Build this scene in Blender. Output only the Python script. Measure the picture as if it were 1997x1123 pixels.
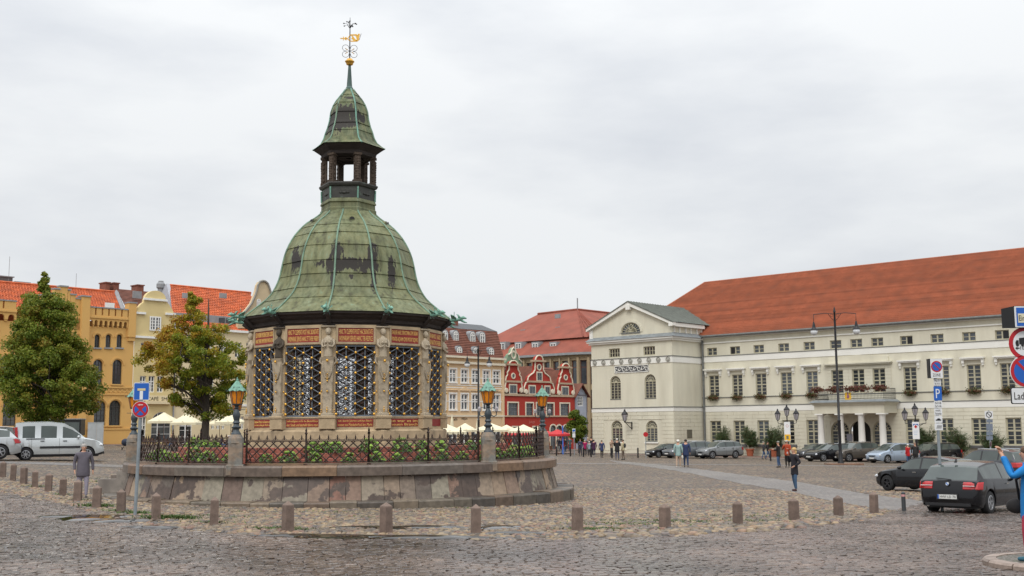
import bpy, bmesh, math, random
import numpy as np
from mathutils import Matrix, Vector
random.seed(7); rng = np.random.default_rng(7)
PI = math.pi
sin, cos, R = math.sin, math.cos, math.radians
S = bpy.context.scene
for o in list(bpy.data.objects): bpy.data.objects.remove(o)
COL = S.collection

# ------------------------------------------------------------------ camera
FPX, CX, CY = 2200.0, 998.5, 561.5          # focal length and centre in pixels of the 1997 px wide photograph
TH, RO, CAMZ = math.atan(270/2200), 0.008, 2.5
cam = bpy.data.cameras.new('camera'); camo = bpy.data.objects.new('camera', cam); COL.objects.link(camo)
cam.lens = FPX/1997*36; cam.sensor_width = 36; cam.clip_start = .1; cam.clip_end = 3000
F0 = Vector((0, cos(TH), sin(TH))); U0 = Vector((0, -sin(TH), cos(TH))); X0 = Vector((1, 0, 0))
RT = X0*cos(RO) - U0*sin(RO); UP = X0*sin(RO) + U0*cos(RO)
m = Matrix((RT, UP, -F0)).transposed().to_4x4(); m.translation = (0, 0, CAMZ)
camo.matrix_world = m
S.camera = camo
# ------------------------------------------------------------------ sky and sun
SUN_EL, SUN_AZ = R(48), R(200)
w = bpy.data.worlds.new('World'); S.world = w; w.use_nodes = True
nt = w.node_tree; N = nt.nodes; L = nt.links; N.clear()
def wn(t, **k):
    n = N.new(t)
    for a, b in k.items(): setattr(n, a, b)
    return n
out = wn('ShaderNodeOutputWorld'); bg = wn('ShaderNodeBackground'); bg.inputs[1].default_value = 0.12
sky = wn('ShaderNodeTexSky', sky_type='NISHITA', sun_disc=False, sun_elevation=SUN_EL, sun_rotation=SUN_AZ, dust_density=3.0)
tc = wn('ShaderNodeTexCoord'); sep = wn('ShaderNodeSeparateXYZ'); L.new(tc.outputs['Generated'], sep.inputs[0])
mp = wn('ShaderNodeMapping'); mp.inputs['Scale'].default_value = (1.0, 1.0, 3.2); L.new(tc.outputs['Generated'], mp.inputs[0])
no = wn('ShaderNodeTexNoise'); no.inputs['Scale'].default_value = 3.1; no.inputs['Detail'].default_value = 6; no.inputs['Roughness'].default_value = .52
L.new(mp.outputs[0], no.inputs['Vector'])
cr = wn('ShaderNodeValToRGB'); L.new(no.outputs[0], cr.inputs[0])
e = cr.color_ramp.elements
e[0].position = .30; e[0].color = (.79, .805, .84, 1); e[1].position = .56; e[1].color = (1, 1, 1, 1)
# standard overcast luminance: brighter towards the zenith, the same all round
mr = wn('ShaderNodeMapRange'); mr.inputs[1].default_value = 0; mr.inputs[2].default_value = 1; mr.inputs[3].default_value = 6.9; mr.inputs[4].default_value = 21.0
pw_ = wn('ShaderNodeMath', operation='POWER'); pw_.inputs[1].default_value = 2.4; mx0 = wn('ShaderNodeMath', operation='MAXIMUM'); mx0.inputs[1].default_value = 0
L.new(sep.outputs[2], mx0.inputs[0]); L.new(mx0.outputs[0], pw_.inputs[0]); L.new(pw_.outputs[0], mr.inputs[0])
tint = wn('ShaderNodeMix', data_type='RGBA', blend_type='MULTIPLY'); tint.inputs[0].default_value = 1
L.new(cr.outputs[0], tint.inputs[6]); tint.inputs[7].default_value = (.965, .985, 1.0, 1)
vm = wn('ShaderNodeVectorMath', operation='SCALE'); L.new(tint.outputs[2], vm.inputs[0]); L.new(mr.outputs[0], vm.inputs['Scale'])
mx = wn('ShaderNodeMix', data_type='RGBA'); mx.inputs[0].default_value = .95
L.new(sky.outputs[0], mx.inputs[6]); L.new(vm.outputs[0], mx.inputs[7])
L.new(mx.outputs[2], bg.inputs[0]); L.new(bg.outputs[0], out.inputs[0])
sl = bpy.data.lights.new('sun', 'SUN'); sl.energy = 1.3; sl.angle = R(25); sl.color = (1, .96, .9)
so = bpy.data.objects.new('sun', sl); COL.objects.link(so)
sd = Vector((sin(SUN_AZ)*cos(SUN_EL), cos(SUN_AZ)*cos(SUN_EL), sin(SUN_EL)))
so.rotation_euler = sd.to_track_quat('Z', 'Y').to_euler()
S.view_settings.view_transform = 'Standard'; S.view_settings.look = 'None'; S.view_settings.exposure = 0.10; S.view_settings.gamma = 1
S.render.engine = 'CYCLES'

# ------------------------------------------------------------------ measuring helpers
def ray(px, py):
    a = (px-CX)/FPX; b = (CY-py)/FPX
    a2 = a*cos(RO) + b*sin(RO); b2 = -a*sin(RO) + b*cos(RO)
    return (a2, cos(TH)-b2*sin(TH), sin(TH)+b2*cos(TH))
def Z(px, py, Y):
    d = ray(px, py); return CAMZ + d[2]/d[1]*Y
def XY(px, py, Y):
    d = ray(px, py); k = Y/d[1]; return (d[0]*k, Y, CAMZ + d[2]*k)
def w2p(x, y, z):
    zz = z-CAMZ
    fw = y*cos(TH) + zz*sin(TH); a2 = x/fw; b2 = (-y*sin(TH) + zz*cos(TH))/fw
    a = a2*cos(RO) - b2*sin(RO); b = a2*sin(RO) + b2*cos(RO)
    return CX + a*FPX, CY - b*FPX
TX = np.array([-200, -60, -40, -24, -14, -8, 0, 10, 25, 45, 200.]); TZ = np.array([2.0, 1.6, 1.33, .82, .30, .14, 0, -.15, -.42, -.8, -1.2])
_fx = np.linspace(-200, 200, 1601); _fz = np.convolve(np.pad(np.interp(_fx, TX, TZ), 12, mode='edge'), np.ones(25)/25, 'valid')
def gz(x, y):
    y = np.asarray(y, float)
    r = np.interp(x, _fx, _fz) + np.where(y < 40, .018*(40-np.maximum(y, 5)), -.005*(np.minimum(y, 180)-40))
    return r
def gzf(x, y): return float(gz(x, y))
def G(px, py):                                     # pixel of a foot point -> point of the ground
    d = ray(px, py); k = CAMZ/max(.004, -d[2]) if d[2] < 0 else 150
    for _ in range(30):
        k2 = (gzf(d[0]*k, d[1]*k)-CAMZ)/d[2]; k = .5*k + .5*k2
    return (d[0]*k, d[1]*k, CAMZ + d[2]*k)

# ------------------------------------------------------------------ object helpers
def prop(o, label=None, cat=None, group=None, kind=None):
    if label: o['label'] = label
    if cat: o['category'] = cat
    if group: o['group'] = group
    if kind: o['kind'] = kind
    return o
def empty(name, loc, rz=0, label=None, cat=None, group=None, scale=1):
    o = bpy.data.objects.new(name, None); COL.objects.link(o); o.location = loc; o.rotation_euler = (0, 0, rz); o.scale = (scale,)*3
    o.empty_display_size = .2
    return prop(o, label, cat, group)
def link(name, me, parent=None, loc=(0, 0, 0), rot=(0, 0, 0), scale=(1, 1, 1), kind=None):
    o = bpy.data.objects.new(name, me); COL.objects.link(o); o.parent = parent; o.location = loc; o.rotation_euler = rot; o.scale = scale
    if kind: o['kind'] = kind
    return o
def copy_tree(o, parent=None):
    c = o.copy(); COL.objects.link(c); c.parent = parent
    for ch in KIDS(o): copy_tree(ch, c)
    return c
def KIDS(o): return [c for c in o.children]
TS = bpy.data.scenes.new('scratch')
def bake(o):
    TS.collection.objects.link(o); TS.view_layers[0].update(); dg = TS.view_layers[0].depsgraph; me = bpy.data.meshes.new_from_object(o.evaluated_get(dg)); bpy.data.objects.remove(o); return me
class MB:
    def __init__(s): s.v = []; s.f = []; s.m = []; s.mi = 0
    def add(s, vs, fs):
        n = len(s.v); s.v += [tuple(v) for v in vs]; s.f += [tuple(i+n for i in f) for f in fs]; s.m += [s.mi]*len(fs)
        return s
    def box(s, x0, x1, y0, y1, z0, z1):
        return s.add([(x0,y0,z0),(x1,y0,z0),(x1,y1,z0),(x0,y1,z0),(x0,y0,z1),(x1,y0,z1),(x1,y1,z1),(x0,y1,z1)],
              [(0,3,2,1),(4,5,6,7),(0,1,5,4),(1,2,6,5),(2,3,7,6),(3,0,4,7)])
    def bbox(s, x0, x1, y0, y1, z0, z1, c=.02, jit=0):      # box with bevelled outer (-y) face and top
        j = lambda: random.uniform(-jit, jit)
        v = [(x0,y0+c,z0+c),(x1,y0+c,z0+c),(x1,y1,z0),(x0,y1,z0),(x0,y0+c,z1-c),(x1,y0+c,z1-c),(x1,y1,z1),(x0,y1,z1)]
        s.add(v, [(0,3,2,1),(2,3,7,6)])
        a = [(x0+c,y0+j(),z0+c),(x1-c,y0+j(),z0+c),(x1-c,y0+j(),z1-c),(x0+c,y0+j(),z1-c)]
        b = [(x0,y0+c,z0),(x1,y0+c,z0),(x1,y0+c,z1),(x0,y0+c,z1)]
        n = len(s.v)
        s.add(a+b+[(x0,y1,z0),(x1,y1,z0),(x1,y1,z1),(x0,y1,z1)], [(0,1,2,3),(0,4,5,1),(1,5,6,2),(2,6,7,3),(3,7,4,0),(5,9,10,6),(8,4,7,11),(7,6,10,11)])
        return s
    def prism(s, poly, y0, y1):                              # polygon in x,z extruded along y
        n = len(poly)
        return s.add([(x, y0, z) for x, z in poly] + [(x, y1, z) for x, z in poly],
            [tuple(range(n)), tuple(range(2*n-1, n-1, -1))] + [(i, i+n, (i+1) % n+n, (i+1) % n) for i in range(n)])
    def prismz(s, poly, z0, z1):
        n = len(poly)
        return s.add([(x, y, z0) for x, y in poly] + [(x, y, z1) for x, y in poly],
            [tuple(range(n-1, -1, -1)), tuple(range(n, 2*n))] + [(i, (i+1) % n, (i+1) % n+n, i+n) for i in range(n)])
    def tube(s, pts, r, n=6, caps=True, phase=0):
        P = [Vector(p) for p in pts]; rs = r if isinstance(r, (list, tuple)) else [r]*len(P)
        vs = []; up = Vector((0, 0, 1)); prev = None
        for i, p in enumerate(P):
            t = (P[min(i+1, len(P)-1)]-P[max(i-1, 0)])
            t = t.normalized() if t.length > 1e-9 else Vector((0, 0, 1))
            a = prev if prev is not None else (up if abs(t.z) < .9 else Vector((1, 0, 0)))
            x = a - t*a.dot(t)
            x = x.normalized() if x.length > 1e-6 else t.orthogonal().normalized()
            prev = x; y = t.cross(x)
            for k in range(n):
                q = 2*PI*k/n+phase; vs.append(p + x*cos(q)*rs[i] + y*sin(q)*rs[i])
        fs = [(i*n+k, i*n+(k+1) % n, (i+1)*n+(k+1) % n, (i+1)*n+k) for i in range(len(P)-1) for k in range(n)]
        if caps: fs += [tuple(range(n-1, -1, -1)), tuple((len(P)-1)*n+k for k in range(n))]
        return s.add(vs, fs)
    def lathe(s, prof, n=12, cx=0, cy=0, phase=0, a0=None, a1=None, caps=True, sx=1, sy=1):   # prof: (r, z) list; angle phi: (r sin, -r cos)
        full = a0 is None
        ang = [phase + 2*PI*k/n for k in range(n)] if full else [a0 + (a1-a0)*k/n for k in range(n+1)]
        m_ = len(ang); vs = [(cx+r*sin(q)*sx, cy-r*cos(q)*sy, z) for r, z in prof for q in ang]
        fs = []
        for i in range(len(prof)-1):
            for k in range(m_ if full else m_-1):
                k2 = (k+1) % m_; fs.append((i*m_+k, i*m_+k2, (i+1)*m_+k2, (i+1)*m_+k))
        if full and caps: fs += [tuple(range(m_-1, -1, -1)), tuple((len(prof)-1)*m_+k for k in range(m_))]
        return s.add(vs, fs)
    def ball(s, c, r, n=8, m_=6, sc=(1, 1, 1)):
        pr = [(sin(PI*i/m_), -cos(PI*i/m_)) for i in range(m_+1)]; pr[0] = (.001, -1); pr[-1] = (.001, 1)
        vs = [(c[0]+r*a*sin(2*PI*k/n)*sc[0], c[1]-r*a*cos(2*PI*k/n)*sc[1], c[2]+r*z*sc[2]) for a, z in pr for k in range(n)]
        return s.add(vs, [(i*n+k, i*n+(k+1) % n, (i+1)*n+(k+1) % n, (i+1)*n+k) for i in range(m_) for k in range(n)])
    def xform(s, M, start=0):
        for i in range(start, len(s.v)): s.v[i] = tuple(M @ Vector(s.v[i]))
        return s
    def mesh(s, name, mat_, smooth=False):
        me = bpy.data.meshes.new(name); me.from_pydata(s.v, [], s.f)
        mats = mat_ if isinstance(mat_, (list, tuple)) else [mat_]
        for q in mats: me.materials.append(q)
        if len(mats) > 1: me.polygons.foreach_set('material_index', s.m)
        if smooth: me.polygons.foreach_set('use_smooth', [True]*len(s.f))
        me.update(); return me
    def build(s, name, mat_, parent=None, loc=(0, 0, 0), rot=(0, 0, 0), smooth=False, kind=None):
        return link(name, s.mesh(name, mat_, smooth), parent, loc, rot, kind=kind)
def auto(o, ang=40):
    me = o.data; me.polygons.foreach_set('use_smooth', [True]*len(me.polygons))
    bm = bmesh.new(); bm.from_mesh(me)
    for e_ in bm.edges:
        if len(e_.link_faces) == 2 and e_.calc_face_angle(0) > R(ang): e_.smooth = False
    bm.to_mesh(me); bm.free(); return o

# ------------------------------------------------------------------ materials
MC = {}
def mat(name, col, rough=.75, var=.18, vs=1.5, bump=0, bs=12, metal=0, col2=None, c2s=1.0, c2t=.55, c2w=.08, objr=0, attr=None,
        ramp=None, spec=.4, stretch=None, rough2=None, bdist=.02, trans=0, coat=0, brick=None, alpha=1):
    if name in MC: return MC[name]
    M_ = bpy.data.materials.new(name); M_.use_nodes = True; t = M_.node_tree; n = t.nodes; l = t.links
    b = n['Principled BSDF']; b.inputs['Roughness'].default_value = rough; b.inputs['Metallic'].default_value = metal
    b.inputs['Specular IOR Level'].default_value = spec
    if coat: b.inputs['Coat Weight'].default_value = coat; b.inputs['Coat Roughness'].default_value = .04
    c = tuple(col)+(1,)
    tcn = n.new('ShaderNodeTexCoord'); vec = tcn.outputs['Object']
    if stretch:
        mp_ = n.new('ShaderNodeMapping'); mp_.inputs['Scale'].default_value = stretch; l.new(vec, mp_.inputs[0]); vec = mp_.outputs[0]
    def noise(sc, det=4, v=None, rg=.55):
        q = n.new('ShaderNodeTexNoise'); q.inputs['Scale'].default_value = sc; q.inputs['Detail'].default_value = det; q.inputs['Roughness'].default_value = rg
        l.new(v or vec, q.inputs['Vector']); return q.outputs[0]
    def mixc(f, a, bb, mode='MIX'):
        q = n.new('ShaderNodeMix'); q.data_type = 'RGBA'; q.blend_type = mode
        for i, s_ in ((0, f), (6, a), (7, bb)):
            if isinstance(s_, (int, float, tuple)): q.inputs[i].default_value = s_
            else: l.new(s_, q.inputs[i])
        return q.outputs[2]
    cur = c
    if ramp:                                    # stone by stone colours from a random value
        rp = n.new('ShaderNodeValToRGB'); rp.color_ramp.interpolation = 'LINEAR'
        el = rp.color_ramp.elements
        for i, cc in enumerate(ramp):
            p_ = i/(len(ramp)-1)
            e_ = el[0] if i == 0 else (el[-1] if i == len(ramp)-1 else el.new(p_))
            if i == 0: e_.position = 0
            e_.color = tuple(cc)+(1,)
        if attr:
            at = n.new('ShaderNodeAttribute'); at.attribute_name = attr; l.new(at.outputs['Fac'], rp.inputs[0])
        else:
            oi = n.new('ShaderNodeObjectInfo'); l.new(oi.outputs['Random'], rp.inputs[0])
        cur = rp.outputs[0]
    if brick:
        bk = n.new('ShaderNodeTexBrick'); bk.inputs['Scale'].default_value = 1; bk.inputs['Mortar Size'].default_value = brick[2]
        bk.inputs['Brick Width'].default_value = brick[0]; bk.inputs['Row Height'].default_value = brick[1]
        bk.inputs['Color1'].default_value = c; bk.inputs['Color2'].default_value = tuple(x*.75 for x in col)+(1,); bk.inputs['Mortar'].default_value = tuple(brick[3])+(1,)
        mq = n.new('ShaderNodeMapping'); mq.inputs['Rotation'].default_value = (R(90), 0, 0) if len(brick) < 5 else brick[4]; l.new(tcn.outputs['Object'], mq.inputs[0]); l.new(mq.outputs[0], bk.inputs['Vector'])
        cur = bk.outputs[0]
    if col2:
        r2 = n.new('ShaderNodeValToRGB'); r2.color_ramp.elements[0].position = c2t-c2w; r2.color_ramp.elements[1].position = c2t+c2w
        l.new(noise(c2s, 6, rg=.6), r2.inputs[0]); cur = mixc(r2.outputs[0], cur, tuple(col2)+(1,))
        if rough2 is not None:
            mr_ = n.new('ShaderNodeMapRange'); l.new(r2.outputs[0], mr_.inputs[0]); mr_.inputs[3].default_value = rough; mr_.inputs[4].default_value = rough2
            l.new(mr_.outputs[0], b.inputs['Roughness'])
    if var:
        mr_ = n.new('ShaderNodeMapRange'); l.new(noise(vs, 5), mr_.inputs[0]); mr_.inputs[1].default_value = .3; mr_.inputs[2].default_value = .7
        mr_.inputs[3].default_value = 1-var; mr_.inputs[4].default_value = 1+var
        q = n.new('ShaderNodeVectorMath'); q.operation = 'SCALE'
        if isinstance(cur, tuple): q.inputs[0].default_value = cur[:3]
        else: l.new(cur, q.inputs[0])
        l.new(mr_.outputs[0], q.inputs['Scale']); cur = q.outputs[0]
    if objr:
        oi = n.new('ShaderNodeObjectInfo'); mr_ = n.new('ShaderNodeMapRange'); l.new(oi.outputs['Random'], mr_.inputs[0]); mr_.inputs[3].default_value = 1-objr; mr_.inputs[4].default_value = 1+objr
        q = n.new('ShaderNodeVectorMath'); q.operation = 'SCALE'
        if isinstance(cur, tuple): q.inputs[0].default_value = cur[:3]
        else: l.new(cur, q.inputs[0])
        l.new(mr_.outputs[0], q.inputs['Scale']); cur = q.outputs[0]
    if isinstance(cur, tuple): b.inputs['Base Color'].default_value = cur
    else: l.new(cur, b.inputs['Base Color'])
    if bump:
        bp = n.new('ShaderNodeBump'); bp.inputs['Strength'].default_value = bump; bp.inputs['Distance'].default_value = bdist
        l.new(noise(bs, 5, tcn.outputs['Object']), bp.inputs['Height']); l.new(bp.outputs[0], b.inputs['Normal'])
    if trans:
        b.inputs['Transmission Weight'].default_value = trans
    MC[name] = M_; return M_
def nodes(M_): return M_.node_tree.nodes, M_.node_tree.links

m_stone = mat('sandstone', (.44, .335, .21), .85, .22, 2.2, .5, 14, col2=(.22, .17, .115), c2s=1.3, c2t=.60, c2w=.12)
m_grey_stone = mat('weathered_stone', (.40, .335, .245), .85, .2, 3, .5, 18, col2=(.24, .20, .15), c2s=2.3, c2t=.6)
m_iron = mat('blue_grey_iron', (.13, .15, .18), .55, .15, 5)
m_dark_iron = mat('rusty_dark_iron', (.035, .022, .018), .6, .3, 6, col2=(.10, .04, .025), c2s=9, c2t=.6)
m_black = mat('black_metal', (.012, .012, .014), .45, .1, 5)
m_gold = mat('gilding', (.75, .43, .08), .35, .12, 8, metal=.75)
m_goldflat = mat('gold_lettering', (.72, .47, .14), .5, .1, 8)
m_red_panel = mat('red_inscription_ground', (.24, .025, .022), .6, .12, 4)
m_patina = mat('light_verdigris', (.155, .31, .24), .65, .3, 6, col2=(.08, .17, .14), c2s=7, c2t=.62)
m_wood_dark = mat('dark_weathered_timber', (.035, .027, .024), .8, .35, 3, .4, 12, stretch=(1, 1, 6))
m_glass = mat('window_glass', (.045, .052, .06), .07, .4, .9, spec=.7, objr=.7)
m_white = mat('white_paint', (.74, .74, .71), .6, .05, 3)
m_tyre = mat('tyre_rubber', (.015, .015, .016), .8, .1, 5)
m_rim = mat('alloy_rim', (.45, .46, .48), .3, .05, 5, metal=.7)
m_chrome = mat('chrome', (.6, .62, .64), .15, .02, 5, metal=1)
m_plastic = mat('black_plastic', (.02, .02, .022), .5, .1, 5)
# ================================================================== GROUND
def bound(px):      # row of the photograph where the sett road ends and the cobbled square begins
    return np.interp(px, [-400, 0, 130, 260, 380, 520, 700, 900, 1100, 1300, 1500, 1620, 1700, 1760, 1830, 2400], [935, 961, 985, 1022, 1036, 1047, 1051, 1053, 1053, 1047, 1036, 1024, 1010, 992, 976, 960])
STONE_FAR = 47.0
cob_ramp = [(.075,.066,.058),(.26,.185,.105),(.14,.12,.10),(.30,.22,.13),(.20,.108,.075),(.115,.105,.098),(.31,.235,.145),(.165,.115,.072),(.09,.085,.083),(.25,.16,.105)]
set_ramp = [(.075,.055,.045),(.14,.103,.082),(.10,.078,.068),(.18,.13,.10),(.115,.077,.061),(.145,.116,.10)]
m_cob = mat('cobble_granite', (0,0,0), .5, .26, 9, .35, 60, attr='rnd', ramp=cob_ramp, spec=.4, bdist=.004, col2=(.10, .082, .062), c2s=.42, c2t=.60, c2w=.10, rough2=.25)
m_cobO = mat('cobble_granite_single', (0,0,0), .5, .22, 14, .35, 60, ramp=cob_ramp, spec=.4, bdist=.004)
m_set = mat('wet_sett', (0,0,0), .25, .3, 5, .5, 55, attr='rnd', ramp=set_ramp, spec=.6, bdist=.006, col2=(.055, .043, .036), c2s=.33, c2t=.52, c2w=.10, rough2=.17)
m_setO = mat('wet_sett_single', (0,0,0), .30, .3, 5, .5, 55, ramp=set_ramp, spec=.6, bdist=.006)
m_mortar = mat('wet_joint_sand', (.028, .022, .017), .6, .3, 4, .4, 40, col2=(.075, .085, .03), c2s=1.2, c2t=.62)
def far_mat(name, scale, ramp, joint, rough):
    M_ = mat(name, (.3, .25, .18), rough, 0, 1, 0); n, l = nodes(M_); b = n['Principled BSDF']
    tcn = n.new('ShaderNodeTexCoord')
    v = n.new('ShaderNodeTexVoronoi'); v.inputs['Scale'].default_value = scale; l.new(tcn.outputs['Object'], v.inputs['Vector'])
    s_ = n.new('ShaderNodeSeparateColor'); l.new(v.outputs['Color'], s_.inputs[0])
    rp = n.new('ShaderNodeValToRGB'); el = rp.color_ramp.elements
    for i, cc in enumerate(ramp):
        e_ = el[0] if i == 0 else (el[-1] if i == len(ramp)-1 else el.new(i/(len(ramp)-1))); e_.color = tuple(cc)+(1,)
    l.new(s_.outputs[0], rp.inputs[0])
    ve = n.new('ShaderNodeTexVoronoi'); ve.feature = 'DISTANCE_TO_EDGE'; ve.inputs['Scale'].default_value = scale; l.new(tcn.outputs['Object'], ve.inputs['Vector'])
    r3 = n.new('ShaderNodeValToRGB'); r3.color_ramp.elements[0].position = .03; r3.color_ramp.elements[1].position = .20; l.new(ve.outputs[0], r3.inputs[0])
    mxn = n.new('ShaderNodeMix'); mxn.data_type = 'RGBA'; l.new(r3.outputs[0], mxn.inputs[0]); mxn.inputs[6].default_value = tuple(joint)+(1,); l.new(rp.outputs[0], mxn.inputs[7])
    ns = n.new('ShaderNodeTexNoise'); ns.inputs['Scale'].default_value = .22; ns.inputs['Detail'].default_value = 5; l.new(tcn.outputs['Object'], ns.inputs['Vector'])
    mr_ = n.new('ShaderNodeMapRange'); mr_.inputs[1].default_value = .3; mr_.inputs[2].default_value = .7; mr_.inputs[3].default_value = .78; mr_.inputs[4].default_value = 1.2; l.new(ns.outputs[0], mr_.inputs[0])
    sc = n.new('ShaderNodeVectorMath'); sc.operation = 'SCALE'; l.new(mxn.outputs[2], sc.inputs[0]); l.new(mr_.outputs[0], sc.inputs['Scale']); l.new(sc.outputs[0], b.inputs['Base Color'])
    bp = n.new('ShaderNodeBump'); bp.inputs['Strength'].default_value = .7; bp.inputs['Distance'].default_value = .03; l.new(r3.outputs[0], bp.inputs['Height']); l.new(bp.outputs[0], b.inputs['Normal'])
    return M_
m_far = far_mat('far_cobbles', 4.6, cob_ramp, (.035, .027, .02), .6)
m_path = far_mat('flat_path_slabs', 4.5, [(.17,.155,.145),(.22,.20,.185),(.15,.14,.14),(.25,.22,.20)], (.10, .09, .08), .42)
def sheet(name, xs, ys, off, material, keep=None, kind='structure', parent=None):
    X, Y = np.meshgrid(xs, ys); Zz = gz(X, Y)+off
    V = np.stack([X.ravel(), Y.ravel(), Zz.ravel()], 1); nx = len(xs)
    q = [(j*nx+i, j*nx+i+1, (j+1)*nx+i+1, (j+1)*nx+i) for j in range(len(ys)-1) for i in range(nx-1) if keep is None or keep(.5*(xs[i]+xs[i+1]), .5*(ys[j]+ys[j+1]))]
    me = bpy.data.meshes.new(name); me.from_pydata(V.tolist(), [], q); me.materials.append(material); me.update()
    return link(name, me, parent, kind=kind)
xs_ = np.concatenate([np.arange(-200, -60, 10), np.arange(-60, 60, 1.0), np.arange(60, 201, 10)])
ground = sheet('market_ground', xs_, np.concatenate([np.arange(-60, 10, 5), np.arange(10, STONE_FAR+.1, 1.0)]), 0, m_mortar)
square = sheet('cobbled_square', xs_, np.concatenate([[STONE_FAR], np.arange(STONE_FAR+1, 180, 1.0), [200, 300, 700, 1500, 2600]]), .014, m_far)
for a_, b_ in ((-120, -24.9), (25, 120)): sheet('side_paving', np.arange(a_, b_+.1, 1.0), np.arange(-20, STONE_FAR+.5, 1.0), .013, m_far, parent=None)
# (the square's far part; its near stones are geometry below and its children)

def stones(name, cx, cy, ang, lx, ly, h, material, kind, parent, dome, seed, nsing=0, sname=None, smat=None):
    g = np.random.default_rng(seed); n = len(cx)
    if dome:
        k = 7; a = np.arange(k)*2*PI/k
        tmpl = np.concatenate([np.stack([.5*np.cos(a), .5*np.sin(a), np.full(k, -.9)], 1), np.stack([.47*np.cos(a), .47*np.sin(a), np.full(k, .45)], 1),
                               np.stack([.27*np.cos(a+.3), .27*np.sin(a+.3), np.full(k, .92)], 1)])
        faces = [(i, (i+1) % k, k+(i+1) % k, k+i) for i in range(k)] + [(k+i, k+(i+1) % k, 2*k+(i+1) % k, 2*k+i) for i in range(k)] + [tuple(2*k+i for i in range(k))]
        jit = .07
    else:
        b = np.array([(-.5,-.5),(.5,-.5),(.5,.5),(-.5,.5)])
        tmpl = np.concatenate([np.c_[b, np.full(4, -.9)], np.c_[b*.97, np.full(4, .55)], np.c_[b*.8, np.full(4, 1.0)]])
        faces = [(i, (i+1) % 4, 4+(i+1) % 4, 4+i) for i in range(4)] + [(4+i, 4+(i+1) % 4, 8+(i+1) % 4, 8+i) for i in range(4)] + [(8, 9, 10, 11)]
        jit = .045
    nv = len(tmpl); cz = gz(cx, cy)
    def make(idx):
        T = tmpl[None] + g.normal(0, jit, (len(idx), nv, 3))*np.array([1, 1, .6 if dome else .35])
        x = T[..., 0]*lx[idx, None]; y = T[..., 1]*ly[idx, None]; z = T[..., 2]*h[idx, None]
        c_, s_ = np.cos(ang[idx, None]), np.sin(ang[idx, None])
        return x*c_-y*s_, x*s_+y*c_, z
    order = np.argsort(cy); sing = order[:nsing]; rest = order[nsing:]
    x, y, z = make(rest)
    V = np.stack([x+cx[rest, None], y+cy[rest, None], z+cz[rest, None]], 2).reshape(-1, 3)
    me = bpy.data.meshes.new(name); nf = len(faces); r = len(rest)
    sizes = np.array([len(f) for f in faces]); flat = np.concatenate([np.array(f) for f in faces])
    me.vertices.add(len(V)); me.vertices.foreach_set('co', V.ravel())
    loops = (flat[None] + (np.arange(r)*nv)[:, None]).ravel(); me.loops.add(len(loops)); me.loops.foreach_set('vertex_index', loops)
    tot = np.tile(sizes, r); st = np.concatenate([[0], np.cumsum(tot)[:-1]])
    me.polygons.add(len(tot)); me.polygons.foreach_set('loop_start', st)
    me.polygons.foreach_set('use_smooth', np.ones(len(tot), bool) if dome else np.zeros(len(tot), bool))
    me.update(calc_edges=True); me.validate()
    at = me.attributes.new('rnd', 'FLOAT', 'POINT'); at.data.foreach_set('value', np.repeat(g.random(r), nv))
    me.materials.append(material); link(name, me, parent, kind=kind)
    if nsing:
        vm_ = []
        for q in range(10):
            T = tmpl + g.normal(0, jit, (nv, 3))*np.array([1, 1, .5])
            mm = bpy.data.meshes.new(sname); mm.from_pydata(T.tolist(), [], faces); mm.materials.append(smat)
            if dome: mm.polygons.foreach_set('use_smooth', [True]*len(faces))
            vm_.append(mm)
        for i in sing:
            link(sname, vm_[int(g.integers(10))], parent, (cx[i], cy[i], cz[i]), (0, 0, ang[i]), (lx[i], ly[i], h[i]))
AX, AY = -5.88, 40.0                      # axis of the waterworks pavilion
def infr(x, y, mgn=330):
    px, py = w2p(x, y, gz(x, y)); return px, py, (px > -mgn) & (px < 1997+mgn) & (py < 1123+60)
# the road of flat wet setts
road = sheet('sett_road', np.arange(-27, 24, 1.0), np.arange(12, 48, 1.0), .006, m_mortar, keep=lambda x, y: (lambda p: p[1] > bound(p[0])+4)(w2p(x, y, gzf(x, y))))
rows = []; y = 13.0
while y < 46:
    wd = .135; n = int(50/.2)
    x = -24 + np.cumsum(rng.uniform(.15, .24, n)); rows.append(np.stack([x, np.full(n, y)+rng.normal(0, .008, n), np.concatenate([np.diff(x), [.2]])], 1)); y += wd
A = np.concatenate(rows); cx = A[:, 0]+A[:, 2]/2; cy0 = A[:, 1]; lx = A[:, 2]-.014
bend = .11*cx + .010*(cx+3)**2*np.where(cx < -3, .7, .25); cy = cy0 + bend; ang = np.arctan(.11 + .02*(cx+3)*np.where(cx < -3, .7, .25))
px, py, ok = infr(cx, cy); ok &= (py > bound(px)+rng.normal(0, 2.2, len(px)))
cx, cy, ang, lx = cx[ok], cy[ok], ang[ok]+rng.normal(0, .05, ok.sum()), lx[ok]; n = len(cx)
stones('sett_field', cx, cy, ang, lx, np.full(n, .118)+rng.normal(0, .006, n), rng.uniform(.022, .036, n), m_set, 'stuff', road, False, 1, 300, 'sett', m_setO)
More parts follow.
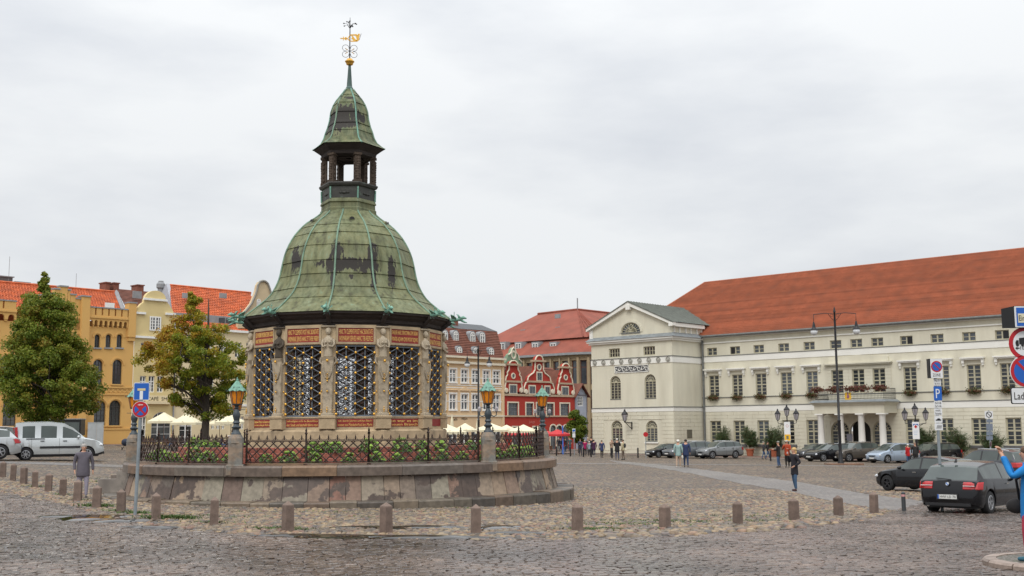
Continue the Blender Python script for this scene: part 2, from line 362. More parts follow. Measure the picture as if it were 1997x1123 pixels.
# the square of round field stones
gx, gy = np.meshgrid(np.arange(-27, 29, .185), np.arange(22, STONE_FAR, .160)); gx = gx + (np.arange(gx.shape[0]) % 2)[:, None]*.092
cx = gx.ravel()+rng.normal(0, .022, gx.size); cy = gy.ravel()+rng.normal(0, .02, gx.size)
px, py, ok = infr(cx, cy, 300)
pxs = px
ok &= (py <= bound(px)+rng.normal(0, 2, len(px))) & (np.hypot(cx-AX, cy-AY) > 7.7)
def in_path(px, py):                     # the flat diagonal path across the square
    up = np.interp(px, [1180, 1322, 1560, 1700, 1800, 2100], [897, 910, 941, 965, 978, 1010]); lo = np.interp(px, [1180, 1322, 1430, 1536, 1611, 1700, 2100], [899, 919, 941, 959, 977, 992, 1040])
    return (px > 1180) & (py > up) & (py < lo)
ok &= ~in_path(px, py)
cx, cy, px, py = cx[ok], cy[ok], px[ok], py[ok]; n = len(cx)
edge = np.exp(-((bound(px)-py)/14.0)**2)*(px > 1150)*(px < 1650)      # bigger stones along the right edge of the road
keepm = rng.random(n) > .38*edge
cx, cy, edge = cx[keepm], cy[keepm], edge[keepm]; n = len(cx)
s_ = rng.uniform(.138, .195, n)*(1+.45*edge)
stones('cobble_field', cx, cy, rng.uniform(0, PI, n), s_*rng.uniform(1.0, 1.22, n), s_*rng.uniform(.8, 1.0, n), rng.uniform(.032, .066, n)*(1+.3*edge), m_cob, 'stuff', square, True, 2, 300, 'cobblestone', m_cobO)
# path and gutter strips (pale flat stones)
sheet('flat_stone_path', np.arange(8, 60, .25), np.arange(26, 100, .25), .022, m_path, keep=lambda x, y: bool((lambda p: in_path(np.array(p[0]), np.array(p[1])))(w2p(x, y, gzf(x, y)))))
sheet('gutter_strip', np.arange(-6, 60, 1.0), np.arange(84, 86.5, .5), .024, m_path)
g1 = [G(130, 912), G(252, 909)]
sheet('carriageway_strip', np.arange(-32, -13, .5), np.arange(g1[1][1]-2.5, g1[1][1]+1.0, .5), .024, m_path)
m_pave = mat('red_brown_paving', (.21, .13, .10), .6, .25, 2, .3, 30, brick=(.3, .15, .012, (.09, .07, .06), (0, 0, 0)))
m_kerb = mat('granite_kerb', (.27, .24, .21), .55, .3, 6, .4, 50, col2=(.16, .14, .125), c2s=1.5, c2t=.55)

# puddles: level water that lets the higher stones show through
m_water = mat('puddle_water', (.022, .018, .014), .03, .1, 2, spec=.5)
def puddle(px, py, rx, ry, seed):
    c = G(px, py); g = random.Random(seed); mb = MB(); nr, na = 7, 40; ph = [g.uniform(0, 6.3) for _ in range(4)]
    vs = [(c[0], c[1], gzf(c[0], c[1])+.072)]
    for i in range(1, nr+1):
        for k in range(na):
            a = 2*PI*k/na; q = 1+.22*sin(3*a+ph[0])+.14*sin(5*a+ph[1])+.09*sin(9*a+ph[2]); f = i/nr
            x = c[0]+cos(a)*rx*q*f; y = c[1]+sin(a)*ry*q*f; vs.append((x, y, gzf(x, y)+.072-.042*f**3))
    fs = [(0, 1+k, 1+(k+1) % na) for k in range(na)] + [(1+(i-1)*na+k, 1+i*na+k, 1+i*na+(k+1) % na, 1+(i-1)*na+(k+1) % na) for i in range(1, nr) for k in range(na)]
    mb.add(vs, fs); o = mb.build('puddle', m_water, smooth=True); o['kind'] = 'structure'
for i, a in enumerate([(175, 1011, 1.0, 1.1), (232, 1018, .75, .5), (300, 1032, .6, .25), (690, 1050, 1.5, .42), (835, 1051, 1.3, .36), (590, 1048, .8, .3), (745, 1032, .9, .45), (840, 1031, .75, .4), (968, 1031, .62, .75), (1010, 1043, .6, .28)]): puddle(*a, i)

# grass growing between the stones
def blades(name, spots, material, seed):
    g = random.Random(seed); mb = MB()
    for (px, py, rx, ry, n, hh) in spots:
        c = G(px, py)
        for _ in range(n):
            x = c[0]+g.gauss(0, rx); y = c[1]+g.gauss(0, ry); z = gzf(x, y)+.005; a = g.uniform(0, 6.28); w_ = g.uniform(.006, .014); h = hh*g.uniform(.5, 1.2); l_ = g.uniform(.02, .09)*hh/.1
            dx, dy = cos(a), sin(a)
            mb.add([(x-dy*w_, y+dx*w_, z), (x+dy*w_, y-dx*w_, z), (x+dx*l_+dy*w_*.7, y+dy*l_-dx*w_*.7, z+h*.7), (x+dx*l_*1.6, y+dy*l_*1.6, z+h), (x+dx*l_-dy*w_*.7, y+dy*l_+dx*w_*.7, z+h*.7)], [(0, 1, 2, 3, 4)])
    o = mb.build(name, material); return prop(o, 'low green grass and weeds growing between the cobbles', 'grass', kind='stuff')
m_grass = mat('grass_blades', (.07, .12, .025), .6, .4, 2)
gs = [(190, 990, .22, .12, 420, .11), (228, 1000, .2, .1, 160, .09), (268, 1004, .22, .12, 260, .1), (322, 1014, .28, .12, 520, .12), (350, 1013, .25, .1, 320, .1), (150, 977, .2, .1, 120, .08), (120, 966, .2, .1, 120, .08), (66, 951, .22, .1, 140, .08), (88, 950, .2, .1, 100, .07),
      (420, 1022, .25, .1, 120, .08), (396, 1008, .2, .1, 120, .07), (535, 1034, .3, .1, 200, .08), (575, 1035, .2, .1, 140, .08), (460, 1010, .6, .3, 220, .05), (490, 1000, .5, .2, 160, .05), (640, 1000, .7, .2, 260, .05), (700, 1010, .8, .3, 200, .05), (820, 1000, .7, .2, 220, .05), (880, 992, .5, .15, 200, .06),
      (1140, 1036, .3, .12, 220, .07), (1170, 1034, .5, .15, 320, .07), (1230, 1025, .7, .2, 420, .07), (1190, 1018, .8, .3, 260, .06), (1290, 1018, .7, .2, 300, .06), (1330, 1020, .5, .2, 260, .07), (1400, 1010, .9, .35, 300, .05), (1460, 1018, .5, .2, 300, .07), (1500, 1008, .8, .3, 300, .06), (1560, 1013, .4, .15, 200, .06), (1300, 1005, 1.5, .6, 350, .05), (1620, 1000, .7, .3, 180, .06), (1060, 1000, 1.5, .6, 250, .05), (1130, 955, 1.5, .8, 200, .05), (210, 935, 1.5, .9, 160, .06), (205, 942, .4, .2, 160, .08)]
blades('grass_tufts', gs, m_grass, 3)
# ================================================================== THE WATERWORKS PAVILION AND ITS PLATFORM
CA = math.atan2(AX, AY)                               # the camera lies in this direction from the axis
PR = -math.atan2(AX, AY)                              # local -Y looks at the camera
def pol(r, deg, z=0):
    a = R(deg); return (r*sin(a), -r*cos(a), z)
def zax(py, r=0): return Z(683, py, AY-r)
YF = AY
# ---- stone platform
gp = gzf(AX, AY-8)
plat = empty('stone_platform', (AX, AY, 0), PR, 'round raised platform of slanting granite slabs under the domed waterworks pavilion', 'platform')
g_ramp = [(.27,.175,.125),(.17,.155,.13),(.32,.235,.165),(.12,.105,.09),(.22,.12,.09),(.26,.235,.18),(.20,.165,.135),(.34,.26,.185),(.15,.095,.075)]
m_slab = mat('granite_slab', (0,0,0), .7, .25, 7, .5, 50, ramp=g_ramp, col2=(.085, .06, .048), c2s=1.0, c2t=.515, c2w=.010, rough2=.35, bdist=.01)
m_capst = mat('granite_cap', (0,0,0), .45, .3, 6, .5, 50, ramp=[(.115,.078,.06),(.14,.12,.10),(.10,.062,.047),(.20,.125,.075),(.125,.105,.09)], bdist=.01)
m_kerbst = mat('granite_plinth', (0,0,0), .5, .3, 6, .5, 40, ramp=[(.10,.085,.07),(.17,.12,.085),(.075,.065,.055),(.13,.11,.085),(.18,.14,.10),(.09,.056,.043)], bdist=.012)
z_ct = Z(680, 908, AY-7.3); z_cb = Z(680, 928, AY-7.3); z_st = Z(680, 978, AY-7.6); z_kt = Z(680, 979.5, AY-8)
RC = 7.39; RK = 8.0
def ring_piece(mb, a0, a1, prof, n=3, jit=0):          # closed profile (r, z) swept between two angles, capped
    vs = []; m_ = len(prof)
    for k in range(n+1):
        a = a0+(a1-a0)*k/n
        for r, z in prof: vs.append((r*sin(a), -r*cos(a), z))
    fs = [(k*m_+i, (k+1)*m_+i, (k+1)*m_+(i+1) % m_, k*m_+(i+1) % m_) for k in range(n) for i in range(m_)]
    fs += [tuple(range(m_-1, -1, -1)), tuple(n*m_+i for i in range(m_))]
    fs = [tuple(reversed(f)) for f in fs]
    mb.add(vs, fs)
STAIR = (-112, -84)                                   # opening of the stairs, degrees
def sweep(name, wmin, wmax, prof, mt, gap=.006, n=3, jr=0, skip=None):
    a = -180.0
    while a < 180:
        da = min(math.degrees(random.uniform(wmin, wmax)/prof[0][0]), 180-a)
        if 180-(a+da) < 2: da = 180-a
        if not (skip and skip[0] < a+da/2 < skip[1]):
            mb = MB(); j = random.uniform(-jr, jr); jz = random.uniform(-jr, jr)*.5
            ring_piece(mb, R(a)+gap/prof[0][0], R(a+da)-gap/prof[0][0], [(r+j, z+jz) for r, z in prof], n); mb.build(name, mt, plat)
        a += da
b = .02
sweep('plinth_stone', .45, 1.15, [(RK, gp-.6), (RK, z_kt-b-.015), (RK-b, z_kt), (RC-.1, z_kt+.01), (RC-.1, gp-.6)], m_kerbst, .008, 3, .03, (-104, -88))
sweep('wall_slab', .42, .78, [(7.42, z_st-.05), (7.22, z_cb), (6.9, z_cb), (6.9, z_st-.05)], m_slab, .007, 2, .018, STAIR)
sweep('cap_stone', 1.0, 2.1, [(RC, z_cb), (RC, z_ct-.05), (RC-.05, z_ct), (6.6, z_ct+.02), (6.6, z_cb)], m_capst, .006, 5, .008, STAIR)
m_red_pave = mat('red_brick_paving', (.26, .085, .06), .6, .3, 4, .3, 30, brick=(.24, .12, .012, (.10, .07, .055), (0, 0, 0)))
m_redwall = mat('red_octagon_tiles', (.27, .09, .065), .7, .3, 5, .4, 30)
mb = MB(); mb.lathe([(6.62, z_ct-.25), (6.62, z_ct+.012), (3.0, z_ct+.03), (3.0, z_ct-.25)], 96); mb.build('terrace_floor', m_red_pave, plat)
# sloping tiers of red bricks round the flower bed
for tier, (rr, z0, hh) in enumerate([(6.25, z_ct+.015, .17), (5.95, z_ct+.17, .17), (5.65, z_ct+.33, .17)]):
    nb = int(2*PI*rr/.29)
    for k in range(nb):
        a = -180+360*k/nb
        if tier > 0 and STAIR[0]-6 < a < STAIR[1]+6: continue
        if abs(a) > 120: continue
        if k == 0 or True:
            if 'brickme' not in globals():
                mbb = MB(); mbb.bbox(-.14, .14, -.02, .10, .0, .165, .012); brickme = mbb.mesh('edging_brick', mat('edging_brick_red', (.30, .10, .07), .7, .3, 6, .4, 40, objr=.35))
        p = pol(rr, a, z0); link('edging_brick', brickme, plat, (p[0], p[1], z0+random.uniform(-.006, .006)), (0, 0, R(a+random.uniform(-2, 2))))
m_soil = mat('planting_soil', (.10, .05, .035), .95, .4, 3, .8, 20)
mb = MB(); mb.lathe([(6.2, z_ct), (6.2, z_ct+.1), (5.9, z_ct+.12), (5.9, z_ct+.3), (5.6, z_ct+.32), (5.6, z_ct+.46), (4.2, z_ct+.46), (4.2, z_ct)], 72); mb.build('planting_bed', m_soil, plat, kind='stuff')
# stairs on the left
m_step = mat('wet_granite_step', (.20, .165, .14), .35, .35, 4, .4, 40, objr=.2)
sa = R(-97); ca_, sa_ = cos(sa), sin(sa)
for i in range(6):
    z1 = z_ct - i*(z_ct-gp+.12)/6.2; r0 = 6.75+.30*i; wdt = 1.45+(.25*(i-3) if i > 3 else 0)
    mb = MB(); mb.add([(-wdt, -r0-.34, gp-.5), (wdt, -r0-.34, gp-.5), (wdt, -r0+.2, gp-.5), (-wdt, -r0+.2, gp-.5), (-wdt, -r0-.34, z1-.02), (wdt, -r0-.34, z1-.02), (wdt, -r0+.2, z1), (-wdt, -r0+.2, z1)],
        [(0,3,2,1),(4,5,6,7),(0,1,5,4),(1,2,6,5),(2,3,7,6),(3,0,4,7)])
    mb.build('step', m_step, plat, rot=(0, 0, sa))
for sgn in (-1, 1):
    mb = MB(); mb.prismz([(sgn*1.47, -6.8), (sgn*1.75, -6.8), (sgn*1.75, -8.0), (sgn*1.47, -8.0)][::sgn], gp-.5, gp+.62); mb.build('stair_cheek', m_kerb, plat, rot=(0, 0, sa))
    mb = MB(); mb.prismz([(sgn*1.47, -6.8), (sgn*1.75, -6.8), (sgn*1.75, -7.4), (sgn*1.47, -7.4)][::sgn], gp+.62, z_cb); mb.build('stair_cheek', m_kerb, plat, rot=(0, 0, sa))

# ---- pavilion
pav = empty('waterworks_pavilion', (AX, AY, z_ct), PR, 'twelve sided sandstone waterworks pavilion with gilded iron lattice and green copper dome', 'pavilion')
def zz(py, r=0): return Z(683, py, AY-r)-z_ct
NA = [-10+30*k for k in range(12)]                   # angles of the twelve corners
RP = 3.42
z_led = zz(838, 3.5); z_pt = zz(812, 3.4); z_lt = zz(672, 3.4); z_it = zz(637, 3.4)
PH = R(-10)
# plinth
mb = MB(); mb.lathe([(3.55, 0), (3.55, z_led-.05), (3.50, z_led), (3.0, z_led)], 12, phase=PH, caps=False); mb.build('plinth', m_stone, pav)
def on_face(k):                                       # rotation of the k-th side (between corner k and k+1), local frame: x along, -y outward
    return R(NA[k]+15)
AP = cos(R(15))
side_r = 3.40*AP; half = 3.40*sin(R(15))              # half width between corner axes
def face_obj(mb, name, mt, k, parent=pav, **kw): return mb.build(name, mt, parent, rot=(0, 0, on_face(k)), **kw)
pw = .235                                              # half width of a corner pillar
open_h = half-pw+.02
DOOR = 9                                              # side with the door (left)
shared = {}
def fo(key, fn, name, mt, k, smooth=False, parent=pav):
    if key not in shared: shared[key] = fn().mesh(name, mt, smooth)
    return link(name, shared[key], parent, rot=(0, 0, on_face(k)))
def ped_wall():
    mb = MB(); mb.box(-open_h, open_h, -side_r-.02, -side_r+.16, z_led, z_pt-.04); mb.box(-open_h, open_h, -side_r-.06, -side_r+.18, z_led, z_led+.06)
    mb.box(-open_h, open_h, -side_r-.05, -side_r+.14, z_pt-.04, z_pt); return mb
def frieze():
    mb = MB(); a, d = open_h, -side_r
    mb.box(-a, a, d-.04, d+.2, z_lt+.01, z_it+.08)
    z0, z1 = z_lt+.1, z_it-.03
    mb.box(-a+.02, a-.02, d-.075, d-.04, z_lt+.03, z0); mb.box(-a+.02, a-.02, d-.075, d-.04, z1, z_it+.06); mb.box(-a+.02, -a+.09, d-.075, d-.04, z0, z1); mb.box(a-.09, a-.02, d-.075, d-.04, z0, z1)
    return mb
def panel():
    mb = MB(); mb.box(-open_h+.09, open_h-.09, -side_r-.05, -side_r-.035, z_lt+.1, z_it-.03); return mb
def panel2():
    mb = MB(); mb.box(-open_h+.08, open_h-.08, -side_r-.035, -side_r-.018, z_led+.10, z_pt-.08); return mb
LH0, LH1 = z_pt, z_lt
NR = 6                                                # rows of diamonds; each .5*... tall
cols = 4; cwid = (2*open_h-.1)/cols
rh = (LH1-LH0-.16)/13
def lattice_frame():
    mb = MB(); d = -side_r+.02
    mb.box(-open_h, open_h, d-.02, d+.03, LH0, LH0+.05); mb.box(-open_h, open_h, d-.02, d+.03, LH1-.05, LH1)
    mb.box(-open_h, -open_h+.05, d-.02, d+.03, LH0+.05, LH1-.05); mb.box(open_h-.05, open_h, d-.02, d+.03, LH0+.05, LH1-.05)
    for i in range(1, cols): x = -open_h+.05+i*cwid; mb.box(x-.014, x+.014, d-.005, d+.02, LH0+.05, LH1-.05)
    return mb
def nodes_xy():
    pts = []
    for j in range(14):
        z = LH1-.08-j*rh
        if j % 2 == 0: pts += [(i, j, z) for i in (1, 3)]
        else: pts += [(i, j, z) for i in (0, 2, 4)]
    return pts
def lattice_bars():
    mb = MB(); d = -side_r-.005; P_ = {(i, j): z for i, j, z in nodes_xy()}; xx = lambda i: -open_h+.05+i*cwid
    for (i, j), z in P_.items():
        for di in (-1, 1):
            if (i+di, j+1) in P_: mb.tube([(xx(i), d, z), (xx(i+di), d, P_[(i+di, j+1)])],   .017, 4, False)
    return mb
def bosses():
    mb = MB(); d = -side_r-.03
    for i, j, z in nodes_xy():
        x = -open_h+.05+i*cwid
        mb.lathe([(.001, -.035), (.033, -.032), (.048, -.008), (.048, .01)], 8, caps=False)
        nn = 32
        M_ = Matrix.Translation((x, d, z)) @ Matrix.Rotation(PI/2, 4, 'X') @ Matrix.Scale(-1, 4, (0, 0, 1))
        for q in range(len(mb.v)-nn, len(mb.v)): mb.v[q] = tuple(M_ @ Vector(mb.v[q]))
    return mb
def scrolls():                                        # fine inner ironwork filling the triangles
    mb = MB(); d = -side_r+.035; g = random.Random(5)
    for c in range(cols*2):
        for j in range(27):
            x = -open_h+.05+(c+.5)*cwid/2; z = LH0+.09+j*(LH1-LH0-.16)/27.0; r = cwid*.17; s_ = 1 if (c+j) % 2 else -1
            pts = [(x+s_*r*cos(a)*(.35+.65*q/5), d, z+r*.9*sin(a)*(.35+.65*q/5)) for q, a in enumerate([i*1.05 for i in range(6)])]
            mb.tube(pts, .0125, 3, False)
            mb.tube([(x-s_*r, d, z), (x+s_*cwid*.26, d, z+.05*s_)], .011, 3, False)
    return mb
TXT = {10: ('SED PATRIBVS MODERATE DEVS CORDIA', 'NVNC TEMERE VIM PETIVERE FONTIS AQVAS'), 11: ('HINC TV CLEMENTI POST HAC BONITATE', 'WISMARIAE SERVES HANC ET TVERE VRBEM'), 9: ('VT SITIENS CERVVS PVRAE', 'DEDVCTVS AD VNDAS'), 0: ('HINC TV CLEMENTI POST HAC BONITATE', 'WISMARIAM SERVES HANC TIBI RESPICE'), 1: ('SVAQVE HAEC STRVCTVRA CVM SIGNA', 'FONTIS AQVAM CIVIS POTAT EQVVS'), 2: ('ANNO 1602', 'SENATVS FIERI')}
TXT2 = {10: ('Brunnen Wasser in Kannen verkauft', 'und eine Leitung der Straße entlang'), 11: ('befriedigten nicht die Bedürfnisse', 'der Stadt und deshalb führte man'), 0: ('seit durch Jahren solches Bach-', 'wasser aus Metelsdorf auf den Markt'), 1: ('so war es im', 'neuen Brauch')}
def text_mesh(lines, w_, h_, mt, depth=.004):
    out_ = MB()
    for i, ln in enumerate(lines):
        cu = bpy.data.curves.new('t', 'FONT'); cu.body = ln; cu.align_x = 'CENTER'; cu.align_y = 'CENTER'; cu.resolution_u = 2; cu.extrude = depth
        me = bake(bpy.data.objects.new('t', cu))
        xs = [v.co.x for v in me.vertices] or [0]; ys = [v.co.y for v in me.vertices] or [0]
        W_ = max(xs)-min(xs) or 1; H_ = max(ys)-min(ys) or 1; lh = h_/len(lines); xc = (max(xs)+min(xs))/2; yc = (max(ys)+min(ys))/2
        sx, sz = w_/W_, lh*.74/H_
        if isinstance(ln, str) and len(ln) < 12: sx = min(sx, sz*1.1)
        out_.add([((v.co.x-xc)*sx, -v.co.z, h_/2-(i+.5)*lh+(v.co.y-yc)*sz) for v in me.vertices], [tuple(p.vertices) for p in me.polygons])
        bpy.data.curves.remove(cu); bpy.data.meshes.remove(me)
    return out_.mesh('lettering', mt)
for k in range(12):
    fo('pw', ped_wall, 'pedestal_wall', m_stone, k) if k != DOOR else None
    fo('fr', frieze, 'inscription_frame', m_stone, k)
    p1_ = fo('pn', panel, 'inscription_panel', m_red_panel, k)
    if k in TXT: link('lettering', text_mesh(TXT[k], 2*open_h-.24, z_it-z_lt-.15, m_goldflat), p1_, (0, -side_r-.052, (z_lt+.1+z_it-.03)/2))
    if k != DOOR:
        p2_ = fo('pn2', panel2, 'small_plaque', m_red_panel, k)
        if k in TXT2: link('lettering', text_mesh(TXT2[k], 2*open_h-.22, z_pt-z_led-.2, m_goldflat), p2_, (0, -side_r-.037, (z_led+.1+z_pt-.08)/2))
    la = fo('lf', lattice_frame, 'lattice', m_iron, k)
    for key, fn, nm, mt in (('lb', lattice_bars, 'diagonal_bars', m_iron), ('bo', bosses, 'gold_bosses', m_gold), ('sc', scrolls, 'scroll_ironwork', m_dark_iron)):
        if key not in shared: shared[key] = fn().mesh(nm, mt, key == 'bo')
        link(nm, shared[key], la, kind='stuff')
# door
mb = MB(); d = -side_r; mb.box(-open_h, open_h, d-.02, d+.03, .03, z_pt); dr = mb.build('door', mat('grey_iron_door', (.30, .33, .36), .5, .15, 4), pav, rot=(0, 0, on_face(DOOR)))
mb = MB()
for i in range(4): x = -open_h+.03+i*(2*open_h-.06)/3; mb.box(x-.02, x+.02, d-.05, d-.02, .03, z_pt-.02)
for z in (.06, z_pt*.5, z_pt-.06): mb.box(-open_h, open_h, d-.045, d-.02, z-.02, z+.02)
for i in range(3):
    for q in range(3):
        x = -open_h+.03+(i+.5)*(2*open_h-.06)/3; z = .2+q*(z_pt-.3)/3+.06; mb.tube([(x+.07*cos(a)*(a/6), d-.03, z+.07*sin(a)*(a/6)) for a in [.7*t for t in range(10)]], .008, 3, False)
mb.build('door_ironwork', m_iron, dr)
# corner pillars: pedestal, herm shaft with a carved bust, gilded ornaments
def pillar_bits():
    base = MB(); base.bbox(-.265, .265, -.28, .2, z_led+.02, z_pt-.06, .02); base.bbox(-.285, .285, -.30, .2, z_pt-.06, z_pt+.03, .015)
    base.box(-.235, .235, -.13, .25, z_pt+.03, z_it+.04)
    H = z_it-z_pt
    sh = MB()                                         # tapering herm shaft, narrow below
    zs = [z_pt+.03, z_pt+.10, z_pt+.12, z_pt+H*.50, z_pt+H*.62, z_pt+H*.66]; ws = [.20, .20, .14, .18, .20, .235]; ds = [.17, .17, .13, .15, .16, .20]
    vs = []
    for z, w_, dd in zip(zs, ws, ds): vs += [(-w_, -.10, z), (-w_, -.10-dd+.02, z), (-w_+.02, -.10-dd, z), (w_-.02, -.10-dd, z), (w_, -.10-dd+.02, z), (w_, -.10, z)]
    sh.add(vs, [(i*6+j, i*6+(j+1) % 6, (i+1)*6+(j+1) % 6, (i+1)*6+j) for i in range(5) for j in range(6)] + [tuple(30+j for j in range(6))])
    sh.lathe([(.001, -.02), (.06, -.015), (.075, 0), (.09, 0)], 10); M_ = Matrix.Translation((0, -.235, z_pt+H*.37)) @ Matrix.Rotation(PI/2, 4, 'X')
    for q in range(len(sh.v)-40, len(sh.v)): sh.v[q] = tuple(M_ @ Vector(sh.v[q]))
    for s_ in (-1, 1):                                # festoon
        sh.tube([(s_*.16, -.26, z_pt+H*.60), (s_*.13, -.27, z_pt+H*.50), (s_*.05, -.28, z_pt+H*.43), (0, -.27, z_pt+H*.42)], [.02, .03, .03, .015], 6)
        sh.tube([(s_*.235, -.16, z_pt+H*.66), (s_*.26, -.17, z_pt+H*.61), (s_*.20, -.2, z_pt+H*.58)], [.03, .035, .02], 6)
    fig = MB(); z0 = z_pt+H*.66
    hb = H*.33
    fig.lathe([(.15, 0), (.155, .05), (.135, .16), (.15, hb*.40), (.17, hb*.54), (.155, hb*.64), (.07, hb*.70), (.055, hb*.75)], 12, cy=-.16, sy=.75)
    for q in range(len(fig.v)): fig.v[q] = (fig.v[q][0], fig.v[q][1], fig.v[q][2]+z0)
    fig.ball((0, -.19, z0+hb*.86), .088, 10, 8, (.92, 1, 1.22)); fig.ball((0, -.165, z0+hb*.90), .098, 10, 6, (1.05, .9, 1.05))     # head and hair
    fig.ball((0, -.275, z0+hb*.84), .018, 5, 4, (.8, 1, 1.5))
    for s_ in (-1, 1):
        fig.tube([(s_*.165, -.16, z0+hb*.60), (s_*.20, -.20, z0+hb*.44), (s_*.15, -.29, z0+hb*.34), (s_*.04, -.31, z0+hb*.38)], [.05, .045, .035, .03], 7)
        fig.ball((s_*.06, -.275, z0+hb*.50), .05, 7, 5)
    fig.box(-.24, .24, -.20, -.05, z_it-.01, z_it+.04)
    go = MB(); g = random.Random(3)
    for s_ in (-1, 1):
        for zf, r in ((.28, .022), (.05, .016), (.075, .02)): go.ball((s_*.21, -.14, z_pt+H*(zf+.0)), r, 6, 5, (1, 1, 1.5))
        for zf in (.46, .43, .50): go.ball((s_*(.03+(zf-.43)*.3), -.30, z_pt+H*zf), .012, 5, 4)
    for zf, r in ((.62, .045), (.47, .02), (.445, .018), (.42, .022), (.395, .03), (.28, .032), (.10, .022), (.075, .030), (.055, .02)): go.ball((0, -.285 if zf < .6 else -.33, z_pt+H*zf), r, 7, 5, (1, .8, 1.1))
    return base, sh, fig, go
base, sh, fig, go = pillar_bits()
mes = [base.mesh('pillar_base', m_stone), sh.mesh('herm_shaft', m_grey_stone), fig.mesh('carved_bust', m_grey_stone, True), go.mesh('gilded_ornaments', m_gold, True)]
m_bust_dark = mat('blackened_bust_stone', (.07, .055, .04), .8, .3, 4, .5, 16)
for k in range(12):
    a = NA[k]; p = pol(3.27, a)
    o = link('pillar', mes[0], pav, p, (0, 0, R(a)))
    link('herm_shaft', mes[1], o)
    f_ = link('carved_bust', mes[2], o)
    if k == 11 or a == 320: pass
    link('gilded_ornaments', mes[3], o, kind='stuff')
    if NA[k] in (320,):
        f2 = mes[2].copy(); f2.materials.clear(); f2.materials.append(m_bust_dark); f_.data = f2; prop(f_, 'blackened bust left of the front panels')
# ceiling and dark inner core well (pump housing seen through the lattice)
mb = MB(); mb.lathe([(1.0, .0), (1.0, 1.1), (1.15, 1.15), (1.15, 1.3), (.2, 1.4)], 12); mb.build('well_basin', m_grey_stone, pav)
# eaves cornice of dark timber
z_ev = zz(606, 3.6); RE = 3.66
mb = MB(); mb.lathe([(3.30, z_it-.02), (3.52, z_it+.02), (3.52, z_it+.14), (3.58, z_it+.16), (3.60, z_it+.26), (3.72, z_it+.34), (3.76, z_ev-.10), (3.86, z_ev-.06), (3.88, z_ev), (3.3, z_ev+.02), (2.6, z_ev-.1), (2.6, z_it+.1)], 12, phase=PH, caps=False)
mb.v = [(x*(3.66/3.88), y*(3.66/3.88), z) for x, y, z in mb.v]; co_ = mb.build('eaves_cornice', m_wood_dark, pav)
for k in range(12):
    p = pol(1, NA[k]); mb = MB()
    mb.tube([(p[0]*3.30, p[1]*3.30, z_it+.10), (p[0]*3.52, p[1]*3.52, z_it+.3), (p[0]*3.70, p[1]*3.70, z_ev-.05)], [.07, .08, .10], 6); mb.build('eaves_bracket', m_wood_dark, co_)
mb = MB(); mb.lathe([(3.2, z_it+.05), (.3, z_it+.1)], 12, phase=PH, caps=False); mb.build('ceiling', m_wood_dark, pav)
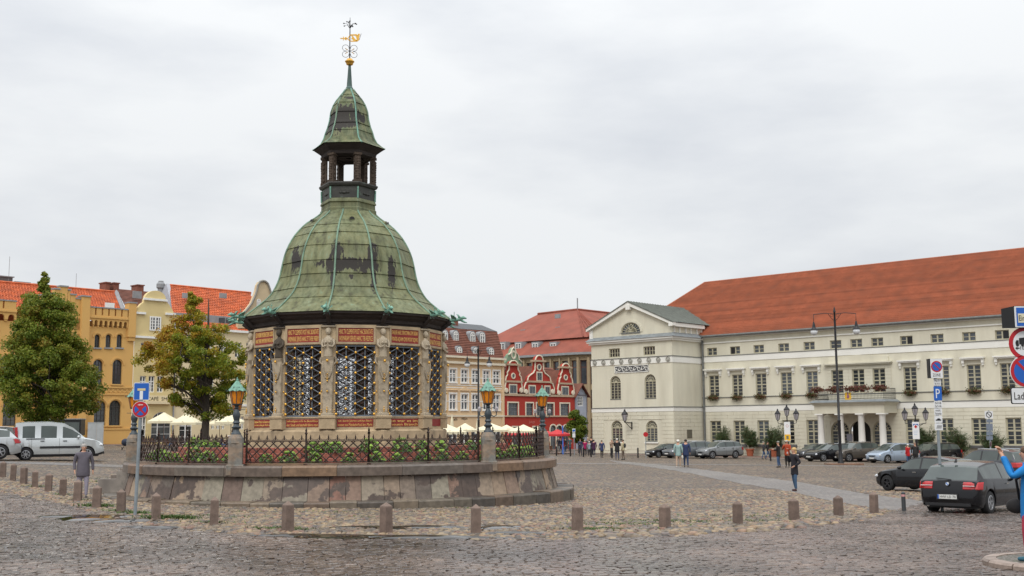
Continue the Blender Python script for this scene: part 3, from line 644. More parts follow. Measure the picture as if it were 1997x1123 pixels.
# copper dome: profile by silhouette, panel by panel
def sil(py, rp):                                      # silhouette radius in pixels -> metres
    return rp/FPX*AY*1.0
prof = [(609, 190), (606, 185), (593, 161.5), (577, 148), (559.6, 139), (542, 133.5), (514.7, 128), (492, 120.5), (467, 106.5), (445, 86.5), (431, 67), (423, 57), (417, 52)]
Pz = [( sil(a, b_), Z(683, a, AY)-z_ct) for a, b_ in prof]
Pz[0] = (3.66*1.0, z_ev); Pz[1] = (3.62, z_ev+.05)
def copper(name, spots, base=(.128, .145, .072)):
    M_ = mat(name, base, .62, 0, 1, 0, spec=.35); n, l = nodes(M_); b_ = n['Principled BSDF']
    tcn = n.new('ShaderNodeTexCoord')
    def ns(scale, sc3, det=5):
        mp_ = n.new('ShaderNodeMapping'); mp_.inputs['Scale'].default_value = sc3; l.new(tcn.outputs['Object'], mp_.inputs[0])
        q = n.new('ShaderNodeTexNoise'); q.inputs['Scale'].default_value = scale; q.inputs['Detail'].default_value = det; q.inputs['Roughness'].default_value = .6; l.new(mp_.outputs[0], q.inputs['Vector']); return q.outputs[0]
    def ramp(v, stops):
        r_ = n.new('ShaderNodeValToRGB'); el = r_.color_ramp.elements
        for i, (p_, c_) in enumerate(stops):
            e_ = el[0] if i == 0 else (el[-1] if i == len(stops)-1 else el.new(p_)); e_.position = p_; e_.color = tuple(c_)+(1,)
        l.new(v, r_.inputs[0]); return r_.outputs[0]
    streak = ramp(ns(5, (1, 1, .12)), [(.32, (.065, .066, .034)), (.47, base), (.60, (.175, .185, .10)), (.72, (.16, .23, .15))])
    blot = ramp(ns(1.7, (1, 1, 1)), [(.40, (1, 1, 1)), (.62, (.86, .78, .62))])
    mxn = n.new('ShaderNodeMix'); mxn.data_type = 'RGBA'; mxn.blend_type = 'MULTIPLY'; mxn.inputs[0].default_value = .8; l.new(streak, mxn.inputs[6]); l.new(blot, mxn.inputs[7])
    oi = n.new('ShaderNodeObjectInfo'); mr_ = n.new('ShaderNodeMapRange'); mr_.inputs[3].default_value = .86; mr_.inputs[4].default_value = 1.16; l.new(oi.outputs['Random'], mr_.inputs[0])
    sc = n.new('ShaderNodeVectorMath'); sc.operation = 'SCALE'; l.new(mxn.outputs[2], sc.inputs[0]); l.new(mr_.outputs[0], sc.inputs['Scale']); cur = sc.outputs[0]
    # bare dark patches where the patina has gone
    sp = n.new('ShaderNodeSeparateXYZ'); l.new(tcn.outputs['Object'], sp.inputs[0]); tot = None
    def mth(op, a, b2=None):
        q = n.new('ShaderNodeMath'); q.operation = op
        for i, v in enumerate((a, b2)):
            if v is None: continue
            if isinstance(v, (int, float)): q.inputs[i].default_value = v
            else: l.new(v, q.inputs[i])
        return q.outputs[0]
    for (x0, z0, sx, sz) in spots:
        e1 = mth('POWER', mth('DIVIDE', mth('SUBTRACT', sp.outputs[0], x0), sx), 2); e2 = mth('POWER', mth('DIVIDE', mth('SUBTRACT', sp.outputs[2], z0), sz), 2)
        f = mth('SUBTRACT', 1.0, mth('ADD', e1, e2)); tot = f if tot is None else mth('MAXIMUM', tot, f)
    nv = mth('SUBTRACT', ns(11, (1, 1, .16), 8), .5); v = mth('ADD', mth('MULTIPLY', tot, .75), mth('MULTIPLY', nv, 3.6))
    v2 = mth('MULTIPLY', v, mth('GREATER_THAN', tot, -.9)); msk = ramp(v2, [(.05, (0, 0, 0)), (.11, (1, 1, 1))])
    front = mth('LESS_THAN', sp.outputs[1], .3); msk2 = mth('MULTIPLY', msk, front)
    m3 = n.new('ShaderNodeMix'); m3.data_type = 'RGBA'; l.new(msk2, m3.inputs[0]); l.new(cur, m3.inputs[6]); m3.inputs[7].default_value = (.022, .018, .014, 1)
    l.new(m3.outputs[2], b_.inputs['Base Color']); 
    bp = n.new('ShaderNodeBump'); bp.inputs['Strength'].default_value = .25; bp.inputs['Distance'].default_value = .02; l.new(ns(3, (1, 1, .5)), bp.inputs['Height']); l.new(bp.outputs[0], b_.inputs['Normal'])
    return M_
zpx = lambda py: Z(683, py, AY-1.9)-z_ct
m_dome = copper('dome_copper', [(.02, zpx(517), 1.0, .20), (-.38, zpx(500), .22, .55), (-.42, zpx(523), .35, .3), (.85, zpx(497), .18, .4), (.62, zpx(520), .45, .28), (-1.75, zpx(505), .18, .5), (-.5, zpx(548), .08, .4), (.88, zpx(548), .10, .5), (1.5, zpx(528), .15, .6), (.1, zpx(543), .12, .08)])
def rz_at(P, t):
    # arc-length style interpolation through the profile points
    i = min(int(t), len(P)-2); f = t-i; return (P[i][0]*(1-f)+P[i+1][0]*f, P[i][1]*(1-f)+P[i+1][1]*f)
def smooth_prof(P, sub=5):
    out_ = []
    for i in range(len(P)-1):
        p0, p1_, p2_, p3_ = P[max(i-1, 0)], P[i], P[i+1], P[min(i+2, len(P)-1)]
        for s_ in range(sub):
            t = s_/sub; out_.append(tuple(.5*((2*p1_[q])+(-p0[q]+p2_[q])*t+(2*p0[q]-5*p1_[q]+4*p2_[q]-p3_[q])*t*t+(-p0[q]+3*p1_[q]-3*p2_[q]+p3_[q])*t**3) for q in (0, 1)))
    return out_+[P[-1]]
def z_rows(P, zs):
    """cut the smooth profile at heights zs -> list of point lists"""
    sp_ = smooth_prof(P); out_ = []
    zv = [p[1] for p in sp_]; rv = [p[0] for p in sp_]
    for a, b_ in zip(zs[:-1], zs[1:]):
        q = [(float(np.interp(z, zv, rv)), z) for z in np.linspace(a, b_, 5)]; out_.append(q)
    return out_
def dome_panels(P, zs, n, ph, mt, parent, name='roof_panel', gap=.014, lap=.028):
    for ri, row in enumerate(z_rows(P, zs)):
        for k in range(n):
            a0 = ph+2*PI*k/n; a1 = a0+2*PI/n; mb = MB(); vs = []
            jr = random.uniform(-.004, .006)
            for qi, (r, z) in enumerate(row):
                rr = r+lap*(1-qi/4)+jr                 # each sheet laps a little over the one below
                A_ = Vector((rr*sin(a0), -rr*cos(a0), z)); B_ = Vector((rr*sin(a1), -rr*cos(a1), z)); ln = (B_-A_).length; g_ = gap/ln
                for f in (g_, .33, .67, 1-g_): p = A_.lerp(B_, f); vs.append(tuple(p))
            m_ = 4; nv_ = len(vs); fs = [(i*m_+j, i*m_+j+1, (i+1)*m_+j+1, (i+1)*m_+j) for i in range(4) for j in range(3)]
            inn = [(x*.985, y*.985, z-.004) for x, y, z in vs]
            vs += inn; fs += [(j, nv_+j, nv_+j+1, j+1) for j in range(3)] + [tuple(reversed([nv_+q for q in f])) for f in fs[:12]]
            mb.add(vs, fs); mb.build(name, mt, parent)
zs = [z_ev+.02]+[zpx(y_) for y_ in (584, 562, 535, 508, 477, 451, 433)]+[Pz[-1][1]]
dome_panels(Pz, zs, 12, PH, m_dome, pav)
sp_ = smooth_prof(Pz)
mb = MB()
for k in range(12): a = R(NA[k]); mb.tube([(r*sin(a)*1.006, -r*cos(a)*1.006, z) for r, z in sp_[::2]], .032, 5)
ribm = None
for k in range(12):
    if ribm is None: mb = MB(); mb.tube([(0, -r*1.004-.01, z+.005) for r, z in sp_[::2]], .034, 5); ribm = mb.mesh('hip_rib', mat('rib_verdigris', (.15, .24, .17), .6, .35, 3, col2=(.03, .03, .02), c2s=1.2, c2t=.62, c2w=.02), True)
    link('hip_rib', ribm, pav, rot=(0, 0, R(NA[k])))
# small half-round vents near the top of the dome
for k in range(12):
    if k % 2: continue
    zc = Z(683, 430, AY-1.2)-z_ct; r = float(np.interp(zc, [p[1] for p in sp_], [p[0] for p in sp_]))*AP
    mb = MB(); mb.lathe([(.11, -.02), (.12, .06)], 10); mb.v = [(x, y-r-.0, max(z_, 0) if False else z_+zc) for x, y, z_ in [(v[0], v[2]*1.6, max(-v[1], 0)) for v in mb.v]]
    v_ = mb.build('roof_vent', m_dome, pav, rot=(0, 0, R(NA[k]+15)))
    mb = MB(); mb.lathe([(.085, .10), (.085, .104)], 10); mb.v = [(x, y-r-.0, z_+zc) for x, y, z_ in [(v[0], -.105 if v[2] < .102 else -.10, max(-v[1], 0)) for v in mb.v]]
    mb.build('vent_opening', m_black, v_, rot=(0, 0, 0))
# dragon head water spouts on every corner
mb = MB()
mb.tube([(0, .0, 0), (0, -.2, -.02), (0, -.38, .02), (0, -.52, .0)], [.055, .05, .06, .05], 7)
mb.tube([(0, -.42, .03), (0, -.55, .09), (0, -.66, .05)], [.06, .06, .02], 6); mb.tube([(0, -.48, -.02), (0, -.60, -.08), (0, -.68, -.10)], [.045, .03, .012], 6)
mb.tube([(0, -.40, .05), (0, -.36, .18), (0, -.30, .20)], [.04, .03, .01], 5)
for s_ in (-1, 1):
    mb.add([(s_*.03, -.12, .03), (s_*.17, -.10, .17), (s_*.20, -.22, .13), (s_*.12, -.30, .06), (s_*.04, -.30, .03), (s_*.03, -.12, .05), (s_*.16, -.11, .19), (s_*.19, -.22, .15), (s_*.11, -.30, .08), (s_*.04, -.30, .05)], [(0,1,2,3,4), (9,8,7,6,5)]+[(i, (i+1) % 5, 5+(i+1) % 5, 5+i) for i in range(5)])
    mb.tube([(s_*.03, -.44, .08), (s_*.07, -.42, .15)], [.02, .005], 4); mb.tube([(s_*.02, -.04, -.01), (s_*.10, -.14, -.12)], [.02, .01], 4)
drm = mb.mesh('dragon_spout', m_patina, True)
mb = MB(); mb.tube([(0, -.22, .04), (0, -.22, .30)], .01, 4); mb.box(-.045, .045, -.23, -.21, .22, .24); mb.tube([(0, -.04, .02), (0, -.04, .16)], [.02, .004], 4); crm = mb.mesh('cross_finial', m_patina)
for k in range(12):
    p = pol(3.60, NA[k], z_ev+.0); o = link('dragon_spout', drm, pav, p, (0, 0, R(NA[k]))); link('cross_finial', crm, o)
# lantern
LP = R(-40)
def zl(py): return Z(683, py, AY)-z_ct
rl = lambda px: px/FPX*AY
mb = MB(); mb.lathe([(rl(56), zl(424)), (rl(56), zl(413)), (rl(54), zl(411)), (rl(53.5), zl(403)), (rl(56), zl(401)), (rl(55), zl(398)), (rl(52.5), zl(394))], 6, phase=LP); mb.build('lantern_skirt', m_dome, pav)
mb = MB(); mb.lathe([(rl(52.5), zl(395)), (rl(53), zl(372)), (rl(57), zl(370)), (rl(59), zl(366)), (rl(58.5), zl(364)), (rl(50), zl(362))], 6, phase=LP)
dk = mat('dark_copper', (.035, .035, .03), .55, .35, 2, .3, 10, col2=(.09, .14, .10), c2s=3, c2t=.66); dru = mb.build('lantern_drum', dk, pav)
for k in range(6):
    mb = MB(); a = LP+R(30)+k*R(60); rr = rl(52.5)*cos(R(30)); mb.ball((0, -rr-.01, zl(384)), .07, 7, 5, (1.6, .5, .7)); mb.ball((-.13, -rr-.01, zl(384)), .05, 6, 4, (1.2, .5, .8)); mb.ball((.13, -rr-.01, zl(384)), .05, 6, 4, (1.2, .5, .8))
    mb.build('drum_ornament', dk, dru, rot=(0, 0, a), smooth=True)
    mb = MB(); a = LP+k*R(60); mb.tube([(0, -rl(52.8)-.01, zl(395)), (0, -rl(53.4)-.01, zl(373))], .03, 5); mb.build('drum_corner_strip', m_patina, dru, rot=(0, 0, a))
pm = MB(); z0, z1 = zl(364), zl(308)
pm.box(-.14, .14, -.12, .12, z0, z0+.09); pm.box(-.10, .10, -.09, .09, z0+.09, z1-.08); pm.box(-.14, .14, -.13, .13, z1-.08, z1)
g = random.Random(4)
for i in range(9): pm.ball((g.uniform(-.03, .03), -.10, z0+.14+i*(z1-z0-.26)/9), .062, 7, 5, (1.2, .7, 1.0)); 
for s_ in (-1, 1):
    for i in range(5): pm.ball((s_*.11, -.02, z0+.2+i*(z1-z0-.3)/5), .04, 6, 4, (.6, 1, 1.5))
pom = pm.mesh('lantern_post', mat('carved_dark_oak', (.065, .045, .032), .8, .3, 5, .5, 25))
for k in range(6): a = LP+k*R(60); link('lantern_post', pom, pav, (rl(48)*sin(a), -rl(48)*cos(a), 0), (0, 0, a))
mb = MB(); mb.lathe([(rl(46), zl(312)), (rl(54), zl(309)), (rl(56), zl(303)), (rl(65), zl(297)), (rl(71), zl(293)), (rl(60), zl(289)), (rl(30), zl(289)), (rl(30), zl(312))], 6, phase=LP, caps=False); mb.build('lantern_cornice', m_wood_dark, pav)
mb = MB(); mb.lathe([(rl(50), zl(311)), (.1, zl(309))], 6, phase=LP, caps=False); mb.build('lantern_ceiling', m_wood_dark, pav)
lp = [(70, 292), (64.5, 289.5), (51.5, 278), (45, 259.5), (38.5, 241), (34, 214.5), (24.5, 196), (13.5, 183), (6.5, 173)]
LPz = [(rl(a)*1.03, zl(b_)) for a, b_ in lp]; zs = [LPz[0][1]]+[zl(q) for q in (262, 247, 225, 206, 188)]+[LPz[-1][1]]
zq = lambda py: Z(683, py, AY-.7)-z_ct
m_dome2 = copper('lantern_copper', [(-.08, zq(220), .48, .36), (-.08, zq(240), .50, .18), (.45, zq(225), .15, .2), (-.55, zq(235), .3, .5), (0, zq(186), .2, .06)], (.10, .13, .065))
dome_panels(LPz, zs, 6, LP, m_dome2, pav, 'lantern_roof_panel', .02)
sp2 = smooth_prof(LPz)
for k in range(6): mb = MB(); mb.tube([(0, -r*1.0-.012, z) for r, z in sp2[::3]], .03, 5); mb.build('lantern_rib', m_patina if k % 2 else MC['rib_verdigris'], pav, rot=(0, 0, LP+k*R(60)), smooth=True)
mb = MB(); mb.lathe([(rl(7.5), zl(176)), (rl(7.5), zl(172)), (rl(5.5), zl(169)), (rl(2.6), zl(128))], 8); mb.build('spire', mat('dark_verdigris', (.06, .10, .09), .55, .3, 4), pav)
mb = MB(); mb.lathe([(rl(2), zl(128)), (rl(6.5), zl(126)), (rl(8), zl(121.5)), (rl(9.5), zl(120.5)), (rl(9.5), zl(119.5)), (rl(7.5), zl(118)), (rl(5.5), zl(115)), (rl(1), zl(113))], 16); auto(mb.build('gilt_ball', m_gold, pav))
mb = MB(); mb.tube([(0, 0, zl(115)), (0, 0, zl(60)), (0, 0, zl(34))], [.022, .018, .008], 6); rod = mb.build('vane_rod', m_black, pav)
PXM = AY/FPX
def vx(px): return (px-685.3)*PXM
mb = MB()
for s_ in (-1, 1):
    for (zc, dz) in ((93.5, 1), (106, -1)):
        pts = [(s_*(.03+.12*(1-cos(a))), 0, zl(zc)+dz*.115*sin(a)) for a in np.linspace(-.2, 5.0, 16)]; mb.tube(pts, .008, 4, False)
        mb.tube([(0, 0, zl(99.5)), (s_*.12, 0, zl(99.5)+dz*.06), (s_*.17, 0, zl(99.5)+dz*.10)], .008, 4, False)
mb.build('wire_scrolls', m_black, rod)
mb = MB()
for s_ in (-1, 1):
    for dz in (-1, 1): mb.ball((s_*.10, 0, zl(99.5)+dz*.05), .022, 5, 4); mb.ball((s_*.14, 0, zl(99.5)+dz*.09), .018, 5, 4)
mb.build('scroll_flowers', m_gold, rod)
# gilded weathervane: arrow to the left, curled figure to the right
vane = MB()
def plate(pts): vane.prism([(vx(a), zl(b_)) for a, b_ in pts][::-1], -.012, .012)
plate([(665.5, 75.5), (668.5, 74), (668.5, 77)]); plate([(668.5, 74.8), (681, 74.8), (681, 76.2), (668.5, 76.2)]); plate([(671.5, 72), (673.3, 72), (673.3, 79), (671.5, 79)]); plate([(675, 73), (678.5, 72.5), (679.5, 75.5), (678.5, 78.5), (675, 78)])
plate([(680.5, 74.5), (685, 68), (686, 69), (682, 75.5), (686, 79), (685, 80.5), (680.5, 76.5)])
plate([(686, 67), (699, 66), (700.5, 69), (698, 71), (695, 68.8), (686, 69.5)]); plate([(688, 69), (692, 70.5), (696, 76), (701, 78), (699, 80.5), (693, 79.5), (690, 76), (687.5, 76), (689.5, 72.8)])
plate([(700, 68), (702, 65), (705, 65), (705, 69), (703.5, 73), (704, 77), (700, 80.5), (690, 81), (686, 80.5), (686, 79), (696, 79), (699.5, 76), (697.5, 72.5)])
vane.build('weathervane', m_gold, rod); 
mb = MB(); mb.tube([(vx(704), 0, zl(77)), (vx(707), 0, zl(67)), (vx(708), 0, zl(64.5))], .008, 4)
fl = []
for (a, b_) in ((673, 46), (674, 51), (679, 42.5), (685, 41), (689.5, 49), (690.5, 51.5), (696, 45), (698, 46.5), (683, 43)):
    mb.tube([(0, 0, zl(56)), (vx(a)*.5, 0, zl((b_+46)/2)), (vx(a), 0, zl(b_))], .007, 4, False)
    mb.ball((vx(a), 0, zl(b_)), .028, 5, 4, (1.2, .6, .9))
mb.build('iron_flowers', m_black, rod)
# ================================================================== BUILDINGS
HD = R(-42.5); LD = R(47.5)
class Fac:
    """a facade: local x along it, local -y out of it, local z up from the base"""
    def __init__(s, name, P, rz, label, cat, base=None, group=None):
        s.P, s.rz = P, rz; s.b = gzf(*P) if base is None else base; s.u = (cos(rz), sin(rz)); s.nn = (-sin(rz), cos(rz))
        s.root = empty(name, (P[0], P[1], s.b), rz, label, cat, group)
    def tz(s, px, py, off=0):                           # pixel -> (t, z) on the plane y = off
        d = ray(px, py); P = (s.P[0]+s.nn[0]*off, s.P[1]+s.nn[1]*off)
        # d*k = P + u*t  -> solve
        det = d[0]*(-s.u[1]) + d[1]*s.u[0]
        k = (P[0]*(-s.u[1]) + P[1]*s.u[0])/det; t = (d[0]*P[1]-d[1]*P[0])/det
        return t, CAMZ + d[2]*k - s.b
    def yoff(s, px, py, t):                              # depth y along the plane x = t
        P = (s.P[0]+s.u[0]*t, s.P[1]+s.u[1]*t); d = ray(px, py); det = d[0]*(-s.nn[1]) + d[1]*s.nn[0]
        k = (P[0]*(-s.nn[1]) + P[1]*s.nn[0])/det; y = (d[0]*P[1]-d[1]*P[0])/det; return y, CAMZ+d[2]*k-s.b
def wall(t0, t1, z0, z1, holes, y=0, dep=.35, mb=None):
    """wall sheet with reveals; holes: (t0, t1, z0, z1, arched)"""
    mb = mb or MB(); xs = sorted({t0, t1} | {h[0] for h in holes} | {h[1] for h in holes}); zs = sorted({z0, z1} | {h[2] for h in holes} | {h[3] for h in holes})
    xs = [x for x in xs if t0 <= x <= t1]; zs = [z for z in zs if z0 <= z <= z1]
    for a, b in zip(xs[:-1], xs[1:]):
        run = None
        for c, d in zip(zs[:-1], zs[1:]):
            cx, cz = (a+b)/2, (c+d)/2; hit = any(h[0] < cx < h[1] and h[2] < cz < h[3] for h in holes)
            if not hit:
                if run and abs(run[1]-c) < 1e-9: run[1] = d
                else:
                    if run: mb.add([(a, y, run[0]), (b, y, run[0]), (b, y, run[1]), (a, y, run[1])], [(0, 1, 2, 3)])
                    run = [c, d]
        if run: mb.add([(a, y, run[0]), (b, y, run[0]), (b, y, run[1]), (a, y, run[1])], [(0, 1, 2, 3)])
    for h in holes:
        a, b, c, d = h[:4]; ar = len(h) > 4 and h[4]
        if ar:
            r = (b-a)/2; zc = d-r; pts = [((a+b)/2-r*cos(q), zc+r*sin(q)) for q in np.linspace(0, PI, 13)]
            for i in range(6): mb.add([(a, y, d), (pts[i][0], y, pts[i][1]), (pts[i+1][0], y, pts[i+1][1])], [(0, 1, 2)])
            for i in range(6, 12): mb.add([(b, y, d), (pts[i][0], y, pts[i][1]), (pts[i+1][0], y, pts[i+1][1])], [(0, 1, 2)])
            loop = [(a, c)]+pts+[(b, c)]
        else: loop = [(a, c), (a, d), (b, d), (b, c)]
        n = len(loop)
        for i in range(n):
            p, q = loop[i], loop[(i+1) % n]; mb.add([(p[0], y, p[1]), (q[0], y, q[1]), (q[0], y+dep, q[1]), (p[0], y+dep, p[1])], [(3, 2, 1, 0)])
    return mb
WC = {}
def window(F, h, cols, rows, fm, y=.16, fw=.07, bw=.035, trans=None, open_=False, casing=None, sill=None, wmul=2, fan=False, parent=None):
    """frame mesh (thing part) with a glass pane (sub-part) set into the hole h"""
    a, b, c, d = h[:4]; ar = len(h) > 4 and h[4]; W, H = b-a, d-c
    key = (round(W, 2), round(H, 2), ar, cols, rows, fm.name, fw, bw, trans, fan, wmul)
    if key not in WC:
        mb = MB(); z1 = H; r = W/2
        zt = H-r if ar else H
        mb.box(0, fw, 0, .07, 0, zt); mb.box(W-fw, W, 0, .07, 0, zt); mb.box(fw, W-fw, 0, .07, 0, fw)
        if ar:
            q = [PI*i/12 for i in range(13)]
            for i in range(12):
                p0, p1 = q[i], q[i+1]; mb.prism([(r-r*cos(p0), zt+r*sin(p0)), (r-r*cos(p1), zt+r*sin(p1)), (r-(r-fw)*cos(p1), zt+(r-fw)*sin(p1)), (r-(r-fw)*cos(p0), zt+(r-fw)*sin(p0))], 0, .07)
        else: mb.box(fw, W-fw, 0, .07, H-fw, H)
        tr = zt if ar else (H*trans if trans else None)
        if tr: mb.box(fw, W-fw, -.01, .07, tr-fw*.6, tr+fw*.6)
        if ar and fan:
            for i in range(1, 8):
                q_ = PI*i/8; mb.prism([(r-.25*r*cos(q_-.09), zt+.25*r*sin(q_-.09)), (r-(r-fw)*cos(q_-.03), zt+(r-fw)*sin(q_-.03)), (r-(r-fw)*cos(q_+.03), zt+(r-fw)*sin(q_+.03)), (r-.25*r*cos(q_+.09), zt+.25*r*sin(q_+.09))][::-1], .01, .05)
            mb.prism([(r-.28*r*cos(t_), zt+.28*r*sin(t_)) for t_ in np.linspace(0, PI, 7)], .01, .05)
            for i in range(8):
                t0_, t1_ = PI*i/8, PI*(i+1)/8; mb.prism([(r-.62*r*cos(t0_), zt+.62*r*sin(t0_)), (r-.62*r*cos(t1_), zt+.62*r*sin(t1_)), (r-.55*r*cos(t1_), zt+.55*r*sin(t1_)), (r-.55*r*cos(t0_), zt+.55*r*sin(t0_))], .012, .05)
        top = (tr-fw*.6 if tr else H-fw) if not ar or fan else H-fw*1.5
        for i in range(1, cols):
            x = W*i/cols; bb = bw*(1.6 if cols % 2 == 0 and i == cols//2 and wmul > 1 else 1)
            mb.box(x-bb, x+bb, .0, .06, fw, (H-fw if not ar else (zt if fan else H-fw-(r-math.sqrt(max(0, r*r-(x-r)**2))))))
        for i in range(1, rows):
            z = fw+(H-2*fw)*i/rows
            if ar and z > zt-.02: continue
            if tr and abs(z-tr) < .12: continue
            mb.box(fw, W-fw, .015, .05, z-bw*.55, z+bw*.55)
        g_ = MB()
        if ar: g_.add([(r-(r-.01)*cos(t_), .05, zt+(r-.01)*sin(t_)) for t_ in np.linspace(0, PI, 13)]+[(W-.01, .05, .01), (.01, .05, .01)], [tuple(range(15))])
        else: g_.add([(.01, .05, .01), (W-.01, .05, .01), (W-.01, .05, H-.01), (.01, .05, H-.01)], [(0, 1, 2, 3)])
        WC[key] = (mb.mesh('window', fm), g_.mesh('pane', m_glass))
    o = link('window', WC[key][0], parent or F.root, (a, y, c)); link('pane', WC[key][1], o, rot=(random.uniform(-.004, .004), 0, random.uniform(-.006, .006)))
    return o
def shift_root(o, dx=0, dy=0): o.location.x += dx; o.location.y += dy
# ---------------------------------------------------------------- the town hall
m_hall = mat('cream_render', (.63, .60, .485), .85, .07, .8, .15, 30, col2=(.565, .53, .42), c2s=.9, c2t=.56, c2w=.16, stretch=(1, 1, .22))
m_hallw = mat('white_trim_render', (.74, .73, .68), .8, .05, .6)
m_hallf = mat('beige_window_frame', (.42, .39, .28), .6, .06, 3)
m_line = mat('lead_flashing', (.13, .135, .13), .6, .2, 3)
m_tile = mat('red_roof_tile', (.34, .108, .055), .8, .16, 1.2, .3, 8, col2=(.20, .075, .045), c2s=.6, c2t=.62, c2w=.16, stretch=(1.5, 1.5, 1.5), objr=.13)
m_slate = mat('grey_green_slate', (.12, .13, .11), .6, .2, 2, .3, 10)
A_ = (125*(1156-CX)/FPX*1.0, 125.0)
A_ = XY(1156, 850, 125.0)[:2]
H = Fac('town_hall', A_, HD, 'long cream neoclassical town hall with red tiled roof, gabled wing and columned portico', 'building')
hz = lambda px, py, off=0: H.tz(px, py, off)
wt1 = hz(1313, 780)[0]                                   # right edge of the wing
# depth of the wing: side wall from wt1 to the inner corner seen at px 1372
def px_of(t, y, z):
    X = H.P[0]+H.u[0]*t+H.nn[0]*y; Y = H.P[1]+H.u[1]*t+H.nn[1]*y; return w2p(X, Y, z+H.b)
lo, hi = 0, 20
for _ in range(40):
    md = (lo+hi)/2
    if px_of(wt1, md, 8)[0] < 1369: lo = md
    else: hi = md
DW = lo                                                  # main facade plane y = DW
M0 = lambda px, py: H.tz(px, py, DW)
TE = M0(1997, 700)[0]+16                                 # right end beyond the frame
# wing front
z_band1 = hz(1235, 803)[1]; z_band1t = hz(1235, 794)[1]; z_band2 = hz(1235, 710)[1]; z_band2t = hz(1235, 697)[1]; z_cor = hz(1235, 664)[1]; z_cort = hz(1235, 658)[1]
holes = []
def hrect(pa, pb, pz0, pz1, ar=False, f=hz):
    pm = (pa+pb)/2; return (f(pa, pz0)[0], f(pb, pz0)[0], f(pm, pz1)[1], f(pm, pz0)[1], ar)
W_small = [hrect(1187.5, 1208.3, 679.5, 697, False), hrect(1254.5, 1277, 675.2, 692.5, False)]
W_arch = [hrect(1189.5, 1210, 733, 779, True), hrect(1256.5, 1278.5, 729.5, 777, True)]
W_low = [hrect(1192, 1213.5, 820, 861, True), hrect(1259.5, 1281.5, 820, 861, True)]
mb = wall(0, wt1, -.6, z_cor, W_small+W_arch+W_low, 0, .3)
# side walls and back
mb.add([(wt1, 0, -.6), (wt1, DW, -.6), (wt1, DW, z_cor), (wt1, 0, z_cor)], [(0, 1, 2, 3)]); mb.add([(0, 0, -.6), (0, 16, -.6), (0, 16, z_cor), (0, 0, z_cor)], [(3, 2, 1, 0)])
mb.build('wing_wall', m_hall, H.root)
for h in W_small: window(H, h, 4, 2, m_hallf, .12, .09, .04, wmul=1)
for h in W_arch+W_low: window(H, h, 3, 8, m_hallf, .12, .09, .035, fan=True)
for h in W_low:
    mb = MB(); mb.box(h[0]-.15, h[1]+.15, -.14, .05, h[2]-.18, h[2]-.04); mb.build('window_sill', m_hallw, H.root)
for h in W_arch+W_low: mb = MB(); mb.box(h[0], h[1], -.03, .12, h[2]-.03, h[2]+.05); mb.build('sill_flashing', m_line, H.root)
for (za, zb) in ((z_band1, z_band1t), (z_band2, z_band2t)):
    mb = MB(); mb.box(-.05, wt1+.05, -.06, DW, za, zb-.07); mb.build('white_band', m_hallw, H.root); mb = MB(); mb.box(-.1, wt1+.1, -.12, DW-.01, zb-.07, zb); mb.build('band_flashing', m_line, H.root)
mb = MB(); mb.box(-.35, wt1+.35, -.40, DW, z_cor-.02, z_cor+.18); mb.box(-.2, wt1+.2, -.22, DW, z_cor-.22, z_cor-.02); mb.build('cornice', m_hallw, H.root)
mb = MB(); mb.add([(-.5, -.5, z_cor+.18), (wt1+.5, -.5, z_cor+.18), (wt1+.05, .1, z_cor+.62), (-.05, .1, z_cor+.62), (wt1+.5, DW, z_cor+.18), (wt1+.05, DW, z_cor+.62), (-.5, 3, z_cor+.18), (-.05, 3, z_cor+.62)], [(0, 1, 2, 3), (1, 4, 5, 2), (6, 0, 3, 7)]); mb.build('cornice_flashing', mat('blue_grey_lead', (.20, .22, .23), .5, .2, 2), H.root)
# attic with pediment
z_at = hz(1313, 623)[1]; z_atl = hz(1156, 646)[1]; z_ap = hz(1229, 588)[1]; zg0 = z_cor+.5; ze = .5*(z_at+z_atl)
tm = wt1/2; r_ = (hz(1248, 640)[0]-hz(1211, 640)[0])/2; zlc = hz(1229, 648)[1]; tc_ = hz(1229.5, 640)[0]
mb = MB(); arcp = [(tc_-r_*cos(q), zlc+r_*.82*sin(q)) for q in np.linspace(0, PI, 15)]
outl = [(-.02, zg0), (-.02, ze), (tm, z_ap), (wt1+.02, ze), (wt1+.02, zg0)]
mb.add([(x, 0.05, z) for x, z in [(-.02, zg0), (tc_-r_, zg0), (tc_-r_, zlc)]+[(-.02, ze)]], [(0, 1, 2, 3)])
L_ = [(-.02, ze), (tm, z_ap), (wt1+.02, ze)]
for i in range(14):
    f0, f1 = i/14, (i+1)/14
    top = lambda f: (-.02+(wt1+.04)*f, ze+(z_ap-ze)*(1-abs(2*f-1)))
    a, b_ = top(f0), top(f1); mb.add([(arcp[i][0], .05, arcp[i][1]), (arcp[i+1][0], .05, arcp[i+1][1]), (b_[0], .05, b_[1]), (a[0], .05, a[1])], [(0, 1, 2, 3)])
mb.add([(tc_+r_, .05, zg0), (wt1+.02, .05, zg0), (wt1+.02, .05, ze), (tc_+r_, .05, zlc)], [(0, 1, 2, 3)]); mb.add([(tc_-r_, .05, zg0), (tc_+r_, .05, zg0), (tc_+r_, .05, zlc), (tc_-r_, .05, zlc)], [(0, 1, 2, 3)])
for i in range(14): p, q = arcp[i], arcp[i+1]; mb.add([(p[0], .05, p[1]), (q[0], .05, q[1]), (q[0], .35, q[1]), (p[0], .35, p[1])], [(3, 2, 1, 0)])
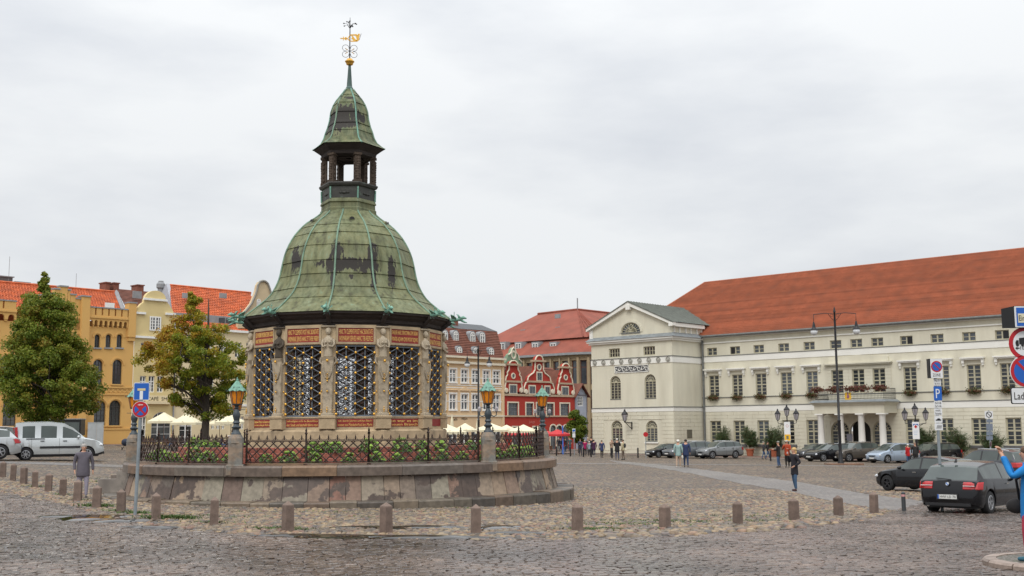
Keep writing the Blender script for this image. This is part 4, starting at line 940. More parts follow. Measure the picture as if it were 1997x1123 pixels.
mb.add([(wt1+.02, .05, zg0), (wt1+.02, DW+1.5, zg0), (wt1+.02, DW+1.5, ze), (wt1+.02, .05, ze)], [(0, 1, 2, 3)]); mb.add([(-.02, .05, zg0), (-.02, 12, zg0), (-.02, 12, ze), (-.02, .05, ze)], [(3, 2, 1, 0)])
mb.build('pediment_wall', m_hall, H.root)
mb = MB()                                                # lunette tracery
for q in np.linspace(0, PI, 11): mb.tube([(tc_, .12, zlc), (tc_-r_*cos(q), .12, zlc+.82*r_*sin(q))], .035, 4)
for f in (.55, .97): mb.tube([(tc_-f*r_*cos(q), .12, zlc+f*.82*r_*sin(q)) for q in np.linspace(0, PI, 15)], .05, 4)
mb.tube([(tc_+.28*cos(q), .10, zlc+.55+.28*sin(q)) for q in np.linspace(0, 2*PI, 13)], .05, 4)
lu = mb.build('lunette_window', m_hallf, H.root); mb = MB(); mb.add([(x, .2, z) for x, z in arcp], [tuple(range(15))]); mb.build('pane', m_glass, lu)
mb = MB(); mb.box(tc_-r_, tc_+r_, -.04, .2, zlc-.12, zlc); mb.build('sill_flashing', m_line, H.root)
mb = MB()
for f in range(14): q0, q1 = PI*f/14, PI*(f+1)/14; mb.prism([(tc_-(r_+.05)*cos(q0), zlc+(r_*.82+.05)*sin(q0)), (tc_-(r_+.30)*cos(q0), zlc+(r_*.82+.30)*sin(q0)), (tc_-(r_+.30)*cos(q1), zlc+(r_*.82+.3)*sin(q1)), (tc_-(r_+.05)*cos(q1), zlc+(r_*.82+.05)*sin(q1))][::-1], -.02, .05)
mb.build('lunette_surround', m_hall, H.root)
mb = MB(); d_ = .38
mb.prism([(-.45, ze-.33), (tm, z_ap-.45), (tm, z_ap-.03), (-.45, ze+.02)], -.35, .15); mb.prism([(tm, z_ap-.45), (wt1+.45, ze-.33), (wt1+.45, ze+.02), (tm, z_ap-.03)], -.35, .15)
mb.box(-.2, .25, -.05, .3, zg0, ze-.2); mb.box(tm-.28, tm+.28, -.4, .1, z_ap-.9, z_ap-.4)
mb.build('pediment_moulding', m_hallw, H.root)
mb = MB(); e0, e1 = -.5, wt1+.5
BK = 15
mb.add([(e0, -.42, ze+.04), (tm, -.42, z_ap+.05), (e1, -.42, ze+.04), (e0, BK, ze+.04), (tm, BK, z_ap+.05), (e1, BK, ze+.04), (e0, -.42, ze-.06), (tm, -.42, z_ap-.05), (e1, -.42, ze-.06)],
    [(1, 0, 3, 4), (1, 4, 5, 2), (0, 1, 7, 6), (1, 2, 8, 7)])
for i in range(30): y_ = -.3+i*.5; mb.box(0, 0, 0, 0, 0, 0) if False else mb.tube([(tm+.02, y_, z_ap+.07), (e1, y_, ze+.06)], .03, 4)
mb.build('wing_roof', m_slate, H.root)
for i, y_ in enumerate(np.linspace(.9, DW-.4, 3)):      # recessed attic panels on the side
    mb = MB(); mb.box(wt1-.05, wt1+.14, y_-.55, y_-.40, zg0+.1, ze-.45); mb.box(wt1-.05, wt1+.14, y_+.40, y_+.55, zg0+.1, ze-.45); mb.build('attic_pilaster', m_hallw, H.root)
mb = MB(); mb.box(wt1-.1, wt1+.4, -.4, DW+.2, ze-.4, ze-.02); mb.build('attic_cornice', m_hallw, H.root)
# medallions in the upper band, ornate frieze, ground-floor rustication grooves
for i in range(9):
    x = .5+(wt1-1.0)*i/8; mb = MB(); mb.lathe([(.001, .07), (.12, .06), (.16, .02), (.26, .0), (.28, .06), (.30, .0)], 12, caps=False)
    mb.v = [(v[0]+x, -.06-v[2], v[1]*-1+(z_band2+z_band2t-.07)/2) for v in mb.v]; mb.build('medallion', mat('weathered_medallion', (.35, .34, .30), .8, .3, 6), H.root)
f0, f1, g0, g1_ = hz(1199, 715)[0], hz(1265, 715)[0], hz(1232, 726.5)[1], hz(1232, 712)[1]
mb = MB(); mb.box(f0, f1, -.03, .02, g0, g1_); fr_ = mb.build('frieze_ground', mat('dark_frieze_ground', (.09, .09, .095), .8, .1, 4), H.root)
mb = MB(); mb.box(f0, f1, -.07, -.03, g1_-.07, g1_); mb.box(f0, f1, -.07, -.03, g0, g0+.07); mb.box(f0, f0+.06, -.07, -.03, g0, g1_); mb.box(f1-.06, f1, -.07, -.03, g0, g1_)
nn_ = 9; hh_ = (g1_-g0)/2-.1
for i in range(nn_):
    x = f0+(f1-f0)*(i+.5)/nn_; zc = (g0+g1_)/2; s_ = 1 if i % 2 else -1
    mb.tube([(x+hh_*f*cos(a), -.05, zc+s_*hh_*f*sin(a)) for f, a in [(1-.085*q, .75*q) for q in range(10)]], .035, 4)
    mb.tube([(x+hh_, -.05, zc), (x+hh_*1.2, -.05, zc+s_*hh_*.8)], .03, 4)
mb.build('frieze_scrolls', m_hallw, fr_)
def bricks_grooves(t0, t1, z0, z1, rows, y, holes, name='ashlar_course', par=None, blk=1.5, axis='x'):
    """rusticated courses: real raised strips with recessed joints between"""
    h_ = (z1-z0)/rows
    for r in range(rows):
        a, b = z0+r*h_+.018, z0+(r+1)*h_-.018; mb = MB(); segs = [(t0, t1)]
        for hh in holes:
            if hh[2]-.05 < (a+b)/2 < hh[3]+.05:
                ns_ = []
                for s0, s1 in segs:
                    if hh[1] <= s0 or hh[0] >= s1: ns_.append((s0, s1)); continue
                    if hh[0] > s0: ns_.append((s0, hh[0]))
                    if hh[1] < s1: ns_.append((hh[1], s1))
                segs = ns_
        for s0, s1 in segs:
            x = s0-(blk*.5 if r % 2 else 0)*0; off = blk*(.5 if r % 2 else 1.0)
            cuts = [s0]+[c for c in np.arange(t0+off, t1, blk) if s0+.25 < c < s1-.25]+[s1]
            for c0, c1 in zip(cuts[:-1], cuts[1:]):
                if axis == 'x': mb.box(c0+.015*(c0 != s0), c1-.015*(c1 != s1), y-.035, y+.01, a, b)
                else: mb.box(y-.01, y+.035, c0+.015, c1-.015, a, b)
        if mb.f: mb.build(name, m_hall, par or H.root, kind='stuff')
npan = [(hz(1178, 840)[0], hz(1222, 840)[0]), (hz(1245, 840)[0], hz(1291.5, 840)[0])]; zpt_ = hz(1235, 818)[1]; zpb = hz(1235, 877)[1]
bricks_grooves(0, wt1, .1, z_band1-.02, 11, 0, [(a, b, zpb, zpt_) for a, b in npan])
bricks_grooves(0, DW, .1, z_band1-.02, 11, wt1, [], axis='y')
# wall lantern on the wing
xl, zl_ = hz(1233, 826)[0], hz(1233, 828)[1]
mb = MB(); mb.prism([(0, -.1), (0, .75), (0, .75), (0, -.1)], 0, 0) if False else None
mb.box(xl-.05, xl+.05, -.12, -.04, zl_-.5, zl_+.3); mb.tube([(xl, -.1, zl_+.2), (xl-.0, -1.35, zl_+.25)], .05, 5); mb.tube([(xl, -.1, zl_-.45), (xl, -1.2, zl_+.22)], .04, 5)
wlan = mb.build('wall_lantern', m_black, H.root)
def lantern_head(s=1.0):
    a = MB(); a.lathe([(.06*s, 0), (.09*s, .05*s), (.14*s, .08*s)], 6); a.lathe([(.28*s, .62*s), (.30*s, .66*s), (.12*s, .88*s), (.07*s, .92*s), (.09*s, .98*s), (.02*s, 1.1*s)], 6)
    for k in range(6): q = 2*PI*k/6; a.tube([(.14*s*sin(q), -.14*s*cos(q), .08*s), (.275*s*sin(q), -.275*s*cos(q), .64*s)], .014*s, 4)
    b = MB(); b.lathe([(.12*s, .09*s), (.25*s, .62*s)], 6); return a, b
m_lglass = mat('milky_lantern_glass', (.36, .34, .36), .2, .1, 3, spec=.6)
la_, lb_ = lantern_head(1.25); lm = (la_.mesh('lantern_cage', m_black), lb_.mesh('lantern_glass', m_lglass))
lc_ = link('lantern_cage', lm[0], wlan, (xl, -1.3, zl_+.3)); lc_.parent = H.root; link('lantern_glass', lm[1], lc_)
# ---- main facade
def mrect(pc, wpx, pz0, pz1, ar=False): return hrect(pc-wpx/2, pc+wpx/2, pz0, pz1, ar, M0)
ups = [1390.4, 1435.6, 1482, 1531, 1581, 1633, 1673.5, 1714.6, 1771.8, 1832.3, 1895, 1960]
firsts = [1392.3, 1437.9, 1484.3, 1533.7, 1584, 1633.5, 1674.4, 1715, 1775.8, 1839, 1900.5, 1966]
grounds = [1393, 1438.8, 1485.6, 1534.4, 1582, None, None, None, 1775.8, 1841, 1905, 1972]
zU0, zU1 = M0(1895, 665)[1], M0(1895, 647)[1]; zF0, zF1 = M0(1900, 760)[1], M0(1900, 710.5)[1]; zG0, zG1 = M0(1905, 868)[1], M0(1905, 815)[1]
sp_w = 1.20
def mk(px, z0, z1, w_): t = M0(px, 750)[0]; return (t-w_/2, t+w_/2, z0, z1, False)
ts = [M0(p, 750)[0] for p in firsts]; stp = ts[-1]-ts[-2]
H1 = [mk(p, zU0, zU1, 1.22) for p in ups]; H2 = [mk(p, zF0, zF1, 1.25) for p in firsts]; H3 = [mk(p, zG0, zG1, 1.35) for p in grounds if p]
for i in range(1, 5):
    t = ts[-1]+stp*i
    if t+1 < TE: H1.append((t-.61, t+.61, zU0, zU1, False)); H2.append((t-.62, t+.62, zF0, zF1, False)); H3.append((t-.67, t+.67, zG0, zG1, False))
tA, tD, tB = M0(1638, 830)[0], M0(1677.5, 830)[0], M0(1719.8, 830)[0]
zAr = M0(1680, 820)[1]; zDb = M0(1680, 882)[1]
H4 = [(tA-.95, tA+.95, zG0-.1, zAr, True), (tB-.95, tB+.95, zG0-.1, zAr, True)]; HD_ = (tD-1.05, tD+1.05, -.4, zAr, True)
z_eav = M0(1660, 637.5)[1]
mb = wall(wt1, TE, -.6, z_eav+.05, H1+H2+H3+H4+[HD_], DW, .3); mb.add([(TE, DW, -.6), (TE, DW+20, -.6), (TE, DW+20, z_eav), (TE, DW, z_eav)], [(0, 1, 2, 3)])
mb.build('main_wall', m_hall, H.root)
for i, h in enumerate(H1): window(H, h, 2, 2, m_hallf, DW+.12, .09, .045)
for i, h in enumerate(H2): window(H, h, 2, 6, m_hallf, DW+.12, .09, .045, trans=.5)
for i, h in enumerate(H3): window(H, h, 2, 6, m_hallf, DW+.14, .12, .05, trans=.53)
for h in H4: window(H, h, 2, 7, m_hallf, DW+.14, .12, .05, fan=True)
mb = MB(); mb.add([(HD_[0]-.5, DW+1.6, -.4), (HD_[1]+.5, DW+1.6, -.4), (HD_[1]+.5, DW+1.6, zAr+.3), (HD_[0]-.5, DW+1.6, zAr+.3)], [(0, 1, 2, 3)]); mb.add([(HD_[0]-.5, DW+.3, zAr+.3), (HD_[1]+.5, DW+.3, zAr+.3), (HD_[1]+.5, DW+1.6, zAr+.3), (HD_[0]-.5, DW+1.6, zAr+.3)], [(0, 1, 2, 3)]); mb.build('door_recess', mat('dark_door_wood', (.03, .028, .028), .6, .2, 3), H.root)
# open casements: dark gaps behind some sashes
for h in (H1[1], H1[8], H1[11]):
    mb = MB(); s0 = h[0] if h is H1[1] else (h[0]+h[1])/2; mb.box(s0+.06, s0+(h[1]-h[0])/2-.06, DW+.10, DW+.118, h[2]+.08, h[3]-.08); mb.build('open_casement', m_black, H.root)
zB1, zB1t = M0(1660, 798.5)[1], M0(1660, 785.5)[1]; zB2, zB2t = M0(1560, 697.5)[1], M0(1560, 684.5)[1]; zS = M0(1560, 770.5)[1]
for (za, zb) in ((zB1, zB1t), (zB2, zB2t)):
    mb = MB(); mb.box(wt1, TE, DW-.05, DW+.02, za, zb-.06); mb.build('white_band', m_hallw, H.root); mb = MB(); mb.box(wt1, TE, DW-.10, DW+.02, zb-.06, zb); mb.build('band_flashing', m_line, H.root)
mb = MB(); mb.box(wt1, TE, DW-.08, DW+.02, zS-.05, zS+.02); mb.build('band_flashing', m_line, H.root)
mb = MB(); mb.box(wt1, TE, DW-.10, DW+.02, z_eav-.75, z_eav-.62); mb.box(wt1+.0, TE, DW-.30, DW+.02, z_eav-.18, z_eav); mb.build('eaves_moulding', m_hallw, H.root)
mb = MB(); mb.tube([(wt1+.2, DW-.52, z_eav+.02), (TE, DW-.52, z_eav+.02)], .13, 8); mb.build('gutter', m_line, H.root)
xd = M0(1369.5, 750)[0]+.25
mb = MB(); mb.tube([(xd, DW-.15, .2), (xd, DW-.15, z_eav-.5), (xd-.1, DW-.45, z_eav)], .12, 8); mb.lathe([(.12, z_eav-.35), (.3, z_eav), (.3, z_eav+.2)], 8, cx=xd-.1, cy=DW-.4); mb.build('drainpipe', m_line, H.root)
for i, h in enumerate(H2):                               # window hoods on consoles
    if i in (5, 6, 7): continue
    c = (h[0]+h[1])/2; zt = h[3]+.42; mb = MB(); mb.box(c-1.08, c+1.08, DW-.42, DW, zt+.12, zt+.24); mb.box(c-1.0, c+1.0, DW-.32, DW, zt, zt+.12); ho = mb.build('window_hood', m_hallw, H.root)
    for s_ in (-1, 1): mb = MB(); mb.box(c+s_*.88-.11, c+s_*.88+.11, DW-.26, DW, zt-.30, zt); mb.box(c+s_*.88-.08, c+s_*.88+.08, DW-.17, DW, zt-.52, zt-.30); mb.build('console', m_hallw, ho)
for h in H3+H4: mb = MB(); mb.box(h[0]-.25, h[1]+.25, DW-.22, DW+.14, h[2]-.28, h[2]-.02); mb.build('stone_sill', mat('dark_stone_sill', (.12, .12, .12), .7, .2, 4), H.root)
bricks_grooves(wt1+.05, TE, .1, zB1-.02, 12, DW, [(h[0]-.02, h[1]+.02, h[2]-.3, h[3]+.02) for h in H3+H4]+[(HD_[0], HD_[1], -1, zAr)])
bx0, bx1 = (ts[5]+ts[4])/2+.3, (ts[7]+ts[8])/2-.3
bricks_grooves(bx0, bx1, zF0-.3, zF1+.35, 9, DW, [(h[0]-.02, h[1]+.02, h[2]-.02, h[3]+.02) for h in H2[5:8]], 'balcony_ashlar')
mb = MB(); zt = H2[5][3]+.42; mb.box(bx0-.2, bx1+.2, DW-.42, DW, zt+.12, zt+.24); mb.box(bx0-.1, bx1+.1, DW-.3, DW, zt, zt+.12); mb.prism([(bx0+.2, zt+.26), (bx1-.2, zt+.26), (bx1-.2, zt+.72), ((bx0+bx1)/2, zt+1.0), (bx0+.2, zt+.72)], DW-.1, DW); mb.build('flat_pediment', m_hall, H.root)
# portico
q_ = 0; lo, hi = -6, DW
tR = M0(1749.4, 790)[0]
for _ in range(40):
    md = (lo+hi)/2
    if px_of(tR, md, 5)[0] > 1723.8: hi = md
    else: lo = md
    # moving outwards (smaller y) moves the corner left
for _ in range(1): pass
ys_ = np.linspace(DW-5, DW, 400); pxs_ = [px_of(tR, y_, 5)[0] for y_ in ys_]; YP = float(ys_[int(np.argmin([abs(p-1723.8) for p in pxs_]))])
PF = lambda px, py: H.tz(px, py, YP)
tL = PF(1587.5, 790)[0]
ze0, ze1 = PF(1660, 806)[1], PF(1660, 789.5)[1]
mb = MB(); mb.box(tL, tR, YP, DW, ze0, ze1); mb.box(tL-.12, tR+.12, YP-.12, DW, ze1, ze1+.14); mb.box(tL-.25, tR+.25, YP-.28, DW, ze1+.14, ze1+.26); po = mb.build('portico_entablature', m_hall, H.root)
mb = MB(); mb.add([(tL-.4, YP-.42, ze1+.26), (tR+.4, YP-.42, ze1+.26), (tR+.05, YP+.02, ze1+.5), (tL-.05, YP+.02, ze1+.5), (tR+.4, DW, ze1+.26), (tR+.05, DW, ze1+.5), (tL-.4, DW, ze1+.26), (tL-.05, DW, ze1+.5)], [(0, 1, 2, 3), (1, 4, 5, 2), (6, 0, 3, 7), (3, 2, 5, 7)]); mb.build('portico_flashing', MC['blue_grey_lead'], po)
colm = MB(); colm.lathe([(.36, -.5), (.36, .1), (.34, .15), (.33, 1.0), (.28, ze0-.32), (.31, ze0-.28), (.30, ze0-.22), (.38, ze0-.12)], 16); colm.box(-.42, .42, -.42, .42, ze0-.12, ze0); cme = auto(colm.build('column', m_hallw, H.root, (0, 0, 0)), 50)
for i in range(4):
    t = tL+.42+(tR-tL-.84)*i/3
    c = cme if i == 0 else link('column', cme.data, H.root); c.location = (t, YP+.42, 0)
mb = MB(); zr0 = ze1+.52; zr1 = zr0+1.0; mb.tube([(tL+.1, DW, zr1), (tL+.1, YP+.15, zr1), (tR-.1, YP+.15, zr1), (tR-.1, DW, zr1)], .03, 4); mb.tube([(tL+.1, DW, zr0+.08), (tL+.1, YP+.15, zr0+.08), (tR-.1, YP+.15, zr0+.08), (tR-.1, DW, zr0+.08)], .025, 4)
rail = mb.build('balcony_railing', m_black, po)
mb = MB()
for t in np.arange(tL+.1, tR-.1, .14): mb.tube([(t, YP+.15, zr0), (t, YP+.15, zr1)], .012, 4, False)
for y_ in np.arange(YP+.15, DW, .14): mb.tube([(tL+.1, y_, zr0), (tL+.1, y_, zr1)], .012, 4, False); mb.tube([(tR-.1, y_, zr0), (tR-.1, y_, zr1)], .012, 4, False)
mb.build('railing_bars', m_black, rail, kind='stuff')
mb = MB(); tcr, zcr = PF(1653, 773)[0], PF(1653, 773)[1]; mb.box(tcr-.30, tcr+.30, YP+.08, YP+.11, zcr-.38, zcr+.38)
for k in range(10): a = 2*PI*k/10; mb.prism([(tcr+.28*cos(a-.15), zcr+.28*sin(a-.15)), (tcr+.48*cos(a), zcr+.5*sin(a)), (tcr+.28*cos(a+.15), zcr+.28*sin(a+.15))], YP+.07, YP+.10)
cr_ = mb.build('balcony_crest', mat('yellow_crest', (.70, .42, .04), .5, .15, 6), rail)
mb = MB(); mb.ball((tcr, YP+.07, zcr-.02), .16, 7, 5, (.9, .2, 1.2)); mb.box(tcr-.05, tcr+.05, YP+.05, YP+.09, zcr+.12, zcr+.34); mb.build('crest_shield', mat('crest_shield_paint', (.30, .12, .20), .5, .4, 9), cr_)
# roof with real tile courses
zr_l = H.tz(1372, 554, DW+9)[1]; z_r = H.tz(1700, 518, DW+9.5)[1]
RD = 9.5
nrow = 34; xt = H.tz(1374, 554, DW+RD)[0]
for r in range(nrow):
    y0, y1 = DW-.5+(RD+.5)*r/nrow, DW-.5+(RD+.5)*(r+1)/nrow+.04; z0, z1_ = z_eav+.12+(z_r-z_eav-.12)*r/nrow, z_eav+.12+(z_r-z_eav-.12)*(r+1)/nrow
    mb = MB(); x0 = xt - 6.5 + 6.5*(r/nrow)
    mb.add([(x0, y0, z0+.17), (TE, y0, z0+.17), (TE, y1, z1_), (x0, y1, z1_), (x0, y0, z0-.03), (TE, y0, z0-.03)], [(0, 1, 2, 3), (4, 5, 1, 0)])
    mb.build('tile_course', m_tile, H.root)
mb = MB(); xr = wt1; mb.add([(xt-6.5, DW-.5, z_eav+.1), (xt, DW+RD, z_r), (xt-6.5, DW+RD, z_eav), (TE, DW+RD, z_r), (TE, DW+2*RD, z_eav), (xt-6.5, DW+2*RD, z_eav)], [(0, 1, 2), (1, 3, 4, 5), (1, 5, 2)]); mb.build('rear_roof', m_tile, H.root)
mb = MB(); mb.tube([(xt, DW+RD, z_r+.05), (TE, DW+RD, z_r+.05)], .16, 6); mb.tube([(xt-6.5, DW-.5, z_eav+.12), (xt, DW+RD, z_r+.05)], .14, 6); mb.build('ridge_tiles', m_tile, H.root)
mb = MB(); mb.box(M0(1343, 870)[0]+.0-1.5, M0(1343, 870)[0]-1.5, 0, 0, 0, 0) if False else None
y_pl = H.yoff(1344, 846, wt1)[0]; z_pl = H.yoff(1344, 846, wt1)[1]; mb.box(wt1+.03, wt1+.07, y_pl-.45, y_pl+.45, z_pl-.45, z_pl+.45); mb.build('wall_plaque', mat('bronze_plaque', (.13, .12, .09), .5, .2, 5), H.root)
mb = MB(); t_ = M0(1657.5, 852)[0]; z_ = M0(1657.5, 852)[1]; mb.box(t_-.3, t_+.3, DW-.07, DW-.04, z_-.35, z_+.3); mb.build('notice_board', mat('notice_grey', (.30, .30, .36), .5, .1, 5), H.root)
# low dark plinth and pavement in front
mb = MB(); mb.box(-.1, wt1+.1, -.06, 0, -.6, .1); mb.build('base_course', m_kerb, H.root)
def strip_world(name, F_, t0, t1, y0, y1, h_, m1, dz=0):
    mb = MB(); n_ = 24; vs = []
    for i in range(n_+1):
        t = t0+(t1-t0)*i/n_
        for y_ in (y0, y1):
            X = F_.P[0]+F_.u[0]*t+F_.nn[0]*y_; Y = F_.P[1]+F_.u[1]*t+F_.nn[1]*y_; vs.append((X, Y, gzf(X, Y)+h_))
            vs.append((X, Y, gzf(X, Y)-.2))
    fs = []
    for i in range(n_): a = i*4; fs += [(a, a+4, a+6, a+2), (a+1, a+5, a+4, a)]
    mb.add(vs, fs); o = mb.build(name, m1); o['kind'] = 'structure'; return o
strip_world('town_hall_pavement', H, -6, TE, -3.2, DW+.2, .10, m_pave)
strip_world('pavement_kerb', H, -6, TE, -3.5, -3.2, .105, m_kerb)

for a_, b_ in npan:                                     # plain recessed panels round the low arched windows
    mb = MB(); mb.box(a_, b_, -.05, -.012, zpt_, zpt_+.07); mb.box(a_, b_, -.07, -.012, zpb-.08, zpb); mb.build('panel_edge', m_hall, H.root)
# ---------------------------------------------------------------- the row on the left
m_yel = mat('ochre_render', (.64, .385, .125), .85, .09, .7, .15, 20, col2=(.54, .32, .11), c2s=.7, c2t=.56, c2w=.16, stretch=(1, 1, .3))
m_lyel = mat('pale_yellow_render', (.62, .50, .25), .85, .06, .7, .15, 20)
m_cyel = mat('light_cream_render', (.66, .56, .36), .85, .06, .7, .15, 20)
m_otile = mat('orange_pantile', (.50, .115, .035), .75, .25, 1.5, .4, 6, col2=(.30, .07, .03), c2s=1.2, c2t=.6, c2w=.2)
m_btile = mat('brown_roof_tile', (.16, .060, .038), .8, .25, 1.5, .4, 6)
m_lead = mat('grey_zinc', (.25, .26, .27), .5, .15, 2)
m_brick = mat('chimney_brick', (.20, .075, .05), .85, .2, 3)
m_brownf = mat('dark_window_frame', (.05, .045, .04), .6, .1, 3)
def tiled_roof(F, quad, rows, mt, parent=None, step=.07, pan=0, name='tile_course'):
    """quad: (x0, y0, z0) left eave, right eave, right ridge, left ridge; courses of overlapping tiles; pan: width of rolled pantiles"""
    a, b, c, d = [Vector(q) for q in quad]; n_ = (b-a).cross(d-a).normalized()
    if n_.z < 0: n_ = -n_
    for r in range(rows):
        f0, f1 = r/rows, (r+1)/rows; p0 = a.lerp(d, f0); p1 = b.lerp(c, f0); q0 = a.lerp(d, f1); q1 = b.lerp(c, f1)
        nseg = max(1, int((p1-p0).length/pan)*3) if pan else 1; vs = []
        for i in range(nseg+1):
            t = i/nseg; hgt = step + (pan*.22*(1 if i % 3 == 1 else (.35 if i % 3 == 2 else 0)) if pan else 0)
            vs += [p0.lerp(p1, t)-n_*.03, p0.lerp(p1, t)+n_*hgt, q0.lerp(q1, t)+n_*(hgt-step+.01)]
        fs = []
        for i in range(nseg): k = i*3; fs += [(k, k+3, k+4, k+1), (k+1, k+4, k+5, k+2)]
        mb = MB(); mb.add(vs, fs); mb.build(name, mt, parent or F.root)
PL = XY(258, 850, 118.0)[:2]
Y = Fac('ochre_building', PL, LD, 'ochre neo-Gothic building with battlements, corbel arches and orange pantile roof', 'building')
tz = Y.tz
zcap = tz(210, 600)[1]; zgap0 = tz(210, 616)[1]; zcn = tz(210, 621)[1]; zcb0 = tz(210, 636)[1]; zcb1 = tz(210, 626)[1]; t_r = tz(263, 610)[0]; t_p1 = tz(171, 620)[0]; t_p0 = tz(159, 620)[0]
T0 = -32
def yh(pa, pb, p0, p1, ar=True): pm = (pa+pb)/2; return (tz(pa, p1)[0], tz(pb, p1)[0], tz(pm, p1)[1], tz(pm, p0)[1], ar)
up3 = [yh(p-5.4, p+5.4, 652, 677.6) for p in (189.4, 211, 232.6)]
mid = [yh(p-9.5, p+9.5, 701, 749) for p in (190, 228)]
low = [yh(p-11.5, p+11.5, 780.5, 829.4) for p in (194, 223.6)]
dt = t_p1-t_p0
extra = []
t_l = tz(30, 620)[0]
for base_h, offs in ((up3[1], (-10.5, -13.2, -15.6, -7.6, -5.4)), (mid[1], (-6.4, -10.2, -14.3)), (low[1], (-6.4, -9.6, -13.2, -16.6))):
    for o_ in offs: extra.append((base_h[0]-1.2+o_, base_h[1]-1.2+o_, base_h[2], base_h[3], True))
holes = up3+mid+low+extra
clean = []
for h in holes:
    if all(h[1] < g_[0]-.1 or h[0] > g_[1]+.1 or h[3] < g_[2] or h[2] > g_[3] for g_ in clean): clean.append(h)
mb = wall(T0, t_r, -.8, zcb0-.1, clean, 0, .35); mb.box(t_r-.001, t_r, 0, 10, -.8, zcap-.5); mb.build('wall', m_yel, Y.root)
for h in clean:
    window(Y, h, 2 if h[1]-h[0] < .8 else 3, 5, m_brownf, .22, .05, .025)
    mb = MB(); mb.box(h[0]-.15, h[1]+.15, -.14, .3, h[2]-.14, h[2]); mb.build('window_sill', m_lead if h[3]-h[2] < 1.8 else m_yel, Y.root)
    mb = MB(); c = (h[0]+h[1])/2; r = (h[1]-h[0])/2; zc = h[3]-r
    for i in range(14): q0, q1 = PI*i/14, PI*(i+1)/14; mb.prism([(c-(r+.10)*cos(q0), zc+(r+.10)*sin(q0)), (c-(r+.26)*cos(q0), zc+(r+.26)*sin(q0)), (c-(r+.26)*cos(q1), zc+(r+.26)*sin(q1)), (c-(r+.10)*cos(q1), zc+(r+.10)*sin(q1))][::-1], -.07, 0)
    mb.build('arch_moulding', m_yel, Y.root)
def battlement(ta, tb, nm, nc):
    mb = MB(); zt = zcb0
    # corbel table with little arches
    w_ = (tb-ta)/nc
    for i in range(nc):
        c = ta+(i+.5)*w_; r = w_*.33; pts = [(c-r*cos(q), zcb1-r+.0+r*sin(q)) for q in np.linspace(0, PI, 9)]
        mb.add([(ta+i*w_, -.25, zcb1+.15), (ta+(i+1)*w_, -.25, zcb1+.15)]+[(ta+(i+1)*w_, -.25, zt+.1), (c+r, -.25, zt+.1)]+[(x, -.25, z) for x, z in pts[::-1]]+[(c-r, -.25, zt+.1), (ta+i*w_, -.25, zt+.1)], [tuple(range(16-1))[::-1]] if False else [])
        for j in range(8): p, q = pts[j], pts[j+1]; mb.add([(p[0], -.25, p[1]), (q[0], -.25, q[1]), (q[0], -.25, zcb1+.15), (p[0], -.25, zcb1+.15), (p[0], .0, p[1]), (q[0], .0, q[1])], [(0, 1, 2, 3), (0, 4, 5, 1)])
        mb.box(ta+i*w_, c-r, -.25, 0, zt+.05, zcb1+.15); mb.box(c+r, ta+(i+1)*w_, -.25, 0, zt+.05, zcb1+.15)
        mb.box(c+r+.04, c+r+2*(w_/2-r)-.04, -.2, 0, zt-.12, zt+.05)
    mb.build('corbel_table', m_yel, Y.root)
    mb = MB(); mb.box(ta, tb, -.27, .25, zcb1+.15, zgap0); mb.box(ta, tb, -.36, .0, zcn-.05, zcn+.12); mb.build('parapet', m_yel, Y.root)
    w_ = (tb-ta)/nm
    for i in range(nm):
        mb = MB(); mb.box(ta+i*w_+.09, ta+(i+1)*w_-.09, -.27, .25, zgap0, zcap-.12); me_ = mb.build('merlon', m_yel, Y.root); mb = MB(); mb.box(ta+i*w_+.04, ta+(i+1)*w_-.04, -.33, .3, zcap-.12, zcap); mb.build('coping', m_lead, me_)
battlement(t_p1, tz(248, 610)[0], 6, 8)
battlement(T0, t_l, 15, 20)
mb = MB(); ta = tz(249, 600)[0]; zt = tz(256, 590)[1]; mb.box(ta, t_r, -.32, .6, zcb0-1.0, zt-.1); mb.box(ta+.1, t_r, -.22, .3, zcb0-1.4, zcb0-1.0); tu = mb.build('corner_turret', m_yel, Y.root); mb = MB(); mb.box(ta-.06, t_r+.06, -.38, .66, zt-.1, zt+.05); mb.build('coping', m_lead, tu)
for (pa, pb, pt) in ((115, 130, 557), (131, 135.5, 564), (136, 146.5, 573), (147, 158.5, 581), (156.5, 172, 577), (104, 114.5, 562), (92, 103.5, 571), (76, 91, 575)):
    a, b_ = tz(pa, 600)[0], tz(pb, 600)[0]; z1_ = tz((pa+pb)/2, pt)[1]; big = pa in (156.5, 76)
    mb = MB(); mb.box(a, b_, -.45 if big else -.1, .5, -.8 if big else zcb0-.6, z1_-.12); st = mb.build('buttress' if big else 'gable_step', m_yel, Y.root); mb = MB(); mb.box(a-.06, b_+.06, (-.45 if big else -.1)-.08, .58, z1_-.12, z1_+.02); mb.build('coping', m_lead, st)
a, b_ = tz(88, 620)[0], t_p0; mb = MB(); mb.box(a, b_, -.1, 0, zcb0-1.0, zcb0+.6); mb.build('gable_base', m_yel, Y.root)
zf0, zf1 = tz(230, 768)[1], tz(230, 756)[1]
mb = MB(); mb.box(T0, t_r, -.10, 0, zf1-.05, zf1+.12); mb.box(T0, t_r, -.10, 0, zf0-.12, zf0); mb.build('string_course', m_yel, Y.root)
mb = MB()
for x in np.arange(tz(170, 760)[0], t_r-.3, .5): mb.tube([(x+.22*cos(q), -.03, (zf0+zf1)/2+.2*sin(q)) for q in np.linspace(0, 2*PI, 9)], .035, 3, False); mb.tube([(x-.05, -.03, zf0), (x+.45, -.03, zf1)], .03, 3, False)
mb.build('ornament_frieze', m_yel, Y.root, kind='stuff')
